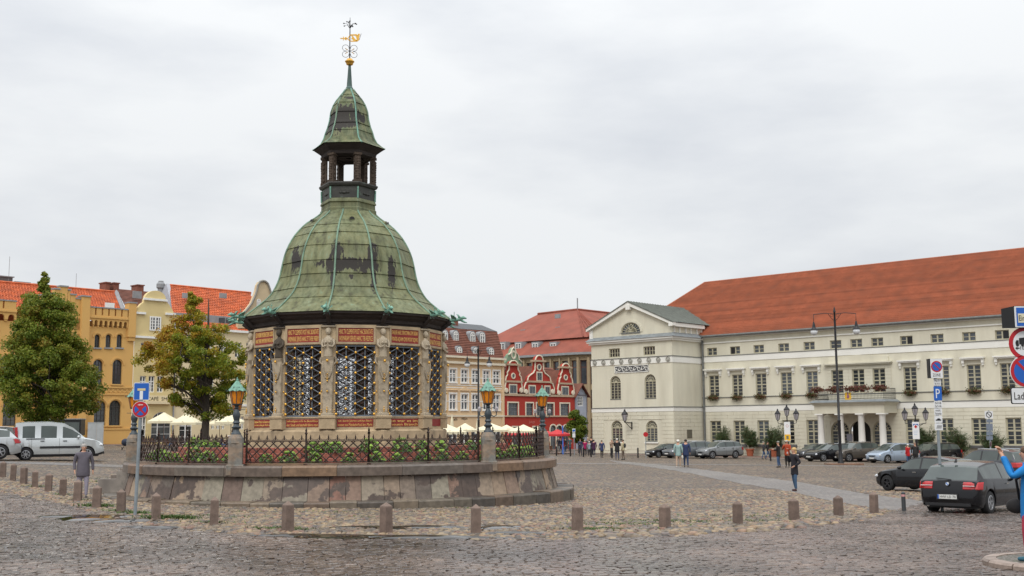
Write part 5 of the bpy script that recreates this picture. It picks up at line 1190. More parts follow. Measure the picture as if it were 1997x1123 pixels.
zp = tz(230, 836)[1]; mb = MB(); mb.box(T0, t_r, -.12, 0, -.8, zp-.1); mb.box(T0, t_r, -.18, 0, zp-.1, zp+.05); mb.build('base_course', m_yel, Y.root)
# roof
R0 = tz(225, 571, 6); RR = tz(0, 552.5, 6)
zr = R0[1]
tiled_roof(Y, [(T0, .3, zcap-.9), (tz(247, 600)[0], .3, zcap-.9), (R0[0], 6, zr), (T0, 6, zr)], 20, m_otile, step=.06, pan=.30)
mb = MB(); mb.box(tz(225, 571, 6)[0]-.1, t_r, 6, 6.1, zr-1, zr); mb.add([(T0, 6, zr), (R0[0], 6, zr), (t_r, 12, zcap-.9), (T0, 12, zcap-.9)], [(0, 1, 2, 3)]); mb.build('rear_roof', m_otile, Y.root)
mb = MB(); mb.tube([(R0[0], 6, zr+.1), (T0, 6, zr+.1)], .14, 5); mb.build('ridge_tiles', m_otile, Y.root); mb = MB(); mb.tube([(tz(247, 600)[0]+.1, .3, zcap-.7), (R0[0]+.1, 6, zr+.15)], [.22, .22], 4); mb.build('verge_flashing', m_lead, Y.root)
sk_ = tz(209, 596, 1.2); mb = MB(); mb.box(sk_[0]-.5, sk_[0]+.5, .6, .75, sk_[1]-.25, sk_[1]+.25); mb.build('skylight', m_white, Y.root)
for (pa, pb, p0, p1) in ((-2, 25, 538, 556), (32, 57, 549.5, 560), (66, 80, 553, 562)):
    a, b_ = tz(pa, p0, 8), tz(pb, p0, 8); mb = MB(); mb.box(a[0], b_[0], 8, 11, tz(pa, p1, 8)[1]-1, (a[1]+b_[1])/2-.1); rb = mb.build('rooftop_box', mat('dark_cladding', (.10, .10, .10), .6, .15, 2), Y.root); mb = MB(); mb.box(a[0]-.15, b_[0]+.15, 7.9, 11.1, (a[1]+b_[1])/2-.1, (a[1]+b_[1])/2); mb.build('roof_edge', m_lead, rb)
for (p, p0, p1) in ((19, 500, 552), (149, 533, 562)): a, b_ = tz(p, p0, 8), tz(p, p1, 8); mb = MB(); mb.tube([(a[0], 8, b_[1]-.5), (a[0], 8, a[1])], .025, 4); mb.build('antenna', m_lead, Y.root)
# ---- pale yellow house with a curved gable
C = Fac('curved_gable_house', PL, LD, 'pale yellow house with rounded white-moulded gable right of the ochre building', 'building')
tc1 = C.tz(341, 720)[0]; x0c = t_r+.03
def gable(F, pts, y0, y1, mt, name, parent=None):
    P_ = [F.tz(a, b_, y0) for a, b_ in pts]; mb = MB(); mb.prism(P_[::-1] if sum((P_[i][0]*P_[(i+1) % len(P_)][1]-P_[(i+1) % len(P_)][0]*P_[i][1]) for i in range(len(P_))) < 0 else P_, y0, y1)
    return mb.build(name, mt, parent or F.root)
zc_ = C.tz(290, 658)[1]
def ch(pa, pb, p0, p1, ar=False, F=C): pm = (pa+pb)/2; return (F.tz(pa, p1)[0], F.tz(pb, p1)[0], F.tz(pm, p1)[1], F.tz(pm, p0)[1], ar)
hw = [ch(274, 291, 668, 690), ch(306, 323, 669, 691), ch(272, 284, 733, 765), ch(289, 301, 733, 765), ch(306, 318, 733, 765), ch(294, 333, 803, 862, True), ch(272, 284, 812, 862)]
mb = wall(x0c, tc1, -.8, zc_, hw, 0, .3); mb.build('wall', m_lyel, C.root)
for h in hw: window(C, h, 2 if h[1]-h[0] < 2 else 3, 4, m_white, .12, .09, .035, trans=None if h[4] else .66)
arc = [(303+20.5*cos(q), 583-16.5*sin(q)) for q in np.linspace(0, PI, 13)]
gable(C, [(339.5, 658), (339.5, 612), (336, 603), (330, 594), (325, 589), (324, 584)]+arc+[(281.5, 584), (281, 589), (276, 592), (270, 599), (267, 606), (266, 611), (262.5, 612), (262.5, 657)], .0, .45, m_lyel, 'curved_gable')
hg = ch(291, 313, 617, 645)
window(C, hg, 4, 4, m_white, -.09, .14, .05, trans=None)
for (pa, pb, pc) in ((279, 325, 585), (263, 283, 611), (322, 341, 613), (261, 341, 659)): a, b_ = C.tz(pa, pc)[0], C.tz(pb, pc)[0]; z_ = C.tz((pa+pb)/2, pc)[1]; mb = MB(); mb.box(a, b_, -.22, 0, z_-.08, z_+.14); mb.build('white_moulding', m_white, C.root)
z_ = C.tz(300, 786)[1]; mb = MB(); mb.box(C.tz(283, 786)[0], tc1-.5, -.45, 0, z_-.1, z_+.2); mb.box(x0c, tc1, -.06, 0, z_+.2, C.tz(300, 771)[1]); fas = mb.build('shopfront_cornice', m_cyel, C.root)
tm_ = text_mesh(('CAFÉ  SMILE',), C.tz(337, 777)[0]-C.tz(288, 777)[0], .62, mat('dark_lettering', (.03, .025, .02), .6, .1, 5)); link('lettering', tm_, fas, (C.tz(312, 777)[0], -.075, C.tz(312, 777)[1]))
for i in range(6):
    zz_ = .6+i*.42
    for (a, b_) in ((C.tz(334, 800)[0], tc1), (C.tz(286, 800)[0], C.tz(292, 800)[0])): mb = MB(); mb.box(a, b_, -.05, 0, zz_, zz_+.38); mb.build('ashlar_block', m_lyel, C.root)
mb = MB(); mb.tube([(tc1-.1, -.12, -.5), (tc1-.1, -.12, zc_)], .09, 6); mb.build('drainpipe', m_lead, C.root)
# brown roof and chimneys behind
B0 = C.tz(226, 563, 8); tiled_roof(C, [(C.tz(245, 600, 2)[0], 2, C.tz(245, 600, 2)[1]), (C.tz(340, 606, 2)[0], 2, C.tz(245, 600, 2)[1]), (C.tz(335, 565, 8)[0], 8, B0[1]), (B0[0], 8, B0[1])], 14, m_btile, step=.07)
for (pa, pb, p0) in ((203, 211, 550), (219, 229, 551), (265, 277, 555)):
    a, b_ = C.tz(pa, p0, 8)[0], C.tz(pb, p0, 8)[0]; z_ = C.tz(pa, p0, 8)[1]; mb = MB(); mb.box(a, b_, 7.6, 9, z_-2.2, z_-.12); ck = mb.build('chimney', m_brick, C.root); mb = MB(); mb.box(a-.08, b_+.08, 7.5, 9.1, z_-.12, z_); mb.build('chimney_cap', m_brick, ck)
sk_ = C.tz(261, 575, 5); mb = MB(); mb.box(sk_[0]-.5, sk_[0]+.5, 4.2, 4.4, sk_[1]-.45, sk_[1]+.35); mb.build('skylight', m_lead, C.root)
# ---- house with the big orange roof
O = Fac('orange_roof_house', PL, LD, 'cream house with steep bright orange pantile roof and dormer strip, behind the autumn tree', 'building')
to1 = O.tz(500, 720)[0]; zo = O.tz(400, 641)[1]
oh = lambda pa, pb, p0, p1, ar=False: ch(pa, pb, p0, p1, ar, O)
ow = [oh(p, p+13, 668, 697) for p in (352, 378, 404, 430, 458, 480)]+[oh(p, p+13, 725, 762) for p in (352, 378, 404, 430, 458, 480)]+[oh(349, 374, 812, 866)]+[oh(p, p+6.5, 812, 837) for p in (412, 422, 432, 459, 469)]
mb = wall(tc1, to1, -.8, zo, ow, 0, .3); mb.build('wall', m_cyel, O.root)
for h in ow: window(O, h, 2, 4, m_white, .12, .08, .035, trans=.66 if h[3]-h[2] > 1.5 else None)
mb = MB(); mb.box(tc1, to1, -.3, 0, zo-.2, zo+.05); mb.box(tc1, to1, -.1, 0, O.tz(400, 790)[1]-.1, O.tz(400, 790)[1]+.15); mb.build('cornice', m_white, O.root)
zd0, zd1 = O.tz(400, 629, 1.2)[1], O.tz(400, 616, 1.2)[1]; Rl = O.tz(333, 557.5, 7); z_rr = Rl[1]; tlr = O.tz(330, 560, 7)[0]; trr = O.tz(489, 574, 7)[0]
tiled_roof(O, [(tc1+.2, -.2, zo), (to1, -.2, zo), (to1, 1.0, zd0), (tc1+.2, 1.0, zd0)], 3, m_otile, step=.07, pan=.3)
tiled_roof(O, [(tc1+.2, 1.2, zd1+.05), (to1, 1.2, zd1+.05), (trr, 7, z_rr), (tlr, 7, z_rr)], 16, m_otile, step=.07, pan=.3)
mb = MB(); mb.box(tc1+.2, to1, 1.0, 1.3, zd0, zd1+.1); dw = mb.build('dormer_strip', m_lead, O.root)
for p in (357, 371, 427, 441, 455): a, b_ = O.tz(p, 622, 1)[0], O.tz(p+11, 622, 1)[0]; mb = MB(); mb.box(a, b_, .93, 1.0, zd0+.12, zd1-.08); mb.build('dormer_pane', m_glass, dw)
mb = MB(); mb.tube([(tlr, 7, z_rr+.08), (trr, 7, z_rr+.08)], .15, 5); mb.build('ridge_tiles', m_otile, O.root)
mb = MB(); mb.add([(tlr-.35, 7, z_rr+.25), (tc1-.2, -.1, zo), (tc1-.2, -.1, zo-1), (tlr-.35, 9, zo-1), (tlr+.05, 7, z_rr+.25), (tc1+.25, -.1, zo), (tlr-.35, 9, z_rr-1)], [(0, 1, 2, 3, 6), (0, 4, 5, 1)]); mb.build('grey_gable_wall', mat('grey_blue_render', (.34, .35, .38), .85, .12, 1), O.root)
a = O.tz(314, 548, 8); mb = MB(); mb.lathe([(.35, a[1]-2.4), (.35, a[1]-.9), (.5, a[1]-.8), (.5, a[1]-.35), (.3, a[1]-.1), (.3, a[1])], 10, cx=a[0], cy=8); mb.build('metal_flue', m_lead, O.root)
for p in (360, 432): s_ = O.tz(p, 577, 4); mb = MB(); mb.box(s_[0]-.45, s_[0]+.45, 3.6, 3.8, s_[1]-.3, s_[1]+.3); mb.build('skylight', m_lead, O.root)
# ---- house with the baroque gable, partly behind the pavilion roof
Bq = Fac('baroque_gable_house', PL, LD, 'beige house with tall curved baroque gable just left of the pavilion dome', 'building')
tb1 = Bq.tz(590, 720)[0]; zb = Bq.tz(500, 640)[1]; bw_ = [ch(p, p+13, a, b_, False, Bq) for p in (515, 540) for a, b_ in ((668, 697), (725, 762))]
mb = wall(to1+.02, tb1, -.8, zb, bw_, 0, .3); mb.build('wall', m_cyel, Bq.root)
for h in bw_: window(Bq, h, 2, 4, m_white, .12, .08, .035)
m_beige = mat('beige_gable_render', (.52, .42, .27), .85, .08, 1)
right = [(528, 572), (531, 585), (540, 600), (553, 612), (560, 620), (563, 640)]
left = [(500.5, 565), (497, 576), (490, 592), (479, 606), (470, 614), (466, 622), (464, 640)]
gable(Bq, [(563, 640)]+right[::-1][1:]+[(526, 564), (522, 553), (517, 548.5), (512, 547.5), (506, 549.5), (502, 556)]+left, 0, .5, m_beige, 'baroque_gable')
P_ = [Bq.tz(a, b_) for a, b_ in [(470, 614), (479, 606), (490, 592), (497, 576), (500.5, 565), (502, 556), (506, 549.5), (512, 547.5), (517, 548.5), (522, 553), (526, 564), (528, 572), (531, 585)]]
mb = MB(); mb.tube([(x, -.08, z) for x, z in P_], .13, 5); mb.build('gable_coping', mat('grey_coping', (.25, .24, .21), .8, .1, 3), Bq.root)
hh = ch(500, 508, 583, 597, True, Bq); window(Bq, hh, 3, 4, m_white, -.09, .08, .04)
tiled_roof(Bq, [(Bq.tz(452, 640, 1)[0], 1, zb), (Bq.tz(480, 640, 1)[0], 1, zb), (Bq.tz(492, 577, 8)[0], 8, z_rr-.2), (Bq.tz(486, 574, 8)[0], 8, z_rr-.2)], 14, m_otile, step=.07, pan=.3)

# ---------------------------------------------------------------- the row on the far side
PN = XY(983.5, 850, 145.0)[:2]
m_peach = mat('peach_render', (.66, .49, .30), .85, .05, .8)
m_redw = mat('oxide_red_render', (.36, .035, .022), .85, .08, .7)
m_ivory = mat('ivory_trim', (.66, .60, .47), .8, .05, 1)
m_dglass = m_glass
K = Fac('peach_mansard_house', PN, LD, 'peach three-storey house with brown mansard roof left of the red gabled house', 'building')
kz = K.tz; k0 = kz(770, 760)[0]; zk = kz(930, 697)[1]
def kh(pa, pb, p0, p1, ar=False, F=K): return ch(pa, pb, p0, p1, ar, F)
kw = []
cols_ = [781, 801, 821, 841.5, 862, 883.3, 906, 927.3, 948.7, 968.2]
for i, p in enumerate(cols_): s_ = (p-883)*.05; kw.append(kh(p-6.3, p+6.3, 719.5+s_, 745.5+s_)); kw.append(kh(p-6.3, p+6.3, 768+s_*.6, 799+s_*.35))
for h_ in (0, 1):
    zz0 = np.mean([kw[i][2] for i in range(h_, len(kw), 2)]); zz1 = np.mean([kw[i][3] for i in range(h_, len(kw), 2)])
    for i in range(h_, len(kw), 2): kw[i] = (kw[i][0], kw[i][1], float(zz0), float(zz1), False)
gw = [(kw[2*i][0]-.2, kw[2*i][1]+.2, .2, 2.7, False) for i in range(10)]
mb = wall(k0, -.03, -.8, zk, kw+gw, 0, .25); mb.build('wall', m_peach, K.root)
for h in kw: window(K, h, 2, 2, m_white, .08, .11, .06, trans=.66); 
for h in gw: window(K, h, 2, 1, m_white, .1, .1, .05)
for i, h in enumerate(kw):
    mb = MB(); mb.box(h[0]-.16, h[1]+.16, -.07, 0, h[3], h[3]+.16); mb.box(h[0]-.16, h[0], -.05, 0, h[2], h[3]); mb.box(h[1], h[1]+.16, -.05, 0, h[2], h[3]); mb.box(h[0]-.2, h[1]+.2, -.12, 0, h[2]-.14, h[2]); mb.build('window_surround', m_white, K.root)
    if i % 2:
        c = (h[0]+h[1])/2; z_ = h[3]+.42; mb = MB(); mb.box(c-.85, c+.85, -.15, 0, z_, z_+.1)
        if (i//2) % 2 == 0: mb.prism([(c-.8, z_+.1), (c+.8, z_+.1), (c, z_+.5)], -.12, 0)
        mb.build('window_pediment', m_peach, K.root)
for (p, w_, d_, mt) in ((709, .28, .35, m_ivory), (752, .1, .05, m_white), (811, .22, .12, m_ivory), (698, .25, .5, m_ivory), (737, .09, .03, m_white), (757, .09, .03, m_white), (783, .09, .03, m_white)):
    z_ = kz(930, p)[1]
    mb = MB(); mb.box(k0, -.03, -d_, 0, z_-w_/2, z_+w_/2); mb.build('string_course', mt, K.root)
mb = MB(); mb.box(-.4, -.03, -.1, 0, 0, zk); mb.build('corner_pilaster', m_peach, K.root)
tm_ = text_mesh(('Café',), 1.0, .5, mat('dark_lettering', (.03, .025, .02), .6, .1, 5)); link('lettering', tm_, K.root, (kz(886, 817)[0], -.02, kz(886, 817)[1]))
tm_ = text_mesh(('NEJLA',), 1.6, .45, MC['dark_lettering']); link('lettering', tm_, K.root, (kz(906, 817)[0], -.02, kz(906, 817)[1]))
zm = kz(925, 643, 2.4)[1]
k1t = kz(969, 651, 2.4)[0]
tiled_roof(K, [(k0, 0, zk+.1), (0, 0, zk+.1), (k1t, 2.4, zm), (k0, 2.4, zm)], 16, m_btile, step=.08)
mb = MB(); mb.add([(0, 0, zk+.1), (k1t, 2.4, zm), (k1t, 10, zm), (0, 12, zk+.1)], [(0, 3, 2, 1)]); mb.build('side_roof', m_btile, K.root)
mb = MB(); mb.add([(k0, 2.3, zm), (k1t, 2.3, zm), (kz(945, 640, 6)[0], 6.5, zm+1.2), (k0, 6.5, zm+1.2), (k1t, 10, zm)], [(0, 1, 2, 3), (1, 4, 2)]); mb.build('top_roof', mat('dark_slate', (.06, .065, .07), .6, .2, 2), K.root)
def dormer(F, p, p0, p1, wpx, y, arched=True, par=None, mt=m_lead):
    a, b_ = F.tz(p-wpx/2, p1, y)[0], F.tz(p+wpx/2, p1, y)[0]; z0, z1_ = F.tz(p, p1, y)[1], F.tz(p, p0, y)[1]; r = (b_-a)/2
    mb = MB()
    if arched: mb.prism([(a-.18, z0-.1), (b_+.18, z0-.1), (b_+.18, z1_-r)]+[((a+b_)/2+(r+.18)*cos(q), z1_-r+(r+.18)*sin(q)) for q in np.linspace(.2, PI-.2, 9)]+[(a-.18, z1_-r)], y, y+2.5)
    else: mb.prism([(a-.25, z0-.1), (b_+.25, z0-.1), (b_+.25, z1_+.25), (a-.25, z1_+.25)], y, y+2.8)
    o = mb.build('dormer', mt, par or F.root); window(F, (a, b_, z0, z1_, arched), 2, 3, m_white, y-.06, .09, .045, parent=o)
for p in (868, 889, 921.8, 940.8): dormer(K, p, 645+(p-868)*.05, 666+(p-868)*.05, 8.5, 1.3)
for p in (896, 927.8, 958): dormer(K, p, 675.5+(p-868)*.04, 692+(p-868)*.04, 8.5, .25)
a = kz(883, 624, 5); mb = MB(); mb.box(a[0]-.5, a[0]+.5, 4.5, 5.5, a[1]-3, a[1]); mb.build('chimney', m_brick, K.root)
# ---- red house with three scrolled gables
Rd = Fac('red_gabled_house', PN, LD, 'bright red house with three ivory-edged scrolled gables', 'building')
rz_ = Rd.tz; r1 = rz_(1121, 780)[0]; zr0 = rz_(1050, 771)[1]
def rh(pa, pb, p0, p1, ar=False): return ch(pa, pb, p0, p1, ar, Rd)
rw = [rh(991, 1010, 785, 810.5), rh(1026, 1039.5, 786, 811), rh(1046.7, 1059.5, 786.5, 811), rh(1066, 1079.6, 787, 811), rh(1093, 1110, 788, 811.5)]
rw = [(h[0], h[1], float(np.mean([q[2] for q in rw])), float(np.mean([q[3] for q in rw])), False) for h in rw]
rg = [rh(1073.5, 1084.5, 829, 876, True), rh(1085.5, 1096.5, 829.5, 876, True), rh(1098, 1109.5, 829.5, 876, True), rh(1000, 1016, 833, 874, False), rh(1040, 1056, 833, 874, False)]
mb = wall(0, r1, -.9, zr0, rw+rg, 0, .3); mb.build('wall', m_redw, Rd.root)
m_gf = mat('grey_window_frame', (.16, .17, .17), .6, .1, 3)
def trim(h, w_=.18, F=Rd, y=0, par=None):
    mb = MB(); a, b_, c, d = h[:4]
    if len(h) > 4 and h[4]:
        r = (b_-a)/2; m_ = (a+b_)/2
        for i in range(12): q0, q1 = PI*i/12, PI*(i+1)/12; mb.prism([(m_-r*cos(q0), d-r+r*sin(q0)), (m_-(r+w_)*cos(q0), d-r+(r+w_)*sin(q0)), (m_-(r+w_)*cos(q1), d-r+(r+w_)*sin(q1)), (m_-r*cos(q1), d-r+r*sin(q1))][::-1], y-.06, y)
        mb.box(a-w_, a, y-.06, y, c, d-r); mb.box(b_, b_+w_, y-.06, y, c, d-r)
    else: mb.box(a-w_, b_+w_, y-.06, y, d, d+w_); mb.box(a-w_, a, y-.06, y, c, d); mb.box(b_, b_+w_, y-.06, y, c, d); mb.box(a-w_, b_+w_, y-.09, y, c-w_*.6, c)
    mb.build('window_trim', m_ivory, par or F.root)
for h in rw+rg: window(Rd, h, 3 if h[1]-h[0] > 1.5 else 2, 3, m_gf, .12, .08, .035, trans=.66 if not h[4] else None); trim(h)
for p, w_ in ((771, .28), (811.5, .2)): z_ = rz_(1050, p)[1]; mb = MB(); mb.box(0, r1, -.14, 0, z_-w_/2, z_+w_/2); mb.build('string_course', mat('tan_stone', (.42, .32, .22), .8, .1, 2), Rd.root)
def scroll_gable(pc, half_base, sh_y, sh_half, neck_half, neck_y, top_y, base_y):
    lft = [(-half_base*.98, base_y), (-half_base*.98, base_y-10), (-half_base*.86, base_y-20), (-sh_half*1.02, sh_y+2), (-sh_half, sh_y-3), (-sh_half*.93, sh_y-9), (-sh_half*.75, sh_y-13), (-neck_half*1.5, sh_y-17), (-neck_half*1.08, sh_y-23), (-neck_half, neck_y)]
    tp = [(-neck_half*1.0*cos(q), neck_y-(neck_y-top_y)*sin(q)) for q in np.linspace(0, PI, 9)]
    px_ = [(pc+a*1.0, b_+a*.035) for a, b_ in lft+tp+[(-a, b_) for a, b_ in lft[::-1]]]
    g = gable(Rd, px_, .0, .45, m_redw, 'scrolled_gable')
    pts = [rz_(a, b_) for a, b_ in px_]; mb = MB(); mb.tube([(x, -.05, z) for x, z in pts], .095, 5); mb.build('gable_edging', m_ivory, g)
    mb = MB(); a, b_ = rz_(pc-neck_half*1.5, neck_y)[0], rz_(pc+neck_half*1.5, neck_y)[0]; z_ = rz_(pc, neck_y)[1]; mb.box(a, b_, -.3, .5, z_-.12, z_+.12); a, b_ = rz_(pc-sh_half*1.08, sh_y)[0], rz_(pc+sh_half*1.08, sh_y)[0]; z_ = rz_(pc, sh_y)[1]; mb.box(a, b_, -.16, 0, z_-.12, z_+.12); mb.build('gable_moulding', MC['tan_stone'], g)
    for s_ in (-1, 1):
        c = rz_(pc+s_*half_base*.86, base_y-3); mb = MB(); mb.lathe([(.001, .14), (.30, .12), (.34, 0)], 12, caps=False); mb.v = [(v[0]+c[0], -.05-v[2], c[1]-v[1]) for v in mb.v]; mb.build('scroll_volute', m_ivory, g)
    return g
zb_ = 765.5
g1_ = scroll_gable(1001, 17, 744, 15.5, 8.2, 711, 703, 764); g2_ = scroll_gable(1051, 30, 744.5, 22.5, 7.6, 704, 693, 766.5); g3_ = scroll_gable(1103, 16, 748, 13, 6.8, 716.5, 708.5, 769)
for (g, pp) in ((g1_, [(994, 1006.6, 751, 767)]), (g2_, [(1032, 1043, 753, 767.5), (1063, 1071.5, 754, 768.5), (1047.5, 1056, 727, 742)]), (g3_, [(1096, 1107.6, 755, 770)])):
    for q in pp: h = rh(*q); window(Rd, h, 2, 2, m_gf, -.08, .08, .035, parent=g); trim(h, .16, Rd, -.0, g)
for (g, a, b_, r) in ((g1_, 1000.7, 733, .30), (g2_, 1051, 716, .34), (g3_, 1102.8, 736, .30)):
    c = rz_(a, b_); mb = MB(); mb.lathe([(r*.85, 0), (r*.9, .10), (r*1.3, .10), (r*1.4, 0)], 14, caps=False); mb.v = [(v[0]+c[0], -v[2], c[1]-v[1]) for v in mb.v]; oc = mb.build('oculus', m_ivory, g); mb = MB(); mb.lathe([(.001, .03), (r*.88, .025)], 12, caps=False); mb.v = [(v[0]+c[0], -v[2], c[1]-v[1]) for v in mb.v]; mb.build('pane', m_glass, oc)
zrr = rz_(1050, 716, 4)[1]; tiled_roof(Rd, [(0, .2, zr0-.5), (r1, .2, zr0-.5), (r1, 4, zrr), (0, 4, zrr)], 14, m_btile, step=.09)
for pc in (1001, 1051, 1103):                            # the cross roofs behind the gables
    a, z_ = rz_(pc, 712 if pc != 1051 else 704); w_ = 1.7 if pc != 1051 else 2.6
    mb = MB(); mb.add([(a-w_, .45, zr0+.2), (a, .45, z_-.6), (a+w_, .45, zr0+.2), (a-w_, 5, zr0+.2), (a, 5, z_-.6), (a+w_, 5, zr0+.2)], [(1, 0, 3, 4), (1, 4, 5, 2)]); mb.build('cross_roof', m_btile, Rd.root)
tm_ = text_mesh(('Junge',), 2.0, .6, mat('faded_red_letters', (.55, .16, .13), .6, .1, 5)); link('lettering', tm_, Rd.root, (rz_(1037, 823)[0], -.03, rz_(1037, 823)[1]))
# ---- green gable
Gn = Fac('green_gable_house', (PN[0]-2.5*.737, PN[1]+2.5*.676+4), LD, 'pale green stepped gable peeping out between the peach and red houses', 'building')
m_grn = mat('pale_green_render', (.22, .32, .21), .85, .08, 1)
g = gable(Gn, [(1018, 716), (1017, 706), (1012, 701), (1010, 692), (1006, 688), (1004, 681), (1001, 677.5), (998, 681), (996, 688), (991, 692), (989, 700), (986, 706), (986, 716)], 0, .5, m_grn, 'gable_wall')
P_ = [Gn.tz(a, b_) for a, b_ in [(1017, 706), (1012, 701), (1010, 692), (1006, 688), (1004, 681), (1001, 677.5), (998, 681), (996, 688), (991, 692)]]
mb = MB(); mb.tube([(x, -.05, z) for x, z in P_], .12, 5); mb.build('gable_edging', m_ivory, g)
c = Gn.tz(1001, 692); mb = MB(); mb.lathe([(.3, 0), (.32, .1), (.5, .1), (.52, 0)], 12, caps=False); mb.v = [(v[0]+c[0], -v[2], c[1]-v[1]*1.2) for v in mb.v]; mb.build('oculus', m_ivory, g)
mb = MB(); a, b_ = Gn.tz(986, 716)[0], Gn.tz(1018, 716)[0]; zb_ = Gn.tz(1001, 714)[1]; mb.box(a, b_, .02, 6, -1, zb_); mb.build('wall', m_grn, Gn.root)
# ---- small grey half-timbered house
Hf = Fac('half_timbered_house', (rz_(1121, 780)[0]*.676+PN[0]+.1, rz_(1121, 780)[0]*.737+PN[1]+.1), LD, 'narrow grey-blue half-timbered house with pointed gable beside the red house', 'building')
m_hf = mat('grey_blue_plaster', (.33, .36, .42), .85, .1, 1)
hw_ = [ch(1126.5, 1137.5, 773, 792, False, Hf)]
ta, tb_ = Hf.tz(1121.5, 780)[0], Hf.tz(1143.5, 780)[0]; ze_ = Hf.tz(1132, 770)[1]; za_ = Hf.tz(1132, 749)[1]
mb = wall(ta, tb_, -.9, ze_, hw_, 0, .25); mb.add([(ta, 0, ze_), (tb_, 0, ze_), ((ta+tb_)/2, 0, za_-.2)], [(0, 1, 2)]); mb.box(ta, tb_, .3, 6, -.9, ze_-.1); mb.build('wall', m_hf, Hf.root)
window(Hf, hw_[0], 3, 3, m_white, .05, .1, .05)
mb = MB()
for q in (((ta, ze_), (tb_, ze_)), ((ta, ze_-3.2), (tb_, ze_-3.2)), ((ta, 1), (ta, ze_)), ((tb_, 1), (tb_, ze_)), ((ta+.3, ze_-5.5), (ta+1.3, ze_-3.3)), ((tb_-.3, ze_-5.5), (tb_-1.3, ze_-3.3)), (((ta+tb_)/2, ze_-6), ((ta+tb_)/2, ze_-3.3))): mb.tube([(q[0][0], -.02, q[0][1]), (q[1][0], -.02, q[1][1])], .09, 4)
mb.build('timber_frame', mat('grey_timber', (.20, .20, .22), .8, .15, 4), Hf.root)
mb = MB(); m_ = (ta+tb_)/2
for s_, e_ in ((-1, ta-.45), (1, tb_+.45)): mb.add([(m_, -.45, za_+.1), (e_, -.45, ze_-.35), (e_, 6, ze_-.35), (m_, 6, za_+.1), (m_, -.45, za_-.08), (e_, -.45, ze_-.5)], [(0, 1, 2, 3) if s_ < 0 else (3, 2, 1, 0), (0, 4, 5, 1) if s_ < 0 else (1, 5, 4, 0)])
mb.build('roof', m_btile, Hf.root)
# ---- large department store behind
DS = Fac('department_store', XY(1112, 850, 172)[:2], HD, 'large tan building with rounded corner and broad red tiled roof behind the red house', 'building')
m_tan = mat('tan_shell_limestone', (.34, .26, .16), .85, .1, .6)
m_droof = mat('dull_red_tile', (.235, .060, .036), .8, .18, .5, .3, 3, col2=(.22, .065, .04), c2s=.3, c2t=.6, c2w=.2)
dz_ = DS.tz
tR_ = dz_(1112, 760)[0]; tL_ = dz_(962, 700)[0]-6; zE = dz_(1080, 693)[1]; zBk = dz_(1075, 664, 2.5)[1]; zRg = dz_(1111, 606, 12.5)[1]
cr_ = 5.0
path = [(tL_, 0), (tR_, 0)]+[(tR_+cr_*sin(q), cr_-cr_*cos(q)) for q in np.linspace(.3, PI/2, 5)]+[(tR_+cr_, 30)]
def seg_frame(p, q):
    L_ = math.hypot(q[0]-p[0], q[1]-p[1]); return L_, math.atan2(q[1]-p[1], q[0]-p[0])
for p, q in zip(path[:-1], path[1:]):
    L_, an = seg_frame(p, q); nb = max(1, round(L_/1.9)); bw2 = L_/nb; holes = []
    for i in range(nb):
        for (zb0, zb1) in ((1.2, 4.4), (5.3, 8.7), (9.5, 13.2), (14.0, zE-1.3)):
            if zb1 > zE-.6 or zb1-zb0 < .8: continue
            holes.append((i*bw2+.28, (i+1)*bw2-.28, zb0, zb1, False))
    seg = link('facade_bay', wall(0, L_, -1, zE, holes, 0, .5).mesh('facade_bay', m_tan), DS.root, (p[0], p[1], 0), (0, 0, an))
    mb = MB()
    for i in range(nb+1): mb.box(i*bw2-.14, i*bw2+.14, -.3, 0, 0, zE-.5)
    link('fin', mb.mesh('fin', m_tan), seg, kind='stuff')
    for h in holes:
        wf = MB(); a, b_, c, d = h[:4]; m_ = (a+b_)/2; wf.box(a, a+.1, .25, .35, c, d); wf.box(b_-.1, b_, .25, .35, c, d); wf.box(a, b_, .25, .35, d-.1, d); wf.box(a, b_, .25, .35, c, c+.1); wf.box(a, b_, .25, .35, c+(d-c)*.7, c+(d-c)*.7+.08)
        wo = link('window', wf.mesh('window', mat('red_brown_frame', (.16, .06, .04), .6, .1, 3)), seg); g_ = MB(); g_.add([(a, .3, c), (b_, .3, c), (b_, .3, d), (a, .3, d)], [(0, 1, 2, 3)]) 
        # the pane is a sub-part of the bay's window
        wo.data.materials.append(m_glass); bm = bmesh.new(); bm.from_mesh(wo.data); f_ = bm.faces.new([bm.verts.new(v) for v in g_.v]); f_.material_index = 1; bm.to_mesh(wo.data); bm.free()
ctr = (tR_-8, 14)
def off(pth, d_):                                        # inset the path towards the middle of the building
    o_ = []
    for (x, y_) in pth:
        if x <= tR_+.01 and y_ < .01: o_.append((x, y_+d_))
        elif y_ >= 29: o_.append((x-d_, y_))
        else: v = Vector((x-tR_, y_-cr_)); v = v.normalized()*(cr_-d_) if cr_-d_ > .1 else Vector((0, 0)); o_.append((tR_+v.x, cr_+v.y))
    return o_
oa, ob = off(path, -.7), off(path, 2.6)
mb = MB(); n_ = len(path); vs = [(x, y_, zE-.1) for x, y_ in oa]+[(x, y_, zE+.25) for x, y_ in oa]+[(x, y_, zE-.1) for x, y_ in off(path, 0)]; mb.add(vs, [(i, i+1, n_+i+1, n_+i) for i in range(n_-1)]+[(i+1, i, 2*n_+i, 2*n_+i+1) for i in range(n_-1)]); mb.build('eaves', m_lead, DS.root)
mb = MB(); mb.add([(x, y_, zE+.25) for x, y_ in oa]+[(x, y_, zBk) for x, y_ in ob], [(i, i+1, n_+i+1, n_+i) for i in range(n_-1)]); mb.build('lower_roof', m_droof, DS.root)
apx = (tR_-8.5, 12.5); rdl = dz_(1049, 611, 12.5)[0]
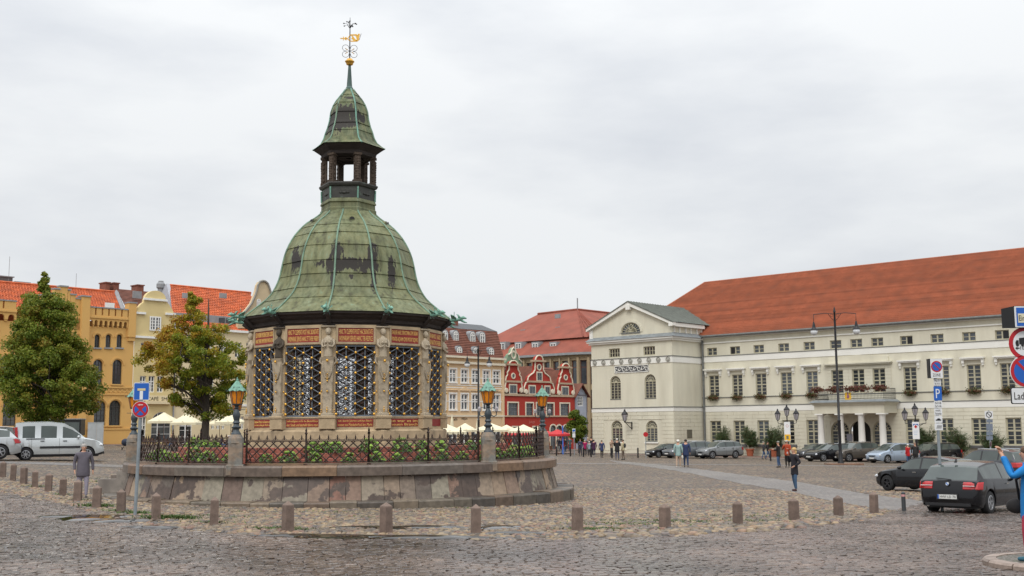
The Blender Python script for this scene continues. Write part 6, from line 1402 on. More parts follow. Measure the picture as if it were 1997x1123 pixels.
oc_ = off(path, 2.2); mb = MB(); vs = [(x, y_, zBk+.15) for x, y_ in oc_]; k_ = len(vs); vs += [(rdl, 12.5, zRg-.1), (apx[0], apx[1], zRg), (apx[0], 34, zRg)]
fs = [(0, 1, k_+1, k_)]+[(i, i+1, k_+1) for i in range(1, n_-2)]+[(n_-2, n_-1, k_+2, k_+1)]
vs.append((tL_, 27, zBk)); fs.append((k_, len(vs)-1, 0)); vs.append((tR_-12, 34, zBk)); fs.append((k_, k_+1, len(vs)-1, len(vs)-2)); mb.add(vs, fs); mb.build('upper_roof', m_droof, DS.root)
mb = MB(); mb.tube([(rdl, 12.5, zRg), (apx[0], apx[1], zRg+.1), (apx[0], 34, zRg+.1)], .2, 5)
for i in range(2, n_-1): mb.tube([(oc_[i][0], oc_[i][1], zBk+.25), (apx[0], apx[1], zRg+.05)], .1, 4)
mb.build('ridge_tiles', m_droof, DS.root)
mb = MB(); a = apx; mb.tube([(a[0], a[1], zRg), (a[0], a[1], zRg+2.0)], .11, 5); mb.build('roof_mast', m_lead, DS.root)
for p in (979, 1011, 1044, 1079): dormer(DS, p, 669.5, 684, 10, 1.2, False)
for (p, p1) in ((1024, 647), (1091, 617), (1092, 642)): s_ = dz_(p, p1, 7); mb = MB(); mb.box(s_[0]-.5, s_[0]+.5, 6.4, 6.7, s_[1]-.35, s_[1]+.35); mb.build('skylight', m_lead, DS.root)
strip_world('north_pavement', K, -40, 60, -7, .2, .09, m_pave)
strip_world('north_kerb', K, -40, 60, -7.3, -7, .095, m_kerb)
strip_world('left_pavement', Y, T0, 34, -6.5, .2, .09, m_pave)
strip_world('left_kerb', Y, T0, 34, -6.8, -6.5, .095, m_kerb)
# ================================================================== FENCE, LAMPS, BOLLARDS, SIGNS AND OTHER STREET FURNITURE
LA = [-143, -86, -26.5, 37.5, 94, 155]
fen = empty('iron_fence', (AX, AY, z_ct), PR, 'dark wrought-iron lattice fence with spikes running round the edge of the stone platform', 'fence')
FR = 6.93; fh = .70
def sec_angles():
    out_ = []
    for i in range(6):
        a0 = LA[i]+2.0; a1 = LA[(i+1) % 6]-2.0+(360 if i == 5 else 0); n = max(1, round((a1-a0)/15)); out_ += [(a0+(a1-a0)*k/n, a0+(a1-a0)*(k+1)/n) for k in range(n)]
    return out_
post = MB(); post.box(-.023, .023, -.023, .023, 0, .88); post.lathe([(.02, .88), (.05, .92), (.02, .97), (.035, 1.0), (.003, 1.10)], 6); post.tube([(0, .03, .5), (0, .32, .02)], .015, 4); post.box(-.06, .06, -.06, .06, 0, .05)
pom = post.mesh('fence_post', m_dark_iron)
for (a0, a1) in sec_angles():
    mid_ = (a0+a1)/2
    if STAIR[0]-1 < mid_ < STAIR[1]+1: 
        continue
    mb = MB(); P3 = lambda a, z: (FR*sin(R(a)), -FR*cos(R(a)), z)
    nc = 7; aa = [a0+(a1-a0)*k/nc for k in range(nc+1)]; da = (a1-a0)/nc
    for z in (.10, fh, fh+.035): mb.tube([P3(a, z) for a in aa], .014 if z < fh+.01 else .010, 4, False)
    zl0, zl1 = .10, fh; hz_ = (zl1-zl0)/2.5
    for k in range(-2, nc+1):
        for s_ in (1, -1):
            pts = []
            for q in range(6):
                fz = q*.5; kk = k+ (fz if s_ > 0 else 2.5-fz)
                if 0 <= kk <= nc: pts.append(P3(a0+kk*da, zl0+hz_*fz))
            if len(pts) > 1: mb.tube(pts, .0175, 4, False)
    for k in range(nc):
        a = a0+(k+.5)*da; c = P3(a, fh+.035); mb.tube([c, P3(a, fh+.12), P3(a, fh+.19)], [.012, .022, .002], 4, False); mb.tube([P3(a-.28*da, fh+.04), P3(a-.12*da, fh+.085), c], .008, 3, False); mb.tube([P3(a+.28*da, fh+.04), P3(a+.12*da, fh+.085), c], .008, 3, False)
        for zq in (zl0+hz_*.5, zl0+hz_*1.5): p = P3(a0+(k+.0 if False else k+.5)*da, zq+hz_*.5); mb.ball(p, .022, 4, 3)
    mb.build('lattice_panel', m_dark_iron, fen, kind='stuff')
    for a in (a0, a1): p = pol(FR, a); link('fence_post', pom, fen, p, (0, 0, R(a)))
    mb = MB(); ring_piece(mb, R(a0), R(a1), [(FR+.06, 0), (FR+.06, .07), (FR-.06, .07), (FR-.06, 0)], 3); mb.build('fence_sill', m_capst, fen)
# lamps on granite posts
m_gpost = mat('lichened_granite', (.25, .19, .14), .8, .3, 5, .5, 40, col2=(.17, .165, .15), c2s=3, c2t=.5)
m_amber = mat('amber_glass', (.60, .20, .012), .25, .35, 6, spec=.5, stretch=(3, 3, .6))
m_castiron = mat('cast_iron_blue', (.045, .058, .068), .45, .2, 5)
def build_lamp(root, arms):
    mb = MB(); mb.bbox(-.25, .25, -.25, .25, -.27, .04, .02); mb.prismz([(-.20, -.20), (.20, -.20), (.20, .20), (-.20, .20)], .04, .66); mb.lathe([(.235, .66), (.22, .80), (.16, .90), (.10, .93)], 12); o = mb.build('granite_post', m_gpost, root)
    z = .91
    mb = MB(); mb.lathe([(.20, z), (.19, z+.06), (.14, z+.10), (.11, z+.20), (.17, z+.25), (.19, z+.30), (.13, z+.34), (.10, z+.42), (.15, z+.47), (.13, z+.52), (.10, z+.56), (.15, z+.72), (.16, z+.80), (.10, z+.95), (.07, z+1.02), (.11, z+1.07), (.07, z+1.12), (.13, z+1.2), (.17, z+1.24)], 14); auto(mb.build('cast_iron_baluster', m_castiron, root), 50)
    zl_ = z+1.24
    mb = MB(); mb.lathe([(.001, zl_), (.19, zl_), (.30, zl_+.5), (.001, zl_+.5)], 8); mb.build('amber_pane', m_amber, root)
    mb = MB()
    for k in range(8): a = R(22.5+45*k)-R(22.5); mb.tube([(.19*sin(a), -.19*cos(a), zl_-.02), (.305*sin(a), -.305*cos(a), zl_+.52)], .014, 4)
    mb.lathe([(.20, zl_-.04), (.22, zl_)], 8); mb.build('lantern_frame', m_castiron, root)
    mb = MB(); rr = [.40, .36]
    vs = []
    for k in range(16): a = PI*k/8; r = .41 if k % 2 == 0 else .36; vs.append((r*sin(a), -r*cos(a), zl_+.49+(0 if k % 2 == 0 else .05)))
    for k in range(16): a = PI*k/8; vs.append((.23*sin(a), -.23*cos(a), zl_+.70))
    for k in range(16): a = PI*k/8; vs.append((.05*sin(a), -.05*cos(a), zl_+.93))
    mb.add(vs, [(j*16+k, j*16+(k+1) % 16, (j+1)*16+(k+1) % 16, (j+1)*16+k) for j in (0, 1) for k in range(16)]); mb.lathe([(.05, zl_+.92), (.06, zl_+.97), (.02, zl_+1.0), (.035, zl_+1.03), (.002, zl_+1.08)], 8)
    mb.build('copper_hood', m_patina, root)
    mb = MB()
    for k in range(8): a = PI*k/4; mb.tube([(.41*sin(a), -.41*cos(a), zl_+.50), (.45*sin(a), -.45*cos(a), zl_+.56), (.41*sin(a), -.41*cos(a), zl_+.58)], .012, 4); mb.ball((.27*sin(a+.39), -.27*cos(a+.39), zl_+.66), .025, 4, 3)
    mb.build('hood_hooks', m_castiron, root)
    if arms:
        for s_ in (-1, 1):
            mb = MB(); mb.tube([(s_*.08, 0, z+.75), (s_*.25, 0, z+.66), (s_*.36, 0, z+.72), (s_*.36, 0, z+.86)], .022, 5); mb.tube([(s_*.07, 0, z+1.0), (s_*.36, 0, z+1.08)], .012, 4); ar = mb.build('side_arm', m_castiron, root)
            mb = MB(); mb.lathe([(.03, z+.86), (.07, z+.90), (.09, z+1.02), (.03, z+1.10)], 6, cx=s_*.36); mb.build('small_lantern', m_lglass, ar)
    else:
        mb = MB(); mb.tube([(-.35, 0, z+1.0), (.35, 0, z+1.0)], .012, 4); mb.build('crossbar', m_castiron, root)
lbls = {-143: 'amber lantern at the back of the platform, half hidden behind the front-left lantern', -86: 'amber lantern on the leftmost granite post, behind the blue dead-end sign', -26.5: 'amber lantern with verdigris hood on granite post left of the pavilion door', 37.5: 'amber lantern with two small side lamps right of the pavilion', 94: 'amber lantern on the rightmost granite post, in front of the red house', 155: 'amber lantern hidden behind the pavilion at the back of the platform'}
for a in LA:
    p = pol(7.12, a); W_ = Matrix.Rotation(PR, 4, 'Z') @ Vector(p); r_ = empty('fountain_lamp', (AX+W_.x, AY+W_.y, z_ct), PR, lbls[a], 'lamp', 'amber lanterns on the platform')
    build_lamp(r_, a > 30)
    for o in KIDS(r_):
        if not o.name.startswith('granite_post'): o.scale = (.72,)*3; o.location.z = .91*.28
# hydrangeas in the flower bed
m_hleaf = mat('hydrangea_leaf', (.06, .14, .022), .5, .45, 12, objr=.15); m_hhead = mat('hydrangea_head', (.21, .34, .055), .8, .35, 30, .6, 60, objr=.2, col2=(.40, .34, .15), c2s=4, c2t=.62)
def leafy(g, n, rx, ry, rz0, s0, s1, bias=.0):
    mb = MB()
    for _ in range(n):
        a, t = g.uniform(0, 2*PI), g.random(); ph_ = math.acos(g.uniform(-.2, 1)); rr = (.55+.45*math.sqrt(t))
        c = Vector((rx*rr*sin(ph_)*cos(a), ry*rr*sin(ph_)*sin(a), rz0*rr*max(.02, cos(ph_))+.03)); s_ = g.uniform(s0, s1)
        nrm = (Vector((c.x/rx, c.y/ry, c.z/rz0+.3))+Vector((g.uniform(-.6, .6), g.uniform(-.6, .6), g.uniform(-.3, .6)))).normalized(); t1 = nrm.orthogonal().normalized(); t1 = (Matrix.Rotation(g.uniform(0, 6.3), 3, nrm) @ t1); t2 = nrm.cross(t1)
        mb.add([c-t1*s_, c-t2*s_*.45, c+t1*s_*1.1-nrm*s_*.25, c+t2*s_*.45], [(0, 1, 2, 3)])
    return mb
hyd = []
for q in range(4):
    g = random.Random(q+50); lf = leafy(g, 260, .40, .36, .42, .05, .085); hd = MB()
    for _ in range(15):
        a = g.uniform(0, 2*PI); ph_ = g.uniform(.15, 1.35); c = (.40*sin(ph_)*cos(a), .36*sin(ph_)*sin(a), .44*cos(ph_)+.03); r = g.uniform(.055, .085)
        n0 = len(hd.v); hd.ball(c, r, 8, 6, (1, 1, .8))
        for i in range(n0, len(hd.v)): v = Vector(hd.v[i]); cc = Vector(c); hd.v[i] = tuple(cc+(v-cc)*g.uniform(.82, 1.15))
    hyd.append((lf.mesh('leaves', m_hleaf), hd.mesh('flower_heads', m_hhead)))
g = random.Random(9)
def HYL(i, a, r):
    rk = lambda q: 0 if q > 6.25 else (1 if q > 5.9 else 2)
    zone = lambda b_: 0 if b_ < -26.5 else (1 if b_ < 37 else 2)
    nth = sum(1 for (b_, q_) in spots_ if rk(q_) == rk(r) and zone(b_) == zone(a) and b_ < a)
    ordn = ['leftmost', 'second', 'third', 'fourth', 'fifth', 'sixth', 'seventh', 'eighth', 'ninth', 'tenth', 'eleventh', 'twelfth', 'thirteenth', 'fourteenth'][nth]
    return 'hydrangea %s, %s %s' % (['left of the front-left lantern', 'between the two front lanterns', 'right of the front-right lantern'][zone(a)], ordn, ['against the fence', 'in the middle tier', 'in the raised inner tier'][rk(r)])
spots_ = [(-125, 6.2), (-118, 5.8), (-80, 6.45), (-72, 6.3), (-64, 6.35), (-55, 6.4), (-48, 6.2), (-40, 6.4), (-33, 6.3), (-68, 5.4), (-58, 5.3), (-50, 5.4), (-21, 6.5), (-15, 6.45), (-8.5, 6.4), (-6, 5.7), (-3, 5.8), (1, 6.45), (7, 5.75), (8, 6.5), (14, 6.4), (17, 5.75), (21, 6.45), (27, 6.4), (31, 5.7), (33, 6.5), (42, 6.45), (49, 6.4), (56, 6.45), (64, 6.4), (73, 6.45), (82, 6.4), (92, 6.4), (102, 6.3), (-10, 5.75), (-104, 5.5), (-140, 6.2), (24, 5.7), (45, 5.6), (54, 5.6)]
for i, (a, r) in enumerate(spots_):
    zb_ = z_ct+(.02 if r > 6.25 else (.12 if r > 5.9 else .34)); W_ = Matrix.Rotation(PR, 4, 'Z') @ Vector(pol(r, a)); sc_ = g.uniform(.6, .86)
    e_ = empty('hydrangea', (AX+W_.x, AY+W_.y, zb_), g.uniform(0, 6), HYL(i, a, r), 'shrub', 'hydrangeas in the platform flower bed', sc_)
    q = i % 4; link('leaves', hyd[q][0], e_, kind='stuff'); link('flower_heads', hyd[q][1], e_, kind='stuff')
# granite bollards
m_bol = mat('brown_granite_bollard', (.165, .118, .095), .75, .26, 6, .5, 60, objr=.12, col2=(.11, .08, .07), c2s=3, c2t=.66, c2w=.05)
BL = [(5,931.6,32),(25,938.6,34.6),(46,945,35.5),(68,952,35),(94,960,37),(122,968,37),(151,979,43),(188,992,45),(236,1002,47),(304,1015,53),(417,1026,56),(561,1038,59),(753,1042,60.5),(928,1043,58),(1126,1037.6,53.6),(1297,1032,48),(1439,1024,46),(1549,1017,45),(1636,1008,41),(1705,1003,43)]
bl_lab = ['at the left edge of the photo', 'second from the left edge', 'third from the left edge', 'fourth from the left edge, left of the walking woman', 'fifth from the left edge', 'just left of the grey-jacketed walker', 'in front of the grey-jacketed walker', 'right of the grey-jacketed walker with a grass tuft at its foot', 'between the walker and the dead-end sign pole', 'just right of the dead-end sign pole', 'below the left amber lantern', 'with pale tip below the left part of the pavilion', 'between two puddles below the pavilion door side', 'beside the dark puddle below the right amber lantern', 'just past the right end of the round platform', 'on the right, beside the grassy cobbles', 'among the large cobbles at the curve of the road', 'below the standing woman in a dark jacket', 'second from the black parked hatchback', 'nearest to the black parked hatchback']
for i, ((px, py, hp), lb) in enumerate(zip(BL, bl_lab)):
    c = G(px, py); h = hp/FPX*c[1]*1.0; w_ = (.10 if i < 9 else .090)*(1+.05*random.uniform(-1, 1)); rnd_ = i < 8
    mb = MB(); cp = .075
    vs = []
    for z, f in ((-.2, 1.04), (h-cp-.02, .97), (h-cp, .93), (h, .06)): vs += [(sx*w_*f, sy*w_*f, z) for sx, sy in ((-1, -1), (1, -1), (1, 1), (-1, 1))]
    mb.add(vs, [(k*4+j, k*4+(j+1) % 4, (k+1)*4+(j+1) % 4, (k+1)*4+j) for k in range(3) for j in range(4)]+[(12, 13, 14, 15)])
    o = mb.build('granite_bollard', m_bol, None, (c[0], c[1], c[2]), (random.uniform(-.02, .02), random.uniform(-.02, .02), R(random.uniform(15, 50) if i > 8 else random.uniform(-10, 25)))); prop(o, 'square granite bollard '+lb, 'bollard', 'granite bollards along the cobbled square')
c = G(1763, 998); mb = MB(); mb.lathe([(.06, -.1), (.06, .5), (.055, .55), (.02, .58)], 10); e_ = empty('steel_bollard', c, 0, 'slim dark steel bollard with reflective collar beside the black hatchback', 'bollard'); mb.build('post', mat('dark_steel', (.05, .055, .06), .4, .1, 4), e_); mb = MB(); mb.lathe([(.064, .44), (.064, .50)], 10); mb.build('reflective_collar', mat('reflector_pink', (.55, .28, .28), .4, .1, 4), e_)
for i, (px, py) in enumerate([(1085.3, 889), (1112.5, 890), (1138, 891.5), (1153, 892), (1193.5, 893.5), (1244.3, 893), (1503, 899)]):
    c = G(px, py); mb = MB(); mb.lathe([(.07, -.1), (.07, .85), (.09, .87), (.05, .95)], 8); o = mb.build('iron_post', m_black, None, c); prop(o, ['thin black post at the left end of the row by the red house', 'thin black post right of the red backpack walker', 'thin black post in front of the tourist group', 'thin black post beside the black umbrella', 'thin black post at the left corner of the town hall wing', 'thin black post between the two wing windows', 'thin black post beside the potted shrubs'][i], 'bollard', 'thin black posts along the pavement')
# kerb island bottom right
m_kst = mat('island_kerb_stone', (.27, .21, .175), .5, .3, 6, .4, 50, objr=.15)
ic = G(2062, 1108); ic = (ic[0], ic[1], gzf(ic[0], ic[1])); isl = empty('kerb_island', ic, 0); isl['kind'] = 'structure'
ri = 1.06
for k in range(12):
    a0, a1 = R(-180+k*30+.7), R(-180+(k+1)*30-.7); mb = MB(); ring_piece(mb, a0, a1, [(ri, -.2), (ri, .10), (ri-.03, .13), (ri-.20, .135), (ri-.20, -.2)], 4); mb.build('kerb_stone', m_kst, isl)
mb = MB(); mb.lathe([(ri-.18, .0), (ri-.2, .12), (.01, .13)], 30); mb.build('mosaic_paving', far_mat('small_mosaic_setts', 16, [(.22,.20,.18),(.28,.25,.22),(.18,.165,.155),(.13,.14,.08)], (.10, .09, .07), .6), isl, kind='structure')
for k in range(60): pass
# ------------------------------------------------------------------ signs
m_blue = mat('sign_blue', (.012, .10, .42), .4, .04, 3); m_sred = mat('sign_red', (.42, .012, .02), .4, .04, 3); m_swht = mat('sign_white', (.66, .67, .68), .45, .04, 3); m_sgry = mat('sign_back_grey', (.25, .27, .29), .45, .1, 4); m_sblk = mat('sign_black', (.012, .012, .013), .5, .02, 3); m_cream = mat('sign_cream', (.60, .50, .26), .5, .05, 3)
m_pole = mat('galvanised_pole', (.22, .25, .27), .45, .15, 5)
def disc(mb, r, x, z, y, n=28): mb.add([(x+r*cos(2*PI*k/n), y, z+r*sin(2*PI*k/n)) for k in range(n)], [tuple(range(n))])
def ringd(mb, r0, r1, x, z, y, n=28): mb.add([(x+r*cos(2*PI*k/n), y, z+r*sin(2*PI*k/n)) for r in (r0, r1) for k in range(n)], [(k, (k+1) % n, n+(k+1) % n, n+k) for k in range(n)])
def rdisc(parent, r, x, z, mt, nm, y=-.06, th=.012):
    mb = MB(); n = 28; mb.prism([(x+r*cos(2*PI*k/n), z+r*sin(2*PI*k/n)) for k in range(n)], y, y+th); return mb.build(nm, mt, parent)
def rplate(parent, x0, x1, z0, z1, mt, nm, y=-.06, th=.012, c=.03):
    mb = MB(); pts = []
    for (cx_, cz_, a0) in ((x1-c, z1-c, 0), (x0+c, z1-c, 90), (x0+c, z0+c, 180), (x1-c, z0+c, 270)): pts += [(cx_+c*cos(R(a0+q)), cz_+c*sin(R(a0+q))) for q in (0, 30, 60, 90)]
    mb.prism(pts, y, y+th); return mb.build(nm, mt, parent)
class SG:                                               # sign assembly at a depth: pixel -> local x, z
    def __init__(s, name, px, py, label, Yd=None, cat='sign', rz=0):
        c = G(px, py) if Yd is None else None
        if Yd is not None: p = XY(px, 850, Yd); c = (p[0], p[1], gzf(p[0], p[1]))
        s.c = c; s.root = empty(name, c, rz, label, cat)
    def xz(s, px, py): p = XY(px, py, s.c[1]); return p[0]-s.c[0], p[2]-s.c[2]
sg = SG('dead_end_sign', 263, 1006, 'blue square dead-end sign above a round no-stopping sign on a grey pole')
t_ = sg.xz(277, 748); mb = MB(); mb.tube([(0, 0, -.2), (t_[0], 0, t_[1])], .042, 10); mb.build('pole', m_pole, sg.root)
a, b_ = sg.xz(261.5, 780.5), sg.xz(293.5, 746); pl_ = rplate(sg.root, a[0], b_[0], a[1], b_[1], m_swht, 'dead_end_plate'); rplate(pl_, a[0]+.015, b_[0]-.015, a[1]+.015, b_[1]-.015, m_blue, 'blue_field', -.065, .004, .02)
w_ = b_[0]-a[0]; xm = (a[0]+b_[0])/2; 
mb = MB(); mb.box(xm-.045*w_/.45, xm+.045*w_/.45, -.07, -.066, a[1]+.02, a[1]+w_*.58); mb.build('stem_symbol', m_swht, pl_); mb = MB(); mb.box(xm-w_*.25, xm+w_*.25, -.07, -.066, a[1]+w_*.60, a[1]+w_*.74); mb.build('bar_symbol', m_cream, pl_)
c = sg.xz(275.5, 798.5); r = .5*(sg.xz(291.7, 798)[0]-sg.xz(259.5, 798)[0]); rd = rdisc(sg.root, r, c[0], c[1], m_swht, 'no_stopping_disc'); rdisc(rd, r*.95, c[0], c[1], m_sred, 'red_ring', -.065, .004)
for a0 in (-45, 135, 225):
    aa = {-45: (-38, 38), 135: (142, 218), 225: (232, 308)}[a0]
    mb = MB(); pts = [(c[0]+r*.16*cos(R(sum(aa)/2)), c[1]+r*.16*sin(R(sum(aa)/2)))]+[(c[0]+r*.72*cos(R(q)), c[1]+r*.72*sin(R(q))) for q in np.linspace(aa[0]+3, aa[1]-3, 7)]; mb.prism(pts, -.069, -.0655); mb.build('blue_sector', m_blue, rd)
mb = MB(); ax, az = c[0], c[1]+r*.56; mb.prism([(ax-r*.05, az+r*.10), (ax-r*.35, az), (ax-r*.05, az-r*.10)][::-1], -.072, -.068); mb.box(ax-r*.1, ax+r*.30, -.072, -.068, az-r*.04, az+r*.04); mb.build('white_arrow', m_swht, rd)
# right-hand parking pole
sg = SG('parking_sign_post', 1830, 985, 'grey pole with no-parking zone box, blue P sign and small plates, behind the black hatchback', 33.5)
t_ = sg.xz(1822, 704); b0_ = sg.xz(1832, 950); mb = MB(); mb.tube([(0, 0, -.2), (t_[0], 0, t_[1])], .045, 10); mb.build('pole', m_pole, sg.root)
def PLT(px0, px1, py0, py1, mt, nm, y=-.06, th=.012, c=.015): a, b_ = sg.xz(px0, py1), sg.xz(px1, py0); return rplate(sg.root, a[0], b_[0], a[1], b_[1], mt, nm, y, th, c)
bx = PLT(1813, 1834, 700, 737.5, m_swht, 'zone_box', -.12, .012); 
a, b_ = sg.xz(1811, 738), sg.xz(1834, 699); mb = MB(); mb.box(a[0], b_[0]-.01, -.105, .1, a[1]+.01, b_[1]-.01); mb.build('zone_box_casing', m_sblk, sg.root)
c = sg.xz(1823.5, 715); r = .165; rdisc(bx, r, c[0], c[1], m_sred, 'red_ring', -.125, .004); rdisc(bx, r*.76, c[0], c[1], m_blue, 'blue_field', -.129, .004); mb = MB(); mb.prism([(c[0]-r*.62, c[1]+r*.5), (c[0]-r*.5, c[1]+r*.62), (c[0]+r*.62, c[1]-r*.5), (c[0]+r*.5, c[1]-r*.62)][::-1], -.133, -.130); mb.build('red_slash', m_sred, bx)
m_ltr = MC['dark_lettering']
def LET(parent, lines, px, py, wpx, hpx, y, mt=m_ltr): c = sg.xz(px, py); s_ = sg.c[1]/FPX; link('lettering', text_mesh(lines, wpx*s_, hpx*s_, mt, .001), parent, (c[0], y, c[1]))
LET(bx, ('ZONE',), 1823.8, 731.5, 15, 8, -.124)
p_ = PLT(1820, 1833, 739, 752, m_swht, 'time_plate'); LET(p_, ('Mo-Fr', '8-18 h'), 1826.5, 745.5, 10, 11, -.063)
p_ = PLT(1820.5, 1834.5, 753.5, 781, m_blue, 'parking_plate'); LET(p_, ('P',), 1827.5, 767.3, 8, 24, -.063, m_swht)
for (a0, a1, ln) in ((782, 795.5, ('Mo-Fr 9-18h', 'Sa 9-14h')), (796.5, 810, ('mit', 'Parkschein'))): p_ = PLT(1821, 1835.5, a0, a1, m_swht, 'text_plate'); LET(p_, ln, 1828.2, (a0+a1)/2, 11.5, 12, -.063)
p_ = PLT(1821.5, 1836, 811, 824.5, m_swht, 'car_plate'); c = sg.xz(1828.7, 818.5); k_ = .012*1.0
mb = MB(); mb.prism([(c[0]+x*.0105, c[1]+z*.0105) for x, z in [(-7.5, -2.5), (-7.5, .5), (-4, 1.2), (-2, 4), (3, 4), (5, 1.2), (7.5, .6), (7.5, -2.5)]][::-1], -.064, -.061); mb.build('car_symbol', m_sblk, p_)
p_ = PLT(1822, 1837, 825.5, 839, m_swht, 'diagram_plate'); mb = MB(); c = sg.xz(1829.5, 832.3)
for i in range(5): x = c[0]-.07+i*.03; mb.prism([(x, c[1]-.05), (x+.012, c[1]-.05), (x+.04, c[1]+.05), (x+.028, c[1]+.05)], -.064, -.061)
mb.build('bay_symbol', m_sblk, p_)
# one-way sign cluster at the right edge
sg = SG('one_way_sign_post', 2008, 1070, 'sign post at the right edge with blue one-way box, lorry disc and no-parking disc', 20.5)
mb = MB(); t_ = sg.xz(2000, 598); mb.tube([(0, 0, -.2), (t_[0], 0, t_[1])], .04, 10); mb.build('pole', m_pole, sg.root)
def ROT(o, dz): o.rotation_euler = (0, 0, dz); return o
PLc = PLT(1971, 2042, 599, 640, m_swht, 'one_way_plate', -.20); a, b_ = sg.xz(1974, 637.5), sg.xz(2039, 601.5); rplate(PLc, a[0], b_[0], a[1], b_[1], m_blue, 'blue_field', -.206, .004, .01)
a, b_ = sg.xz(1960, 641), sg.xz(2040, 598); mb = MB(); mb.add([(b_[0], -.185, a[1]), (sg.xz(1970, 600)[0], -.185, a[1]), (a[0], .12, a[1]+.02), (b_[0], .12, a[1]+.02), (b_[0], -.185, b_[1]), (sg.xz(1970, 600)[0], -.185, b_[1]), (a[0], .12, b_[1]-.02), (b_[0], .12, b_[1]-.02)], [(0,1,2,3),(7,6,5,4),(0,4,5,1),(1,5,6,2),(2,6,7,3)]); mb.build('one_way_box', m_sblk, sg.root)
a, b_ = sg.xz(1976, 631), sg.xz(2036, 613); mb = MB(); mb.box(a[0], b_[0], -.21, -.207, a[1], b_[1]); arw = mb.build('white_arrow', mat('sign_pale', (.62, .58, .42), .5, .05, 3), PLc); LET(PLc, ('Einbahnstraße',), 2006, 622, 58, 14, -.213)
c = sg.xz(1996, 670.5); r = .30; rd = rdisc(sg.root, r, c[0], c[1], m_sred, 'lorry_disc', -.08); rdisc(rd, r*.76, c[0], c[1], m_swht, 'white_field', -.086, .004)
mb = MB(); q_ = r/31*1.0; P2 = lambda x, y_: (c[0]+(x-1996)*q_, c[1]-(y_-670.5)*q_)
for poly in ([(1977, 668), (1979, 664), (1983, 664), (1983, 672), (1977, 672)], [(1984, 660), (2014, 657), (2014, 671), (1984, 672)]): mb.prism([P2(*q) for q in poly][::-1], -.091, -.087)
for x in (1980.5, 1990, 2009): n0 = 10; mb.prism([(P2(x, 673)[0]+.028*cos(2*PI*k/n0), P2(x, 673)[1]+.028*sin(2*PI*k/n0)) for k in range(n0)], -.093, -.088)
mb.prism([P2(1976, 679), P2(1980, 676), P2(1980, 682)][::-1], -.092, -.088); mb.box(P2(1979, 679)[0], P2(1984, 679)[0], -.092, -.088, P2(0, 680)[1], P2(0, 678)[1])
mb.build('lorry_symbol', m_sblk, rd); LET(rd, ('10m',), 1993.5, 679, 17, 9, -.09)
c = sg.xz(1997.5, 724.5); r = .295; rd = rdisc(sg.root, r, c[0], c[1], m_swht, 'no_parking_disc', -.08); rdisc(rd, r*.96, c[0], c[1], m_sred, 'red_ring', -.086, .004); rdisc(rd, r*.76, c[0], c[1], m_blue, 'blue_field', -.09, .004); mb = MB(); mb.prism([(c[0]-r*.60, c[1]+r*.48), (c[0]-r*.48, c[1]+r*.60), (c[0]+r*.60, c[1]-r*.48), (c[0]+r*.48, c[1]-r*.60)][::-1], -.095, -.091); mb.build('red_slash', m_sred, rd)
p_ = PLT(1968.5, 2035, 755, 788, m_sblk, 'loading_zone_plate', -.08, .012, .03); a, b_ = sg.xz(1970.3, 786.3), sg.xz(2033, 756.7); rplate(p_, a[0], b_[0], a[1], b_[1], m_swht, 'white_field', -.085, .004, .025); LET(p_, ('Ladezone',), 2001, 772, 54, 19, -.09)
# small signs
sg = SG('small_no_parking_sign', 1930, 886, 'small square no-parking sign over grey tourist plates in front of the potted shrubs', 75)
mb = MB(); t_ = sg.xz(1928, 800); mb.tube([(0, 0, -.1), (t_[0], 0, t_[1])], .05, 8); mb.build('pole', m_pole, sg.root); p_ = PLT(1920, 1935, 801.5, 816, m_swht, 'sign_plate', -.08); c = sg.xz(1927.5, 808.5)
mb = MB(); n0 = 16; ringd(mb, .20, .15, c[0], c[1], -.084, n0); mb.prism([(c[0]-.14, c[1]+.11), (c[0]-.11, c[1]+.14), (c[0]+.14, c[1]-.11), (c[0]+.11, c[1]-.14)][::-1], -.087, -.083); mb.build('ring_symbol', m_sblk, p_)
for (y0, y1) in ((817.5, 824), (826, 840), (841, 849), (850, 858)): PLT(1923, 1935, y0, y1, mat('blue_grey_plate', (.16, .19, .24), .5, .2, 8), 'tourist_plate', -.07)
sg = SG('blue_footpath_sign', 1119.5, 884, 'small blue and white sign on a thin post beside the small tree', 118)
mb = MB(); mb.tube([(0, 0, -.1), (0, 0, sg.xz(1119, 836)[1])], .05, 6); mb.build('pole', m_pole, sg.root)
for (y0, y1) in ((835.8, 843.5), (844.8, 853)): p_ = PLT(1116.3, 1121.8, y0, y1, m_swht, 'sign_plate', -.08, .01, .02); 
c = sg.xz(1119, 839.5); rdisc(p_, .13, c[0], c[1], m_blue, 'blue_disc', -.09, .005)
sg = SG('blue_banner_pole', 1097.3, 884, 'thin bright blue pole standing in front of the red house', 121, 'pole'); a, b_ = sg.xz(1096.6, 884), sg.xz(1098.4, 830); mb = MB(); mb.box(a[0], b_[0], -.05, .05, 0, b_[1]); mb.build('pole', mat('bright_blue', (.04, .14, .50), .5, .1, 3), sg.root)
sg = SG('round_stop_sign', 1259, 892, 'small round sign on a thin pole before the right arched window of the wing', 104); mb = MB(); t_ = sg.xz(1259, 843); mb.tube([(0, 0, 0), (t_[0], 0, t_[1])], .035, 6); mb.build('pole', m_pole, sg.root); c = sg.xz(1259, 847); rdisc(sg.root, .22, c[0], c[1], m_sred, 'disc', -.06); 
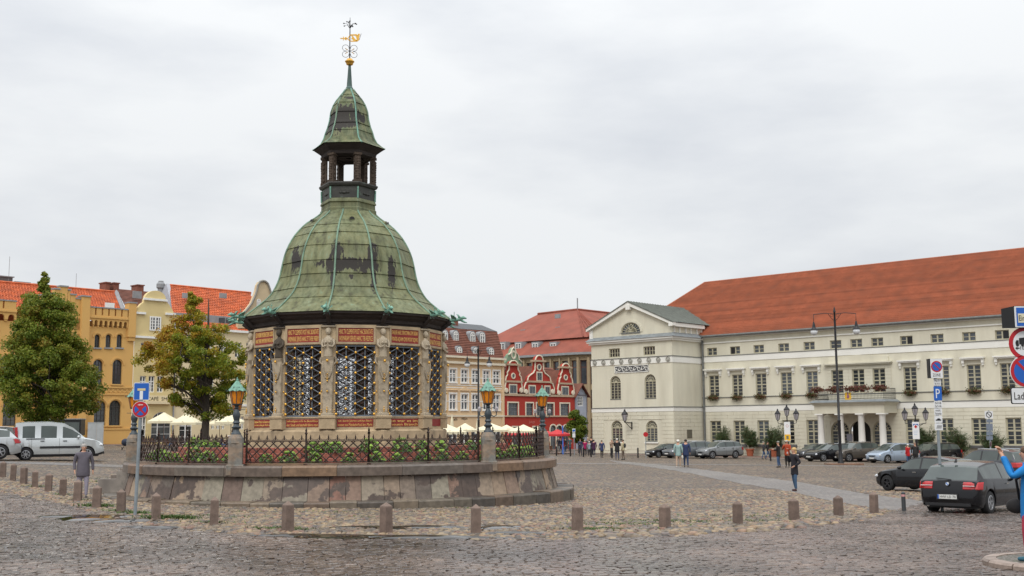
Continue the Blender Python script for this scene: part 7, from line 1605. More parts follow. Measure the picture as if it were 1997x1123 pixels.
# ------------------------------------------------------------------ tall double street lamps
m_globe = mat('white_globe_glass', (.62, .64, .66), .12, .04, 3, spec=.6)
def tall_lamp(px, py, Yd, top, arm, lab, rz, stone=False):
    p = XY(px, py, Yd); c = (p[0], p[1], gzf(p[0], p[1])); e_ = empty('street_lamp', c, rz, lab, 'street lamp', 'tall double street lamps'); zt = Z(px, top, Yd)-c[2]
    mb = MB(); mb.lathe([(.26, 0), (.26, .15), (.17, .3), (.16, .9), (.13, 1.0), (.12, 1.1), (.12, 3.4), (.14, 3.45), (.10, 3.5), (.085, zt-1.3), (.07, zt-.5), (.11, zt-.45), (.07, zt-.3), (.05, zt-.15), (.005, zt)], 12); auto(mb.build('lamp_pole', m_black, e_), 40)
    for s_ in (-1, 1):
        mb = MB(); za = zt-.62; mb.tube([(0, 0, za), (s_*arm*.5, 0, za+.08), (s_*arm, 0, za)], .028, 5)
        mb.tube([(s_*.08, 0, za-.5), (s_*arm*.18, 0, za-.28), (s_*arm*.30, 0, za+.02)], .02, 4); mb.tube([(s_*arm*.14+.1*cos(q), 0, za-.1+.1*sin(q)) for q in np.linspace(0, 6.2, 9)], .014, 3)
        ar = mb.build('lamp_arm', m_black, e_); k_ = .62
        mb = MB(); x = s_*arm; mb.tube([(x, 0, za), (x, 0, za-k_)], .022, 5); mb.lathe([(.05, za-k_*.95), (.06, za-k_*1.0), (.13, za-k_*1.55), (.14, za-k_*1.7), (.30, za-k_*1.95), (.31, za-k_*2.0)], 12, cx=x); mb.build('lamp_cap', m_black, ar, smooth=True)
        mb = MB(); mb.lathe([(.24, za-k_*2.0), (.28, za-k_*2.15), (.27, za-k_*2.35), (.18, za-k_*2.6), (.03, za-k_*2.68)], 14, cx=x); mb.build('lamp_globe', m_globe, ar, smooth=True)
cB = G(1640, 906.5)
tall_lamp(1640, 906.5, cB[1], 597, 1.62, 'tall black double-arm street lamp in front of the town hall portico', R(-10)); tall_lamp(933.5, 889, 113, 672, 1.12, 'tall black double-arm street lamp seen just left of the right amber lantern', R(-8))
mb = MB(); mb.box(-1.35, 1.4, -.6, .6, -.2, .13); o = mb.build('lamp_island', mat('brown_kerb_island', (.20, .115, .075), .7, .2, 4), None, (cB[0]+.15, cB[1]-.2, cB[2])); o['kind'] = 'structure'
# triple lantern posts with banners
ca_m, cb_m = lantern_head(.95); ca_m = ca_m.mesh('lantern_cage', m_black); cb_m = cb_m.mesh('lantern_glass', m_lglass)
def triple(px, Yd, top, lab, ban, sq):
    p = XY(px, 860, Yd); c = (p[0], p[1], gzf(p[0], p[1])); e_ = empty('triple_lantern', c, R(-20), lab, 'street lamp', 'three-headed lanterns before the town hall'); zt = Z(px, top, Yd)-c[2]-1.05
    mb = MB(); mb.lathe([(.2, 0), (.2, .3), (.09, .5), (.07, zt-.8), (.10, zt-.75), (.05, zt-.6), (.05, zt)], 10); mb.build('lamp_pole', m_black, e_)
    for x, z in ((-.78, zt-.35), (0, zt), (.78, zt-.35)):
        if x: mb = MB(); mb.tube([(0, 0, zt-.75), (x*.5, 0, zt-.62), (x, 0, zt-.55), (x, 0, zt-.35)], .03, 5); mb.tube([(0, 0, zt-.95), (x*.7, 0, zt-.62)], .02, 4); mb.build('lamp_arm', m_black, e_)
        l_ = link('lantern_cage', ca_m, e_, (x, 0, z)); link('lantern_glass', cb_m, l_)
    s_ = Yd/FPX; h_ = ban; mb = MB(); z1_ = zt-.45; mb.box(-.26, .26, -.10, -.08, z1_-h_, z1_); b_ = mb.build('banner', mat('banner_white', (.70, .70, .70), .7, .05, 2), e_)
    return e_, b_, z1_, h_
e_, b_, z1_, h_ = triple(1536.4, 98, 788.5, 'three-headed lantern with white and yellow banner left of the portico', 1.65, 0)
mb = MB(); mb.box(-.24, .24, -.105, -.101, z1_-h_+.04, z1_-h_+.58); mb.build('yellow_print', mat('banner_yellow', (.75, .42, .02), .6, .2, 8), b_); mb = MB(); mb.box(-.10, .10, -.112, -.106, z1_-h_+.18, z1_-h_+.46); mb.build('dark_print', mat('banner_grey', (.18, .16, .10), .6, .2, 8), b_); mb = MB(); ringd(mb, .12, .09, 0, z1_-.35, -.102, 16); mb.build('ring_print', mat('faded_red', (.5, .2, .18), .6, .1, 4), b_)
e_, b_, z1_, h_ = triple(1787.3, 90, 785.5, 'three-headed lantern with blue and red emblem banner right of the portico', 1.35, 1)
mb = MB()
for s_ in (-1, 1): mb.tube([(s_*.02, -.105, z1_-.20), (s_*.12, -.105, z1_-.17), (s_*.2, -.105, z1_-.28)], .035, 4)
mb.build('blue_print', m_blue, b_); mb = MB(); mb.prism([(0, z1_-.22), (-.14, z1_-.42), (-.05, z1_-.42), (-.05, z1_-.5), (.05, z1_-.5), (.05, z1_-.42), (.14, z1_-.42)], -.106, -.101); mb.build('red_print', m_sred, b_)
mb = MB()
for i in range(3): mb.box(-.17, .15-.03*i, -.104, -.101, z1_-.74-i*.14, z1_-.70-i*.14)
mb.build('text_lines', mat('banner_text', (.35, .45, .6), .6, .1, 4), b_)
# ------------------------------------------------------------------ cafe umbrellas, tables and chairs
m_can = mat('cream_canvas', (.68, .62, .44), .8, .05, 2); m_rcan = mat('red_canvas', (.50, .025, .03), .7, .08, 2); m_wood = mat('brown_wood', (.12, .06, .035), .6, .2, 4)
def parasol(px, top, rim, Yd, wpx, mt, lab, n=4, closed=False):
    p = XY(px, 850, Yd); c = (p[0], p[1], gzf(p[0], p[1])); e_ = empty('parasol', c, R(random.uniform(20, 70)) if n == 4 else 0, lab, 'parasol', 'cafe parasols'); zt = Z(px, top, Yd)-c[2]; zr = Z(px, rim, Yd)-c[2]; r = wpx/2/FPX*Yd*1.08
    mb = MB(); mb.lathe([(.03, .1), (.03, zt+.05)], 8); mb.lathe([(.35, 0), (.35, .1)], 10); mb.build('pole', m_wood if not closed else m_white, e_)
    if closed: mb = MB(); mb.lathe([(.05, zt-1.6), (.22, zt-1.5), (.16, zt-.7), (.02, zt+.05)], 8); mb.build('canopy', mt, e_); return
    mb = MB(); m_ = n*4; vs = [(0, 0, zt)]
    def sq(k): a = 2*PI*k/m_; b2 = (a % (2*PI/n))-PI/n; return (cos(PI/n)/cos(b2) if n == 4 else 1), a
    for f in (.33, .66, 1.0):
        for k in range(m_): q, a = sq(k); vs.append((r*q*f*cos(a), r*q*f*sin(a), zt+(zr-zt)*(f**.9)-.0))
    for k in range(m_): q, a = sq(k); vs.append((r*q*cos(a), r*q*sin(a), zr-.22+.03*(k % 2)))
    fs = [(0, 1+k, 1+(k+1) % m_) for k in range(m_)]+[(1+j*m_+k, 1+(j+1)*m_+k, 1+(j+1)*m_+(k+1) % m_, 1+j*m_+(k+1) % m_) for j in range(3) for k in range(m_)]
    mb.add(vs, fs); ca = mb.build('canopy', mt, e_); mb = MB()
    for k in range(n*2): a = PI*k/n+PI/(n*2)*0; mb.tube([(0, 0, zr+.05), (r*.9*cos(a), r*.9*sin(a), zr+.1)], .015, 3)
    mb.build('ribs', m_wood, ca)
UM = [(319, 803.5, 821, 103, 62, m_can, 'cream parasol left of the tree trunk, before the arched cafe window'), (363, 804.5, 824, 99, 64, m_can, 'cream parasol right beside the autumn tree trunk'), (428, 811, 826, 120, 46, m_can, 'small cream parasol just right of the tree trunk'), (450, 807, 822.5, 106, 66, m_can, 'cream parasol left of the pavilion door'),
      (864, 823, 842, 92, 92, m_can, 'large cream parasol emerging behind the right side of the pavilion'), (907, 824.5, 838, 118, 56, m_can, 'cream parasol before the peach house, left of the lamp pole'), (957, 824.5, 838, 112, 80, m_can, 'cream parasol behind the right amber lantern'), (988, 828, 838, 124, 52, m_can, 'cream parasol at the corner of the red house'), (1021, 827.5, 840, 108, 68, m_can, 'cream parasol before the red house left of the rightmost amber lantern'),
      (1050, 832, 842.5, 112, 42, m_can, 'cream parasol tip right of the rightmost amber lantern'), (1087.5, 837, 846.5, 122, 46, m_rcan, 'red parasol in front of the arched windows of the red house'), (1016, 841, 847, 130, 62, m_rcan, 'low red parasol under the cream parasols by the red house'), (1068, 840, 847, 134, 40, m_rcan, 'red parasol half hidden behind the rightmost lantern')]
for u in UM: parasol(*u, n=8 if u[5] is m_rcan else 4)
parasol(881.5, 809, 830, 122, 8, m_can, 'closed cream parasol in front of the peach house', closed=True); parasol(931, 818, 840, 124, 8, m_can, 'closed cream parasol next to the lamp pole', closed=True)
ch_ = MB(); ch_.box(-.24, .24, -.24, .24, .42, .47)
seat = ch_.mesh('seat', m_wood); ch_ = MB(); ch_.box(-.23, .23, .20, .24, .5, .9); back = ch_.mesh('backrest', m_wood); ch_ = MB(); ch_.box(-.02, .02, -.02, .02, 0, .44); leg = ch_.mesh('leg', m_black)
tb = MB(); tb.lathe([(.40, .71), (.40, .75)], 12); ttop = tb.mesh('tabletop', m_wood); tb = MB(); tb.lathe([(.25, 0), (.25, .04), (.04, .08), (.04, .71)], 8); tleg = tb.mesh('pedestal', m_black)
ORD = ['leftmost', 'second', 'third', 'fourth', 'fifth', 'sixth', 'seventh', 'rightmost']
def cafe_set(px, Yd, i, side, k0=0):
    p = XY(px, 850, Yd); z = gzf(p[0], p[1]); e_ = empty('cafe_table', (p[0], p[1], z), 0, ORD[k0]+' round wooden cafe table under the parasols '+side, 'table', 'cafe tables '+side); link('tabletop', ttop, e_); link('pedestal', tleg, e_)
    for k in range(3):
        a = i+k*2.1; q = (p[0]+.75*cos(a), p[1]+.75*sin(a)); ce = empty('cafe_chair', (q[0], q[1], gzf(*q)), a-PI/2, 'dark cafe chair on the '+(('right' if cos(a) > 0 else 'left') if abs(cos(a)) > .6 else ('far' if sin(a) > 0 else 'near'))+' side of the '+ORD[k0]+' cafe table '+side, 'chair', 'cafe chairs '+side); link('seat', seat, ce); link('backrest', back, ce)
        for sx in (-.2, .2):
            for sy in (-.2, .2): link('leg', leg, ce, (sx, sy, 0))
for i, (px, Yd) in enumerate([(300, 104), (322, 100), (345, 105), (372, 101), (392, 96), (440, 108), (462, 104)]): cafe_set(px, Yd, i, 'left of the pavilion', i)
for i, (px, Yd) in enumerate([(885, 112), (905, 106), (925, 116), (960, 112), (985, 108), (1010, 112), (1035, 116), (1060, 121)]): cafe_set(px, Yd, i*1.7, 'right of the pavilion', i)
# utility cabinets
c = G(186, 868); cabm = mat('light_grey_cabinet', (.36, .39, .40), .5, .08, 3); e_ = empty('utility_cabinet', c, R(20), 'pair of light grey utility cabinets behind the silver van bonnet', 'cabinet'); s_ = c[1]/FPX
for (x0, x1, h) in ((-15*s_, 1*s_, 43*s_), (1.2*s_, 14*s_, 43*s_)): mb = MB(); mb.box(x0, x1, -.25, .25, 0, h); mb.box(x0-.03, x1+.03, -.28, .28, h, h+.05); cb_ = mb.build('cabinet_body', cabm, e_); mb = MB(); mb.box(x0+.08, x1-.08, -.27, -.25, .12, h-.1); mb.build('cabinet_door', cabm, cb_)
c = G(232, 866); e_ = empty('planter_box', c, R(47), 'dark low box with a board beside the ochre building', 'box'); mb = MB(); mb.box(-.9, .9, -.4, .4, 0, .85); mb.build('box_body', mat('dark_grey_box', (.05, .05, .055), .7, .2, 3), e_); mb = MB(); mb.box(-.2, .9, -.3, .3, .85, 1.2); mb.build('wooden_crate', m_wood, e_); mb = MB(); mb.box(-.65, -.2, -.03, .03, .85, 1.55); mb.build('board', m_wood, e_)
# potted oleanders in terracotta tubs
m_terra = mat('terracotta', (.34, .10, .05), .8, .2, 3); m_ole = mat('oleander_leaf', (.045, .075, .022), .55, .4, 6, col2=(.12, .085, .035), c2s=3, c2t=.62)
def potted(px, py, top, wpx, lab, Yd=None):
    t_ = M0(px, 870)[0]; Yd = H.P[1]+H.u[1]*t_+H.nn[1]*(DW-2.2)
    p = XY(px, 860, Yd); c = (p[0], p[1], gzf(p[0], p[1])+.1); e_ = empty('potted_shrub', c, 0, lab, 'potted plant', 'potted oleanders before the town hall'); s_ = Yd/FPX; zt = Z(px, top, Yd)-c[2]; hw = wpx*s_/2
    mb = MB(); mb.lathe([(.30, 0), (.40, .62), (.46, .63), (.46, .74), (.40, .74)], 14); mb.build('terracotta_pot', m_terra, e_); mb = MB()
    g = random.Random(int(px)); tw = MB()
    lobes = [(g.uniform(-.55, .55)*hw, g.uniform(-.5, .5)*hw, .85+(zt-.85)*g.uniform(.25, .72), g.uniform(.38, .55)) for _ in range(7)]+[(0, 0, .9+(zt-.9)*.5, .72)]
    for k in range(150):
        lx_, ly_, lz_, lr = g.choice(lobes); v_ = Vector((g.gauss(0, 1), g.gauss(0, 1), g.gauss(0, 1))).normalized()*g.uniform(.55, 1)
        top_ = Vector((lx_+v_.x*hw*lr, ly_+v_.y*hw*lr, lz_+v_.z*(zt-.85)*lr*.62)); top_.z = max(.75, min(zt, top_.z)); b0 = Vector((lx_*.15, ly_*.15, .85)); tw.tube([b0, b0.lerp(top_, .5)+Vector((0, 0, .12)), top_], [.016, .01, .004], 3, False)
        for q in range(48):
            c_ = b0.lerp(top_, g.uniform(.55, 1.04))+Vector((g.gauss(0, .07), g.gauss(0, .07), g.gauss(0, .07))); d_ = (v_*.6+Vector((g.uniform(-.8, .8), g.uniform(-.8, .8), g.uniform(-.3, .9)))).normalized(); sd_ = d_.orthogonal().normalized()*.02*g.uniform(.8, 1.4); L2 = g.uniform(.12, .22); mb.add([c_-sd_, c_+sd_, c_+d_*L2], [(0, 1, 2)])
    tw.build('branches', m_wood, e_, kind='stuff'); mb.build('leaves', m_ole, e_, kind='stuff')
for (px, top, w_, lab, Yd) in ((1408, 828, 46, 'potted oleander nearest the inner corner of the town hall, behind the parked cars', 106), (1462, 829, 40, 'potted oleander in a clear terracotta pot, right of the grey hatchback', 103), (1508, 825, 48, 'wide potted oleander beside the left three-headed lantern', 101), (1804, 830, 42, 'potted oleander right of the banner with blue and red emblem', 96), (1868, 826, 56, 'full potted oleander right of the parking sign pole', 94), (1937, 827, 60, 'potted oleander behind the small no-parking sign', 91)): potted(px, 880, top, w_, lab, Yd)
# window boxes
m_fl = mat('window_box_leaf', (.06, .075, .02), .6, .5, 8, col2=(.17, .035, .02), c2s=5, c2t=.56)
def flowerbox(t, y_, z, w_, i, lab, red=False):
    g = random.Random(i*7+1); P = (H.P[0]+H.u[0]*t+H.nn[0]*y_, H.P[1]+H.u[1]*t+H.nn[1]*y_, z+H.b); e_ = empty('flower_box', P, HD, lab, 'flower box', 'flower boxes on the town hall'); mb = MB(); mb.box(-w_/2, w_/2, -.13, .13, 0, .2); mb.build('box', m_wood, e_); mb = MB()
    for _ in range(420):
        c_ = Vector((g.gauss(0, w_*.27), g.gauss(-.08, .12), g.gauss(.12, .14))); n_ = Vector((g.uniform(-1, 1), g.uniform(-1, .2), g.uniform(-.5, 1))).normalized(); a_ = n_.orthogonal().normalized(); b2 = n_.cross(a_); s_ = g.uniform(.04, .075); mb.add([c_-a_*s_, c_-b2*s_, c_+a_*s_, c_+b2*s_], [(0, 1, 2, 3)])
    mb.build('flowers', m_fl if not red else mat('red_brown_flowers', (.13, .03, .02), .6, .5, 8, col2=(.06, .06, .02), c2s=5, c2t=.55), e_, kind='stuff')
names_ = ['leftmost on the main facade', 'second from the left', 'third from the left', 'fourth from the left under the half-open window', 'just left of the balcony']
for i, h in enumerate(H2):
    if i in (5, 6, 7): continue
    if px_of(h[0], DW, 7)[0] > 1990: continue
    flowerbox((h[0]+h[1])/2, DW-.18, h[2]-.22, 1.1, i, 'green flower box under the first-floor window '+(names_[i] if i < 5 else ['just right of the balcony', 'behind the parking signs', 'second from the right edge of the photo', 'behind the no-parking disc'][min(i-8, 3)]))
for i, f in enumerate((.06, .30, .55, .72, .95)): flowerbox(tL+(tR-tL)*f, YP+.05, zr1-.12, 1.25, 20+i, 'red-brown flower box on the balcony railing, '+['at its left end', 'left of the yellow crest', 'right of the yellow crest', 'between middle and right end', 'at its right end'][i], True)
# ================================================================== CARS
def paint(nm, col, metal=.35): return mat('paint_'+nm, col, .13, .03, 2, metal=metal*.6, coat=0, spec=.5)
m_cglass = mat('car_glass', (.045, .06, .055), .04, .25, 1.2, spec=.8); m_lglassc = mat('headlight_glass', (.55, .57, .60), .12, .15, 9, spec=.8); m_tail = mat('tail_light_red', (.40, .012, .015), .15, .2, 9, spec=.7)
m_plate = mat('number_plate_white', (.62, .62, .60), .4, .03, 3)
TYPES = {
 'hatch': dict(L=4.24, W=1.75, H=1.42, wb=2.66, fo=.17, wr=.315, top=[(0,.34),(.012,.42),(.05,.52),(.16,.60),(.28,.655),(.44,.95),(.56,1.0),(.72,.985),(.86,.93),(.885,.90),(.955,.66),(.975,.64),(.992,.50),(1,.40)], sh=[(0,.33),(.02,.43),(.10,.54),(.28,.60),(.6,.64),(.88,.665),(.95,.65),(.975,.62),(1,.40)], cab=(.28,.44,.86,.955), pil=[.575], sw=(.33,.885)),
 'estate': dict(L=4.8, W=1.84, H=1.47, wb=2.9, fo=.17, wr=.33, top=[(0,.34),(.012,.44),(.05,.53),(.15,.60),(.27,.655),(.42,.95),(.52,1.0),(.75,.99),(.90,.94),(.92,.90),(.97,.66),(.985,.62),(1,.40)], sh=[(0,.33),(.02,.43),(.10,.55),(.27,.61),(.6,.64),(.93,.66),(.97,.62),(1,.40)], cab=(.27,.42,.91,.965), pil=[.53,.74], sw=(.32,.93)),
 'suv': dict(L=4.5, W=1.83, H=1.66, wb=2.63, fo=.18, wr=.36, top=[(0,.36),(.01,.48),(.04,.56),(.15,.63),(.25,.67),(.40,.95),(.50,1.0),(.76,.99),(.90,.94),(.915,.90),(.965,.66),(.985,.60),(1,.40)], sh=[(0,.35),(.02,.47),(.10,.57),(.25,.62),(.6,.65),(.92,.68),(.965,.64),(1,.40)], cab=(.25,.40,.90,.965), pil=[.53,.75], sw=(.30,.92)),
 'mpv': dict(L=4.6, W=1.88, H=1.66, wb=2.76, fo=.19, wr=.34, top=[(0,.32),(.01,.42),(.05,.51),(.12,.57),(.20,.63),(.42,.95),(.52,1.0),(.78,.985),(.91,.92),(.925,.88),(.97,.62),(.988,.56),(1,.38)], sh=[(0,.31),(.02,.41),(.10,.53),(.22,.58),(.6,.61),(.93,.65),(.97,.60),(1,.38)], cab=(.20,.42,.915,.97), pil=[.34,.57,.78], sw=(.26,.94)),
 'van': dict(L=4.04, W=1.66, H=1.83, wb=2.70, fo=.185, wr=.30, top=[(0,.30),(.012,.40),(.05,.47),(.14,.535),(.22,.575),(.36,.86),(.45,.96),(.60,1.0),(.85,.995),(.965,.97),(.978,.94),(.99,.56),(1,.36)], sh=[(0,.29),(.02,.39),(.10,.50),(.22,.545),(.5,.555),(.95,.56),(.985,.54),(1,.36)], cab=(.22,.40,.975,.99), pil=[.50,.735], sw=(.27,.90), pw=.032, gh=.74),
}
def lerpf(P, x): return float(np.interp(x, [p[0] for p in P], [p[1] for p in P]))
CARC = {}
def car_meshes(tp, pm, wheel='five', rackm=None):
    key = (tp, pm.name, wheel)
    if key in CARC: return CARC[key]
    T = TYPES[tp]; L_, W_, H_ = T['L'], T['W'], T['H']; hw0 = W_/2; zb0 = .20 if tp not in ('suv',) else .26
    ax = [T['fo']*L_+.02, T['fo']*L_+.02+T['wb']]; ra = T['wr']+.055; zc = T['wr']
    xs = set(np.round(np.linspace(0, L_, 41), 4)) | {round(p[0]*L_, 4) for p in T['top']} | {round(p[0]*L_, 4) for p in T['sh']}
    for a in ax: xs |= {round(a+ra*cos(q), 4) for q in np.linspace(0, PI, 13)}
    seams = [T['sw'][0]-.03]+[p for p in T['pil'][:1]]+[T['sw'][1]-.13 if tp != 'van' else .80]
    pw_ = T.get('pw', .010)
    for p in T['pil']: xs |= {round((p-pw_)*L_, 4), round((p+pw_)*L_, 4)}
    for p in T['sw']: xs.add(round(p*L_, 4))
    for p in seams: xs |= {round(p*L_-.006, 4), round(p*L_+.006, 4)}
    xs = sorted(xs); keep = [xs[0]]
    for x in xs[1:]:
        if x-keep[-1] > .0045: keep.append(x)
    xs = keep
    hwp = [(0,.70),(.008,.80),(.03,.89),(.09,.965),(.2,.99),(.5,1),(.85,.985),(.95,.95),(.985,.88),(1,.80)]
    V = []
    for x in xs:
        f = x/L_; zt = lerpf(T['top'], f)*H_; zs_ = min(lerpf(T['sh'], f)*H_, zt-.015); hw = hw0*lerpf(hwp, f); k = max(0, min(1, (zt-zs_)/(.30*H_))); wr_ = hw*(.90*(1-k)+(.74 if tp != 'van' else .84)*k)
        za = 0
        for a in ax:
            if abs(x-a) < ra: za = max(za, zc+math.sqrt(ra*ra-(x-a)**2))
        zb = zb0+.10*max(0, (abs(f-.5)-.42)/.08)
        r0 = (hw*.93, max(zb, za-.0)); r1 = (hw*.985, max(zb+.10, za+.004)); r2 = (hw*1.0, max(zb+(zs_-zb)*.55, za+.02)); zs2 = max(zs_, r2[1]+.03); zt = max(zt, zs2+.01)
        tt = zt-zs2
        w4 = hw*.955
        V.append([r0, r1, r2, (hw*.978, zs2), (w4, zs2+min(.03, tt*.2)), (wr_+(w4-wr_)*.13, zs2+tt*T.get('gh', .84)), (wr_, zs2+tt*.935), (wr_*.55, zs2+tt*.99), (0, zt)])
    NRr = 9; body = MB(); gl = {'windscreen': MB(), 'rear_window': MB(), 'side_window': MB(), 'tail_light': MB()}
    def vid(side, i, r): y, z = V[i][r]; return (xs[i]-L_/2, side*y, z)
    c0, c1, c2, c3 = [c*L_ for c in T['cab']]
    for i in range(len(xs)-1):
        xm = (xs[i]+xs[i+1])/2; f = xm/L_; seam = (xs[i+1]-xs[i] < .0135) and any(abs(xm-p*L_) < .008 for p in seams)
        for side in (-1, 1):
            for r in range(8):
                q = [vid(side, i, r), vid(side, i+1, r), vid(side, i+1, r+1), vid(side, i, r+1)]
                if side < 0: q = q[::-1]
                tgt, mi = body, 0
                if r in (6, 7) and c0 < xm < c1: tgt = gl['windscreen']
                elif r in (5,) and c0+.12 < xm < c1-.1 and False: tgt = gl['windscreen']
                elif r in (5, 6, 7) and c2+.0 < xm < c3: tgt = gl['rear_window']
                elif r == 4 and T['sw'][0]*L_ < xm < T['sw'][1]*L_ and xm < c2+(.5 if tp != 'van' else 0) and not any(abs(f-p) < pw_+.0001 for p in T['pil']) and V[i][5][1]-V[i][4][1] > .10: tgt = gl['side_window']
                elif r == 4 and T['sw'][0]*L_ < xm < T['sw'][1]*L_ and any(abs(f-p) < pw_+.0001 for p in T['pil']) and tp != 'van': mi = 1
                elif tp != 'van' and r in (2, 3) and False: tgt = gl['tail_light']
                if seam and r in (1, 2, 3) and tgt is body: mi = 1
                if r == 0: mi = 1 if tp in ('suv', 'van') else mi
                tgt.mi = mi; tgt.add(q, [(0, 1, 2, 3)]); tgt.mi = 0
    for i, rev in ((0, False), (len(xs)-1, True)):
        loop = [vid(-1, i, r) for r in range(NRr)]+[vid(1, i, r) for r in range(NRr-2, -1, -1)]
        body.add(loop, [tuple(range(len(loop)))[::-1] if rev is False else tuple(range(len(loop)))])
    body.mi = 1; body.box(-L_/2+.25, L_/2-.25, -hw0*.80, hw0*.80, zb0-.03, zb0+.35)
    for a in ax: body.box(a-L_/2-ra, a-L_/2+ra, -hw0*.74, hw0*.74, zb0, zc+ra)
    body.mi = 0
    bmsh = body.mesh('body', [pm, m_plastic]); bmsh.polygons.foreach_set('use_smooth', [True]*len(bmsh.polygons))
    bm = bmesh.new(); bm.from_mesh(bmsh); bmesh.ops.remove_doubles(bm, verts=bm.verts, dist=.0008)
    for e_ in bm.edges:
        if len(e_.link_faces) == 2 and e_.calc_face_angle(0) > R(38): e_.smooth = False
    bm.to_mesh(bmsh); bm.free()
    out_ = {'body': bmsh}
    # side glass split left and right
    for nm, g_ in gl.items():
        if not g_.f: continue
        if nm in ('side_window', 'tail_light'):
            for side in (-1, 1):
                a = MB(); idx = [k for k, f_ in enumerate(g_.f) if g_.v[f_[0]][1]*side > 0]
                # split into panes by x gaps
                a.add([v for k in idx for v in [g_.v[q] for q in g_.f[k]]], [tuple(range(4*j, 4*j+4)) for j in range(len(idx))]); out_[nm+('L' if side > 0 else 'R')] = a.mesh(nm, m_cglass if nm == 'side_window' else m_tail, True)
        else: out_[nm] = g_.mesh(nm, m_cglass, True)
    ty = MB(); ty.lathe([(T['wr']*.62, -.10), (T['wr']*.9, -.105), (T['wr'], -.075), (T['wr'], .075), (T['wr']*.9, .105), (T['wr']*.62, .10)], 22, caps=False); ty.v = [(v[0], v[2], v[1]+T['wr']) for v in ty.v]; out_['tyre'] = ty.mesh('tyre', m_tyre, True)
    rm = MB(); rr = T['wr']*.64; rm.mi = 1; rm.lathe([(.001, .01), (rr, .01)], 18, caps=False); rm.mi = 0; rm.lathe([(rr, .01), (rr, .10), (rr*.90, .105), (rr*.88, .06)], 18, caps=False); rm.lathe([(.001, .085), (rr*.22, .08), (rr*.25, .05)], 8, caps=False); ns = 7 if wheel == 'cap' else 5
    for k in range(ns):
        a = 2*PI*k/ns
        for da in ((-.13, .13) if wheel == 'five' else (0,)):
            wv = .035 if wheel == 'five' else .075; n0 = len(rm.v); rm.box(-wv*rr*1.2, wv*rr*1.2, rr*.15, rr*.93, .055, .09); M_ = Matrix.Rotation(a+da, 4, 'Z'); rm.v[n0:] = [tuple(M_ @ Vector(v)) for v in rm.v[n0:]]
    rm.v = [(v[0], -v[2], v[1]+T['wr']) for v in rm.v]; out_['rim'] = rm.mesh('rim', [m_rim if wheel != 'dark' else mat('dark_rim', (.06, .06, .065), .35, .05, 4, metal=.5), m_plastic])
    CARC[key] = (out_, T, ax, V, xs); return CARC[key]
def tailm(s_, hw, H_):
    k = hw/.875; pl = [(-.025, .42*k), (-.03, .64*k), (-.085, .80*k), (-.27, .878*k), (-.27, .70*k), (-.15, .42*k)]; n = 6; vs = []
    for z, dx in ((.485*H_, 0), (.50*H_, .012), (.60*H_, -.035), (.625*H_, -.07)): vs += [(x+dx, s_*y, z) for x, y in pl]
    mb = MB(); mb.add(vs, [((j*n+i), (j*n+(i+1) % n), ((j+1)*n+(i+1) % n), ((j+1)*n+i)) for j in range(3) for i in range(n)]+[tuple(range(n)), tuple(range(3*n, 4*n))]); return mb
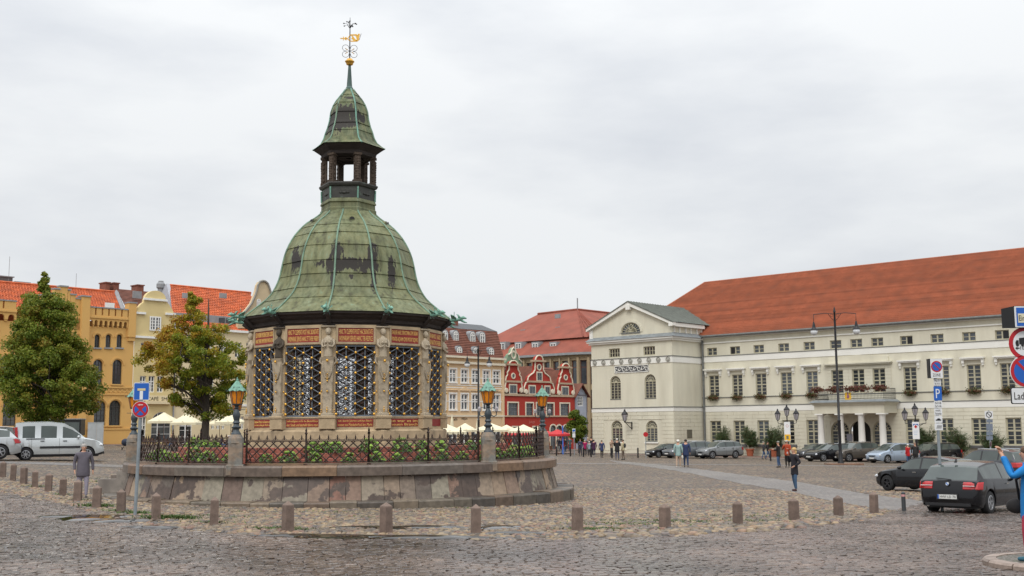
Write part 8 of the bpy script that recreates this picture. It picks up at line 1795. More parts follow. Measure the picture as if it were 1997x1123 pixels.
def car(px, py, az, tp, pm, label, hpx=None, wheel='five', group='cars parked on the market square', scale=None, extra=None):
    ms, T, ax, V, xs = car_meshes(tp, pm, wheel); c = G(px, py); sc_ = scale or (hpx*c[1]/FPX/T['H'])
    # heading azimuth az (0 = away from the camera, 90 = right); the nose is at local -x
    e_ = empty('parked_car', (c[0], c[1], c[2]+.03), R(-az)+PI/2+PI, label, 'car', group, sc_)
    e_.rotation_euler = (0, 0, math.atan2(cos(R(az)), sin(R(az)))+PI)
    L_, H_, hw = T['L'], T['H'], T['W']/2
    for nm, me in ms.items():
        if nm in ('tyre', 'rim'): continue
        link(nm.rstrip('LR') if nm[-1] in 'LR' and nm[:-1] in ('side_window', 'tail_light') else nm, me, e_)
    for a in ax:
        for s_ in (-1, 1):
            w_ = empty('wheel', (a-L_/2, s_*(hw*.985-.115), 0), 0 if s_ < 0 else PI); w_.parent = e_; link('tyre', ms['tyre'], w_); link('rim', ms['rim'], w_)
    key = ('ex', tp)
    if key not in CARC:
        hl = MB(); hl.ball((0, 0, 0), 1, 12, 8, (.17, .10, .075)); CARC[key] = hl.mesh('headlight', m_lglassc, True)
        mi_ = MB(); mi_.ball((0, 0, 0), 1, 10, 6, (.075, .10, .07)); CARC[('mi', tp)] = mi_
    zh = lerpf(T['sh'], .045)*H_
    for s_ in (-1, 1):
        link('headlight', CARC[key], e_, (-L_/2+.20, s_*(hw*.80), zh-.055), (0, R(-12), s_*R(-42)))
        mm = CARC[('mi', tp)].mesh('mirror', pm, True); link('mirror', mm, e_, (-L_/2+T['sw'][0]*L_+.10, s_*(hw+.07), lerpf(T['sh'], T['sw'][0])*H_+.09))
        for p in ([T['pil'][0]-.06]+([T['pil'][1]-.05] if len(T['pil']) > 1 else [])): mb = MB(); mb.box(-.09, .09, -.018, .018, -.015, .015); mb.build('door_handle', m_chrome if tp != 'van' else m_plastic, e_, (-L_/2+p*L_, s_*(hw*.992+.008), lerpf(T['sh'], p)*H_-.10))
        if tp == 'van': 
            mb = MB(); mb.prism([(-.09, 0), (.05, 0), (.09, .62), (-.03, .66)], -.012, .012); mb.build('tail_light', m_tail, e_, (L_/2-.14, s_*(hw*.95), .92), (0, 0, 0)); mb = MB(); mb.box(-.98, .80, -.012, .012, -.05, .05); mb.build('side_rubbing_strip', m_plastic, e_, (0.05, s_*(hw+.004), .62)); mb = MB(); mb.box(.55, 1.35, -.01, .01, -.018, .018); mb.build('slide_rail', m_plastic, e_, (.10, s_*(hw*.985), 1.02))
    mb = MB(); mb.prism([(-.30, -.05), (.30, -.05), (.42, .06), (-.42, .06)], -.01, .015); mb.build('grille', m_plastic, e_, (-L_/2-.002, 0, .40*H_*.9), (0, 0, -PI/2)); mb = MB(); mb.box(-.55, .55, -.01, .02, -.06, .05); mb.build('lower_grille', m_plastic, e_, (-L_/2-.012, 0, .33), (0, 0, -PI/2))
    mb = MB(); mb.box(-.26, .26, -.008, .008, -.055, .055); mb.build('front_plate', m_plate, e_, (-L_/2-.03, 0, .42), (0, 0, -PI/2))
    if tp in ('suv', 'estate'):
        for s_ in (-1, 1): mb = MB(); zr_ = [(x*L_-L_/2, s_*hw*.70, lerpf(T['top'], x)*H_+.015) for x in (.46, .55, .65, .75, .86)]; mb.tube(zr_, .018, 5); mb.build('roof_rail', m_chrome, e_)
    if tp != 'van' and 'nearest car' not in label:
        for s_ in (-1, 1): tailm(s_, hw, H_).build('tail_light', m_tail, e_, (L_/2, 0, 0))
    return e_, T
P_BLK = paint('black', (.007, .007, .009)); P_ANT = paint('anthracite', (.016, .017, .020)); P_SIL = paint('silver', (.42, .44, .45), .6); P_GRY = paint('mid_grey', (.12, .13, .14), .5); P_BRN = paint('bronze_grey', (.11, .095, .08), .5); P_LBL = paint('pale_blue_silver', (.30, .36, .44), .5); P_WHT = paint('white', (.72, .73, .74), 0); P_DGR = paint('dark_grey', (.065, .068, .078), .5)
def rear_kit(e_, T, plate_txt=None, wiper=True, badge=False):
    L_, H_, hw = T['L'], T['H'], T['W']/2; x = L_/2
    pl_ = MB(); pl_.box(-.26, .26, -.008, .008, -.057, .057); po_ = pl_.build('rear_plate', m_plate, e_, (x+.030, 0, .415*H_-.10), (0, 0, PI/2))
    mb = MB(); mb.box(-.26, -.222, -.010, -.006, -.055, .055); mb.build('country_band', m_blue, po_)
    if plate_txt: link('lettering', text_mesh((plate_txt,), .43, .085, m_sblk, .001), po_, (.02, -.011, 0))
    mb = MB(); mb.box(-.30, .30, -.015, .02, -.085, .085); mb.build('plate_recess', m_plastic, e_, (x+.008, 0, .415*H_-.10), (0, 0, PI/2))
    if wiper: mb = MB(); mb.tube([(0, 0, 0), (-.02, -.42, .035)], .012, 4); mb.build('rear_wiper', m_black, e_, (x-.165, .06, .665*H_))
    return po_
# foreground hatchbacks
e_, T = car(1908, 997, 43, 'hatch', P_BLK, 'black hatchback with red tail lights and number plate, nearest car on the right', scale=1.04)
rear_kit(e_, T, 'HWI LD 70'); L_, H_, hw = T['L'], T['H'], T['W']/2
mb = MB(); mb.lathe([(.001, .012), (.045, .010), (.05, 0)], 18, caps=False); bd = mb.build('round_badge', m_chrome, e_, (L_/2-.028, 0, .585*H_), (0, R(75), 0)); mb = MB()
for q0, mt in ((0, 0), (PI, 0)): mb.add([(0, 0, .0135)]+[(.036*cos(q0+t), .036*sin(q0+t), .0135) for t in np.linspace(0, PI/2, 6)], [tuple(range(7))])
mb.build('badge_quarters', m_blue, bd)
link('lettering', text_mesh(('118 d',), .15, .03, m_chrome, .001), e_, (L_/2-.022, .42, .60*H_), (0, 0, PI/2))
mb = MB(); mb.prism([(0, 0), (.16, 0), (.04, .11), (.0, .10)], -.012, .012); mb.build('shark_fin_antenna', m_plastic, e_, (L_/2-.75, 0, .975*H_))
for s_ in (-1, 1):
    tl = tailm(s_, hw, H_).build('tail_light', m_tail, e_, (L_/2, 0, 0)); mb = MB(); mb.box(-.03, .0, -.16, .16, -.012, .012); mb.build('indicator', mat('lamp_clear', (.55, .45, .45), .2, .1, 4), tl, (-.005, s_*.58, .555*H_), (0, 0, -s_*.12))
mb = MB(); mb.box(-.62, .62, -.03, .012, -.04, .04); mb.build('bumper_strip', m_plastic, e_, (L_/2-.005, 0, .20*H_), (0, 0, PI/2)); mb = MB(); mb.tube([(0, 0, 0), (.10, 0, 0)], .035, 8); mb.build('exhaust', m_chrome, e_, (L_/2-.10, -.55, .24))
e_, T = car(1812, 960, -30, 'hatch', P_ANT, 'dark grey three-door hatchback behind the steel bollard, facing left', scale=1.02, wheel='dark'); rear_kit(e_, T)
e_, T = car(1934, 942, -28, 'suv', P_DGR, 'grey SUV parked behind the two dark hatchbacks at the right', scale=1.0); rear_kit(e_, T)
AZH = 245
car(1299, 892.5, AZH, 'hatch', P_BLK, 'black hatchback nearest to the wing of the town hall', hpx=27, wheel='cap'); car(1345, 893.5, AZH, 'estate', P_GRY, 'grey estate with roof rails behind the couple with light and blue jackets', hpx=32)
car(1404, 894.5, AZH, 'suv', paint('grey_silver', (.22, .23, .235), .6), 'silver-grey compact SUV with red tail light, rightmost of the left group', hpx=33.5); car(1590, 895, AZH, 'hatch', P_DGR, 'dark car mostly hidden behind the black estate', hpx=29); car(1622, 900, AZH, 'estate', P_BLK, 'black estate left of the tall street lamp', hpx=34)
car(1668, 900.5, AZH, 'suv', P_BRN, 'bronze-grey SUV directly behind the tall street lamp', hpx=37.5); car(1742, 903, AZH, 'mpv', P_LBL, 'pale blue people carrier right of the tall street lamp', hpx=38); car(1730, 896, AZH, 'hatch', P_DGR, 'dark car seen behind the pale blue people carrier', hpx=31)
car(1818, 902, AZH, 'estate', P_ANT, 'dark estate with chrome roof rails left of the parking sign pole', hpx=37); car(1978, 903, AZH, 'hatch', P_WHT, 'white car at the right edge behind the raised hands', hpx=33); car(1890, 900, AZH, 'hatch', P_SIL, 'silver car mostly hidden behind the grey SUV', hpx=24)
# left side
e_, T = car(112, 898, 64, 'van', paint('light_silver', (.50, .53, .54), .5), 'silver high-roof van parked behind the leftmost bollards', hpx=74, wheel='cap'); rear_kit(e_, T)
e_, T = car(-62, 897, -114, 'hatch', P_SIL, 'silver hatchback cut off at the left edge, red tail light beside the van', hpx=62); rear_kit(e_, T)
car(-30, 884, -114, 'suv', P_DGR, 'dark grey SUV behind the silver cars at the left edge', hpx=50)
# small delivery truck under the big tree
c = G(128, 872); e_ = empty('delivery_truck', (c[0], c[1], c[2]), R(10), 'black and yellow delivery vehicle parked under the big green tree', 'truck'); s_ = c[1]/FPX; w_, h_ = 61*s_, 53*s_
mb = MB(); mb.bbox(-w_/2, w_/2, -1.0, 1.0, .35, h_*.42, .04); mb.build('lower_body', mat('yellow_paint', (.62, .36, .02), .4, .05, 3), e_); mb = MB(); mb.bbox(-w_/2, w_/2, -1.0, 1.0, h_*.42, h_, .05); mb.build('upper_body', m_black, e_); mb = MB(); mb.box(-w_/2+.15, w_/2-.12, -1.02, -1.0, h_*.46, h_*.90); mb.build('side_window', m_cglass, e_); mb = MB(); mb.box(-w_/2-.05, w_/2+.05, -1.05, 1.05, h_, h_+.08); mb.build('roof_rim', m_lead, e_)
for x in (-w_*.32, w_*.32): mb = MB(); mb.lathe([(.001, -.12), (.34, -.12), (.34, .12), (.001, .12)], 16, caps=False); mb.v = [(v[0]+x, v[2]-.9, v[1]+.34) for v in mb.v]; mb.build('wheel', m_tyre, e_)
# ================================================================== PEOPLE
SKC = {}
def skin_mesh(nm, pts, edges, rad, mt, sub=1):
    me = bpy.data.meshes.new(nm); me.from_pydata(pts, edges, []); o = bpy.data.objects.new(nm, me)
    md = o.modifiers.new('s', 'SKIN'); md.use_smooth_shade = True
    for i, r in enumerate(rad):
        r = r if isinstance(r, tuple) else (r, r); me.skin_vertices[0].data[i].radius = r; me.skin_vertices[0].data[i].use_root = (i == 0)
    if sub: ms = o.modifiers.new('u', 'SUBSURF'); ms.levels = sub; ms.render_levels = sub
    m2 = bake(o); bpy.data.meshes.remove(me)
    m2.materials.clear(); m2.materials.append(mt); m2.name = nm; m2.polygons.foreach_set('use_smooth', [True]*len(m2.polygons)); return m2
def cloth(col): 
    k = 'cloth_%02d%02d%02d' % tuple(int(min(.99, c)*99) for c in col); return mat(k, col, .85, .18, 4, .3, 25)
m_skin = mat('skin', (.50, .28, .19), .6, .06, 6)
ARM = {'down': ((.035, .02, -.155), (.03, -.03, -.30)), 'pocket': ((.075, .05, -.15), (.01, -.075, -.235)), 'fwd': ((.03, -.04, -.15), (-.03, -.17, -.12)), 'face': ((.04, -.05, -.15), (-.065, -.13, .03)), 'up': ((.03, -.13, -.03), (-.03, -.17, .13)), 'hip': ((.10, .05, -.13), (.03, -.04, -.19)), 'bag': ((.045, .0, -.16), (.05, -.02, -.31))}
def person(px, py, hpx, az, jacket, trousers, hair, label, arms=('down', 'down'), walk=0.0, jlen=.50, fat=1.0, bag=None, hat=None, c=None, H=None, group=None, long_hair=False, shoes=(.02, .018, .018), sub=1, seated=False, base=None, skirt=False, scarf=None, fingers=False, headturn=0):
    c = c or G(px, py); H = H or hpx*c[1]/FPX*1.0; e_ = empty('person', (c[0], c[1], c[2]+.025 if base is None else base), 0, label, 'person', group)
    e_.rotation_euler = (0, 0, math.atan2(sin(R(az)), -cos(R(az)))) # facing local -Y
    a_ = R(az); e_.rotation_euler = (0, 0, PI-a_)
    S_ = lambda *v: (v[0]*H, v[1]*H, v[2]*H)
    hz = .50 if not seated else .28
    def leg(s_):
        w = walk*s_
        if seated: return [(s_*.055, -.02, hz+.02), (s_*.075, -.24, hz), (s_*.075, -.25, .04), (s_*.078, -.32, .018)]
        return [(s_*.052, 0, .485), (s_*.058+.004, -w*.55-.012, .275), (s_*.060, -w+.012 if w > 0 else -w+.03, .045+max(0, -w)*.12), (s_*.066, -w-.075, .018+max(0, -w)*.05)]
    sh = hz+.315
    # trousers and legs
    L1, L2 = leg(-1), leg(1); th = lambda Lg, s_: (s_*.050, Lg[1][1]*.35, .40) if not seated else (s_*.06, -.10, hz+.005)
    pts = [(0, 0, hz+.10), (0, .0, hz+.01), th(L1, -1)]+L1[1:3]+[th(L2, 1)]+L2[1:3]; ed = [(0, 1), (1, 2), (2, 3), (3, 4), (1, 5), (5, 6), (6, 7)]
    link('trousers', skin_mesh('trousers', [S_(*p) for p in pts], ed, [(H*.06, H*.04), (H*.078*fat, H*.056*fat)]+[H*.050*fat, H*.038, H*.027]*2, cloth(trousers), sub), e_)
    for Lg in (L1, L2):
        pts = [S_(Lg[2][0], Lg[2][1]+.02, Lg[2][2]-.022), S_(Lg[2][0], Lg[2][1]-.03, Lg[2][2]-.027), S_(Lg[3][0], Lg[3][1], Lg[3][2]-.002)]
        link('shoe', skin_mesh('shoe', pts, [(0, 1), (1, 2)], [H*.022, H*.024, H*.017], cloth(shoes), 1), e_)
    # body: one surface with neck, head, arms, hands
    hd = hz+.315
    W = []; E = []; RD = []
    def addv(p, r, par=None):
        W.append(S_(*p)); RD.append((r[0]*H, r[1]*H) if isinstance(r, tuple) else r*H)
        if par is not None: E.append((par, len(W)-1))
        return len(W)-1
    a0 = addv((0, 0, hz+.06), (.075, .055)); a1 = addv((0, 0, hz+.18), (.078, .055), a0); a2 = addv((0, .005, sh-.005), (.065, .045), a1); nk = addv((0, .0, sh+.045), .030, a2)
    h1 = addv((0, -.008, sh+.075), (.037, .041), nk); h2 = addv((0, -.006, sh+.110), (.049, .056), h1); h3 = addv((0, .0, sh+.148), (.041, .048), h2)
    hands = []; AP_ = []
    for s_, ar in ((-1, arms[0]), (1, arms[1])):
        e1, e2 = ARM[ar]; s0 = Vector((s_*.105*fat**.5, 0, sh-.012)); el = s0+Vector((s_*e1[0], e1[1], e1[2])); wr_ = s0+Vector((s_*e2[0], e2[1], e2[2])); dirv = (wr_-el).normalized()
        i0 = addv(s0, .032, a2); i1 = addv(el, .022, i0); i2 = addv(wr_, .015, i1); i3 = addv(wr_+dirv*.035, (.019, .012), i2)
        if fingers:
            sd = dirv.cross(Vector((0, 0, 1))).normalized()
            for q in range(4):
                b_ = wr_+dirv*.045+sd*(q-1.5)*.0105; f1 = addv(b_+dirv*.012, .0050, i3); f2 = addv(b_+dirv*.026-Vector((0, .004, 0)), .0046, f1); addv(b_+dirv*(.036+.004*(1.5-abs(q-1.2)))-Vector((0, .012, 0)), .004, f2)
            t1 = addv(wr_+dirv*.02+sd*.022, .0055, i3); addv(wr_+dirv*.038+sd*.028, .0045, t1)
        else: addv(wr_+dirv*.07, (.014, .009), i3)
        AP_.append((s0, el, wr_)); hands.append(wr_+dirv*.045)
    link('body', skin_mesh('body', W, E, RD, m_skin, sub), e_)
    # face: nose, eyes, mouth, ears on the head
    nz = sh+.112; mb = MB(); mb.ball(S_(0, -.055, nz-.004), H*.0085, 6, 4, (.8, 1.1, 1.4)); mb.ball(S_(-.046, .004, nz), H*.010, 5, 4, (.5, .8, 1.3)); mb.ball(S_(.046, .004, nz), H*.010, 5, 4, (.5, .8, 1.3)); mb.build('nose_and_ears', m_skin, e_, smooth=True)
    mb = MB(); 
    for s_ in (-1, 1): mb.ball(S_(s_*.017, -.0515, nz+.010), H*.0045, 5, 4, (1.3, .6, .8))
    mb.build('eyes', m_black, e_); mb = MB(); mb.ball(S_(0, -.0495, nz-.026), H*.006, 6, 4, (2, .6, .6)); mb.build('mouth', mat('lips', (.35, .12, .10), .6, .05, 5), e_)
    # jacket
    hem = hz+.315-jlen*.62-.075 if not seated else hz-.03
    W2 = []; E2 = []; R2 = []
    def add2(p, r, par=None):
        W2.append(S_(*p)); R2.append((r[0]*H, r[1]*H) if isinstance(r, tuple) else r*H)
        if par is not None: E2.append((par, len(W2)-1))
        return len(W2)-1
    j0 = add2((0, 0, hem), (.103*fat, .080*fat)); ja = add2((0, 0, hem+.035), (.103*fat, .080*fat), j0); j1 = add2((0, 0, (hem+sh)/2), (.095*fat, .072*fat), ja); j2 = add2((0, .006, sh-.012), (.085*fat**.6, .058), j1); j3 = add2((0, .004, sh+.042), .038, j2)
    for s0, el, wr_ in AP_: k0 = add2(s0, .042, j2); k1 = add2(el, .031, k0); add2(el.lerp(wr_, .93), .025, k1)
    jo = link('jacket', skin_mesh('jacket', W2, E2, R2, cloth(jacket), sub), e_)
    if hair:
        mb = MB(); mb.ball(S_(0, .008, sh+.138), H*.057, 12, 8, (.98, 1.06, .86)); mb.v = [v if v[2] > (sh+.105)*H or v[1] > 0 else (v[0]*.86, v[1]*.5+.0, v[2]) for v in mb.v]
        if long_hair: mb.ball(S_(0, .035, sh+.075), H*.045, 10, 8, (1.1, .75, 1.35))
        mb.build('hair', mat('hair_%d%d' % (int(hair[0]*99), int(hair[2]*99)), hair, .7, .3, 20, .4, 50), e_, smooth=True)
    if hat: mb = MB(); mb.lathe([(.056*H, (sh+.135)*H), (.055*H, (sh+.155)*H), (.045*H, (sh+.182)*H), (.001, (sh+.195)*H)], 12, cy=.003*H); mb.add([S_(-.04, -.04, sh+.140), S_(.04, -.04, sh+.140), S_(.032, -.085, sh+.132), S_(-.032, -.085, sh+.132)], [(0, 1, 2, 3)]); mb.build('cap', cloth(hat), e_, smooth=True)
    if bag == 'backpack': mb = MB(); mb.ball(S_(0, .105, sh-.12), H*.085, 10, 8, (.9, .6, 1.35)); mb.build('backpack', cloth((.03, .03, .035)), e_, smooth=True)
    if bag == 'shoulder': mb = MB(); mb.ball(S_(.12, .0, hz-.01), H*.06, 8, 6, (.5, 1, .9)); mb.tube([S_(.12, 0, hz+.03), S_(.05, -.075, hz+.2), S_(-.06, -.02, sh+.01)], .008*H/1.7, 4); mb.build('shoulder_bag', cloth((.05, .035, .03)), e_, smooth=True)
    if bag == 'white': mb = MB(); h_ = hands[0]; mb.ball(S_(h_.x, h_.y, h_.z-.09), H*.05, 8, 6, (.8, .5, 1.4)); mb.build('carrier_bag', cloth((.6, .57, .5)), e_, smooth=True)
    if bag == 'umbrella': mb = MB(); h_ = hands[1]; mb.lathe([(.004*H, (h_.z-.19)*H), (.045*H, (h_.z-.10)*H), (.03*H, (h_.z-.02)*H), (.004*H, (h_.z+.01)*H)], 8, cx=(h_.x+.02)*H, cy=h_.y*H); mb.build('folded_umbrella', cloth((.012, .012, .012)), e_)
    if bag in ('phone', 'camera'): mb = MB(); h_ = hands[1] if arms[1] in ('face', 'up', 'fwd') else hands[0]; mb.box(-.035, .035, -.006, .02 if bag == 'camera' else .006, -.02, .05); mb.build('phone', m_sblk if bag == 'camera' else cloth((.6, .6, .6)), e_, S_(h_.x, h_.y-.01, h_.z))
    return e_
BLK, NVY, JNS, GRY, BGE = (.014, .014, .017), (.025, .04, .10), (.045, .085, .17), (.13, .125, .14), (.40, .32, .24)
WH_, BRH, BLD, DKH = (.55, .53, .50), (.10, .055, .03), (.50, .33, .14), (.03, .022, .018)
person(160, 973, 104, 152, (.105, .095, .115), (.27, .25, .31), (.32, .30, .28), 'elderly walker in a grey-violet jacket with rucksack strap among the left bollards', ('down', 'bag'), .06, .58, 1.3, 'backpack', sub=2)
person(1551, 958.5, 83, -105, (.018, .017, .022), (.045, .09, .16), BLD, 'blonde woman in a dark jacket and jeans standing alone on the square', ('face', 'pocket'), .02, .62, 1.08, 'phone', long_hair=True, shoes=(.05, .02, .02), sub=2)
person(1323.5, 912, 53, 12, (.27, .38, .36), (.42, .30, .22), (.70, .68, .62), 'white-haired person in a mint jacket and beige trousers walking away', ('down', 'down'), -.07, .56, 1.1, 'white', shoes=(.5, .45, .4)); person(1338.5, 911.5, 53.5, 8, NVY, (.03, .05, .11), DKH, 'dark-haired person in navy jacket and jeans beside the mint jacket', ('down', 'face'), .08, .56, 1.15)
person(1519, 912, 50, -60, BLK, JNS, None, 'man in a black jacket, grey cap and jeans facing the orange jacket', ('fwd', 'fwd'), .01, .55, 1.1, hat=(.25, .24, .22)); person(1536, 912, 52, -150, (.36, .055, .02), BLK, None, 'man in an orange-red jacket and light cap before the left banner', ('face', 'fwd'), .02, .52, 1.15, 'shoulder', hat=(.45, .42, .36))
person(1490, 896, 34, 100, (.03, .03, .04), JNS, (.3, .28, .25), 'walker in dark jacket and jeans beside the potted shrub', ('down', 'down'), .09, .5); person(1498, 895, 33, 100, BLK, JNS, DKH, 'walker with a light backpack right beside the potted shrub', ('down', 'down'), .09, .5, 1, 'backpack')
person(1204, 897.3, 41, 10, BLK, (.05, .06, .10), WH_, 'white-haired man in a black jacket before the wing of the town hall', ('fwd', 'fwd'), .0, .58, 1.25); person(1215.5, 897, 39, -60, (.50, .44, .28), (.17, .13, .10), (.12, .09, .07), 'man in a cream jacket with a black rucksack before the wing', ('fwd', 'down'), .02, .5, 1.1, 'backpack')
person(1193, 890, 33, 150, (.35, .24, .17), BLK, (.4, .35, .3), 'person in a brown and white top raising a camera by the wing', ('face', 'face'), 0, .45, 1, 'camera'); person(1174, 893, 34, 20, (.035, .045, .11), BLK, (.16, .12, .09), 'woman in a blue coat with dark bag walking alone near the wing corner', ('bag', 'bag'), .05, .6, 1.15, 'shoulder')
person(1132, 889.5, 33, 170, (.03, .035, .07), (.05, .05, .06), DKH, 'long-haired woman in a navy top at the left of the tourist group', ('fwd', 'down'), .03, .5, 1.1, long_hair=True); person(1141, 889, 30.5, 10, (.33, .01, .09), BLK, (.5, .45, .42), 'person in a crimson jacket in the tourist group', walk=.04, jlen=.55, fat=1.1)
person(1147, 887, 33, 175, (.10, .09, .08), (.1, .1, .11), (.45, .38, .28), 'tall person in a grey-brown coat at the back of the tourist group', jlen=.6); person(1149.5, 889.5, 28, 5, (.25, .30, .33), BLK, WH_, 'short person in a pale grey waistcoat in the tourist group', walk=.04)
person(1153.5, 887, 34, 20, (.012, .012, .02), BLK, None, 'person in black with a dark cap at the back of the tourist group', jlen=.6, hat=(.02, .02, .03)); person(1158.5, 890.5, 32.5, 15, (.05, .015, .045), (.02, .025, .05), DKH, 'person in a dark plum jacket holding a folded black umbrella', ('down', 'bag'), .05, .58, 1.25, 'umbrella', shoes=(.5, .5, .5))
person(1089, 880.5, 26, 160, (.02, .025, .04), (.3, .32, .34), None, 'person in dark jacket with a white cap before the red house arches', jlen=.55, hat=(.6, .55, .5)); person(1093, 880, 25, -160, (.025, .03, .05), BLK, (.35, .04, .03), 'person with red headwear before the red house arches', jlen=.55)
person(1099, 885.7, 30.5, 90, (.42, .02, .02), (.10, .18, .32), (.3, .2, .15), 'walker in a red jacket and light jeans by the blue pole', ('down', 'fwd'), .11, .5, 1, 'backpack'); person(1103, 881, 26, 120, BLK, (.03, .06, .12), DKH, 'person in a black jacket just behind the walker with red jacket'); person(1111.5, 880, 26, 180, (.05, .10, .11), (.03, .06, .12), (.45, .38, .3), 'person in teal scarf and dark coat right of the blue pole', ('pocket', 'pocket'), 0, .55)
person(1069, 884, 28, -20, (.24, .17, .10), BGE, (.4, .3, .2), 'person in a tan coat beside the right end of the iron fence', jlen=.6)
person(211, 866.5, 34, -80, (.02, .014, .016), BLK, DKH, 'person in a black coat walking in front of the ochre building', ('down', 'down'), .09, .62, 1.15, 'shoulder'); person(157.5, 866, 36, 100, (.05, .08, .26), (.03, .04, .08), WH_, 'person in a blue shirt beside the yellow and black delivery vehicle', ('fwd', 'fwd'), .02, .5)
person(282, 862, 40, 20, BLK, (.3, .3, .28), DKH, 'waiter in black standing under the leftmost parasol', ('fwd', 'down'), .03, .5); person(291, 863, 34, -30, BLK, (.35, .33, .3), DKH, 'second waiter in black bending by the cafe tables', ('fwd', 'fwd'), 0, .5)
person(1772, 907, 40, -30, (.48, .015, .02), JNS, WH_, 'person in a bright red jacket taking a photo between parked cars', ('face', 'down'), 0, .55, 1.1, 'phone'); person(1786, 908, 44, 190, BLK, BLK, (.2, .13, .1), 'bald man in a black shirt next to the red jacket', ('down', 'down'), 0, .5, 1.2)
person(1671, 871.5, 25, -170, (.03, .05, .10), BLK, DKH, 'person in dark blue standing in the arched town hall doorway', c=None)
person(1891, 899, 36, 60, (.42, .22, .07), JNS, (.35, .33, .3), 'person in a tan jacket behind the grey SUV', ('fwd', 'fwd')); person(1901, 899, 30, 170, (.4, .34, .2), JNS, BLD, 'blonde person in light top behind the grey SUV'); person(1909, 899, 31, -120, BLK, BLK, BRH, 'dark-clothed person right of the tan jacket behind the grey SUV'); person(1987, 899, 34, 180, BLK, BLK, BRH, 'dark-haired person behind the white car at the right edge')
for i, (px, Yd, az, col, hr, lb) in enumerate([(335, 99, 170, (.05, .045, .05), (.45, .28, .18), 'red-faced person in dark clothes seated under the second parasol'), (432, 101, 90, (.015, .03, .10), BRH, 'person in navy seated right of the tree trunk'), (446, 103, -100, BLK, (.65, .62, .6), 'white-haired person in black seated right of the tree trunk')]):
    p = XY(px, 850, Yd); person(0, 0, 0, az, col, JNS, hr, lb, ('fwd', 'fwd'), c=(p[0], p[1], gzf(p[0], p[1])), H=1.7, seated=True, group='guests seated at the cafe')
# stroller
c = G(244, 878); e_ = empty('stroller', c, R(20), 'dark pushchair near the ochre building, just left of the platform', 'stroller'); s_ = c[1]/FPX
mb = MB(); mb.ball((0, 0, .65), .34, 10, 8, (1, 1.1, .9)); mb.build('seat_pod', cloth((.04, .05, .08)), e_, smooth=True); mb = MB(); mb.tube([(-.2, .4, .12), (0, 0, .5), (.15, -.45, 1.05)], .02, 5); mb.tube([(.2, .4, .12), (.1, 0, .5), (.2, -.45, 1.05)], .02, 5); mb.build('frame', m_plastic, e_)
for x, y_ in ((-.25, .35), (.25, .35), (-.25, -.3), (.25, -.3)): mb = MB(); mb.lathe([(.001, -.03), (.13, -.03), (.13, .03), (.001, .03)], 12, caps=False); mb.v = [(v[2]+x, v[0]+y_, v[1]+.13) for v in mb.v]; mb.build('wheel', m_tyre, e_)
# the photographer in the blue jacket at the right edge, standing on the kerb island
d0 = 17.6; p = XY(2016, 1100, d0); gzp = ic[2]+.13
HH = 1.74
ARM['shoot'] = ((.02, -.13, -.075), (-.115, -.20, .115)); ARM['shoot2'] = ((.02, -.12, -.08), (-.075, -.205, .12))
e_ = person(0, 0, 0, -62, (.01, .17, .46), (.36, .03, .06), BRH, 'person in a bright blue jacket holding up a phone at the right edge', ('shoot', 'shoot2'), .05, .64, 1.12, None, c=(p[0], p[1], gzp), H=HH, base=gzp, shoes=(.03, .10, .14), sub=2, fingers=True)
mb = MB(); mb.box(-.075, .075, -.006, .006, -.036, .04); mb.build('phone', mat('dark_red_phone', (.06, .012, .02), .3, .05, 4), e_, (.0, -.29*HH, 1.01*HH), (R(-8), 0, 0)); mb = MB(); mb.tube([(.12*HH, .02, .80*HH), (0, -.10*HH, .70*HH), (-.12*HH, -.09*HH, .52*HH)], .022, 5); mb.ball((-.13*HH, -.12*HH, .46*HH), .14, 10, 8, (.75, 1.1, .85)); mb.build('shoulder_bag', cloth((.012, .012, .015)), e_, smooth=True)
# ================================================================== TREES
def leaf_mat(name, ramp):
    M_ = mat(name, (0, 0, 0), .55, .18, 1.5, attr='rnd', ramp=ramp, spec=.3); n, l = nodes(M_); b = n['Principled BSDF']; o = n['Material Output']
    t = n.new('ShaderNodeBsdfTranslucent'); m_ = n.new('ShaderNodeMixShader'); m_.inputs[0].default_value = .38
    src = b.inputs['Base Color'].links[0].from_socket; l.new(src, t.inputs[0]); l.new(b.outputs[0], m_.inputs[1]); l.new(t.outputs[0], m_.inputs[2]); l.new(m_.outputs[0], o.inputs[0]); return M_
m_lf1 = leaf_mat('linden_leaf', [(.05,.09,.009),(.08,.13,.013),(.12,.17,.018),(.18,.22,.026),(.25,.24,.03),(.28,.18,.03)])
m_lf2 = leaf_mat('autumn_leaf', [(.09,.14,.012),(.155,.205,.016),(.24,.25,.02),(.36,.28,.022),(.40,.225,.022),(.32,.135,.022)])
m_bark = mat('dark_bark', (.045, .036, .028), .9, .3, 4, .6, 14, stretch=(3, 3, .7))
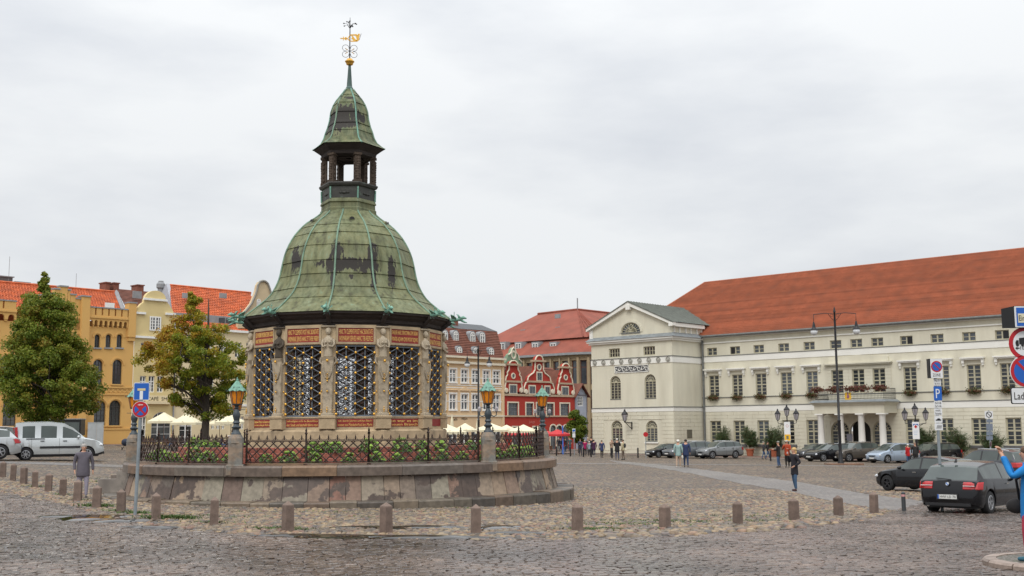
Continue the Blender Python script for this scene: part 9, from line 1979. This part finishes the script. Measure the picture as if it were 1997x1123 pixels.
def leaves(name, C_, rad, nl, size, material, parent, seed, tone=None):
    g = np.random.default_rng(seed); C_ = np.array(C_); n = len(C_)*nl; ci = np.repeat(np.arange(len(C_)), nl)
    d = g.normal(size=(n, 3)); d /= np.linalg.norm(d, axis=1)[:, None]; r = np.array(rad)[ci][:, None]*g.random((n, 1))**.45
    P = C_[ci] + d*r*np.array([1, 1, .72]); nr = d*.5 + g.normal(size=(n, 3))*.55 + np.array([0, 0, .35]); nr /= np.linalg.norm(nr, axis=1)[:, None]
    t = np.cross(nr, g.normal(size=(n, 3))); t /= np.linalg.norm(t, axis=1)[:, None]; u = np.cross(nr, t); s = (size*g.uniform(.6, 1.3, n))[:, None]
    V = np.stack([P-t*s, P-u*s*.55-nr*s*.15, P+t*s-nr*s*.3, P+u*s*.55-nr*s*.15], 1).reshape(-1, 3)
    me = bpy.data.meshes.new(name); me.vertices.add(4*n); me.vertices.foreach_set('co', V.ravel()); me.loops.add(4*n); me.loops.foreach_set('vertex_index', np.arange(4*n)); me.polygons.add(n); me.polygons.foreach_set('loop_start', np.arange(n)*4); me.update(calc_edges=True)
    tn = (np.array(tone)[ci] if tone is not None else np.full(n, .3)) + g.normal(0, .13, n); at = me.attributes.new('rnd', 'FLOAT', 'POINT'); at.data.foreach_set('value', np.repeat(np.clip(tn, 0, 1), 4))
    me.materials.append(material); return link(name, me, parent, kind='stuff')
def tree(px, Yd, base_py, label, outline, ncl, nl, size, material, trunk, seed, tonef, shell=.5, limbs=14, cl_r=(.45, .9)):
    """outline: list of (py, left px, right px) of the crown as the photo shows it; the depth of the crown follows its width"""
    p = XY(px, 850, Yd); c = (p[0], p[1], gzf(p[0], p[1])); e_ = empty('tree', c, 0, label, 'tree'); g = random.Random(seed)
    rows_ = [(XY(px, py, Yd)[2]-c[2], XY(l, py, Yd)[0]-c[0], XY(r, py, Yd)[0]-c[0]) for py, l, r in outline]; zs_ = [r[0] for r in rows_][::-1]; ls = [r[1] for r in rows_][::-1]; rs = [r[2] for r in rows_][::-1]
    Cs, Rs, Tn = [], [], []
    ws = np.array([max(.02, b-a) for a, b in zip(ls, rs)]); tot = 0
    while len(Cs) < ncl:
        z = g.uniform(zs_[0], zs_[-1]); l, r = np.interp(z, zs_, ls), np.interp(z, zs_, rs); w_ = (r-l)/2
        if g.random() > (w_*w_)/(max(ws)/2)**2*1.1+.12: continue
        a = g.uniform(0, 6.283); f = g.random()**shell; cr_ = g.uniform(*cl_r)*min(1, .35+w_/2.2); f2 = max(0, 1-cr_*.6/max(w_, .3))
        x = (l+r)/2+cos(a)*f*w_*f2; y = sin(a)*f*w_*f2; Cs.append((x, y, z)); Rs.append(cr_); Tn.append(tonef(x, y, z, f, g, (z-zs_[0])/(zs_[-1]-zs_[0])))
    leaves('crown', Cs, Rs, nl, size, material, e_, seed, Tn)
    mb = MB(); th_, tr = trunk; mb.tube([(0, 0, -.2), (.02, 0, .3), (0, .03, th_*.6), (.05, 0, th_), (.08, .05, (th_+zs_[-1])/2), (.05, 0, zs_[-1]*.93)], [tr*1.35, tr, tr*.9, tr*.8, tr*.42, .03], 10); mb.build('trunk', m_bark, e_, smooth=True)
    idx = sorted(range(len(Cs)), key=lambda i: g.random())[:limbs*3]
    for i in idx[:limbs]:
        q = Vector(Cs[i]); z0 = th_+max(0, (q.z-th_))*.35; s0 = Vector((.04, 0, z0)); mb = MB(); md = s0.lerp(q, .5)+Vector((0, 0, (q-s0).length*.08)); mb.tube([s0, md, q], [tr*.34, tr*.2, .03], 6, False); lb = mb.build('limb', m_bark, e_, smooth=True)
        mb = MB()
        for j in range(5):
            q2 = Vector(Cs[g.randrange(len(Cs))]); 
            for _ in range(12):
                q3 = Vector(Cs[g.randrange(len(Cs))])
                if (q3-q).length < (q2-q).length and (q3-q).length > .3: q2 = q3
            st = s0.lerp(q, g.uniform(.4, .95)); mb.tube([st, st.lerp(q2, .5)+Vector((0, 0, .1)), q2], [.05, .03, .012], 4, False)
        mb.build('twigs', m_bark, lb, kind='stuff')
    return e_
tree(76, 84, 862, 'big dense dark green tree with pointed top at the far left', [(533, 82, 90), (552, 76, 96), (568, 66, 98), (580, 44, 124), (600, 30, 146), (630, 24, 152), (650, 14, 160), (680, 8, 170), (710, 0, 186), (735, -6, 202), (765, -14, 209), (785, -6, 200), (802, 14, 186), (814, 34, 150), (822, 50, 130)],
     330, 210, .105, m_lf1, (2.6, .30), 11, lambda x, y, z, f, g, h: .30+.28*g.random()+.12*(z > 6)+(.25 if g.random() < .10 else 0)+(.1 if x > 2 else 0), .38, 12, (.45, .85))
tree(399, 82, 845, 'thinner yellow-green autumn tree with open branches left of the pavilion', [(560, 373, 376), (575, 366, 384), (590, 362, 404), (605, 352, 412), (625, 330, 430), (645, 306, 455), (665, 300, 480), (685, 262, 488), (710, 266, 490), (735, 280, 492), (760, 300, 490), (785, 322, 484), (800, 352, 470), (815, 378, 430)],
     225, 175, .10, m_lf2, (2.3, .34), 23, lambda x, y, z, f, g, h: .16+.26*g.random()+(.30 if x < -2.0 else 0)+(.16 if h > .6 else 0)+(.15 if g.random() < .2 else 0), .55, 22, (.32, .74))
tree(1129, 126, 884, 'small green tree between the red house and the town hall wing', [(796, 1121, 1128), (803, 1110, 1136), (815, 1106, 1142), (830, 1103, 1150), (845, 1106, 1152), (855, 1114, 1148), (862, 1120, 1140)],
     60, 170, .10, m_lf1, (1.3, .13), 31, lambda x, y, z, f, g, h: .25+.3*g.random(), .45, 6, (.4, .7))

for s_ in [TS]: bpy.data.scenes.remove(s_)
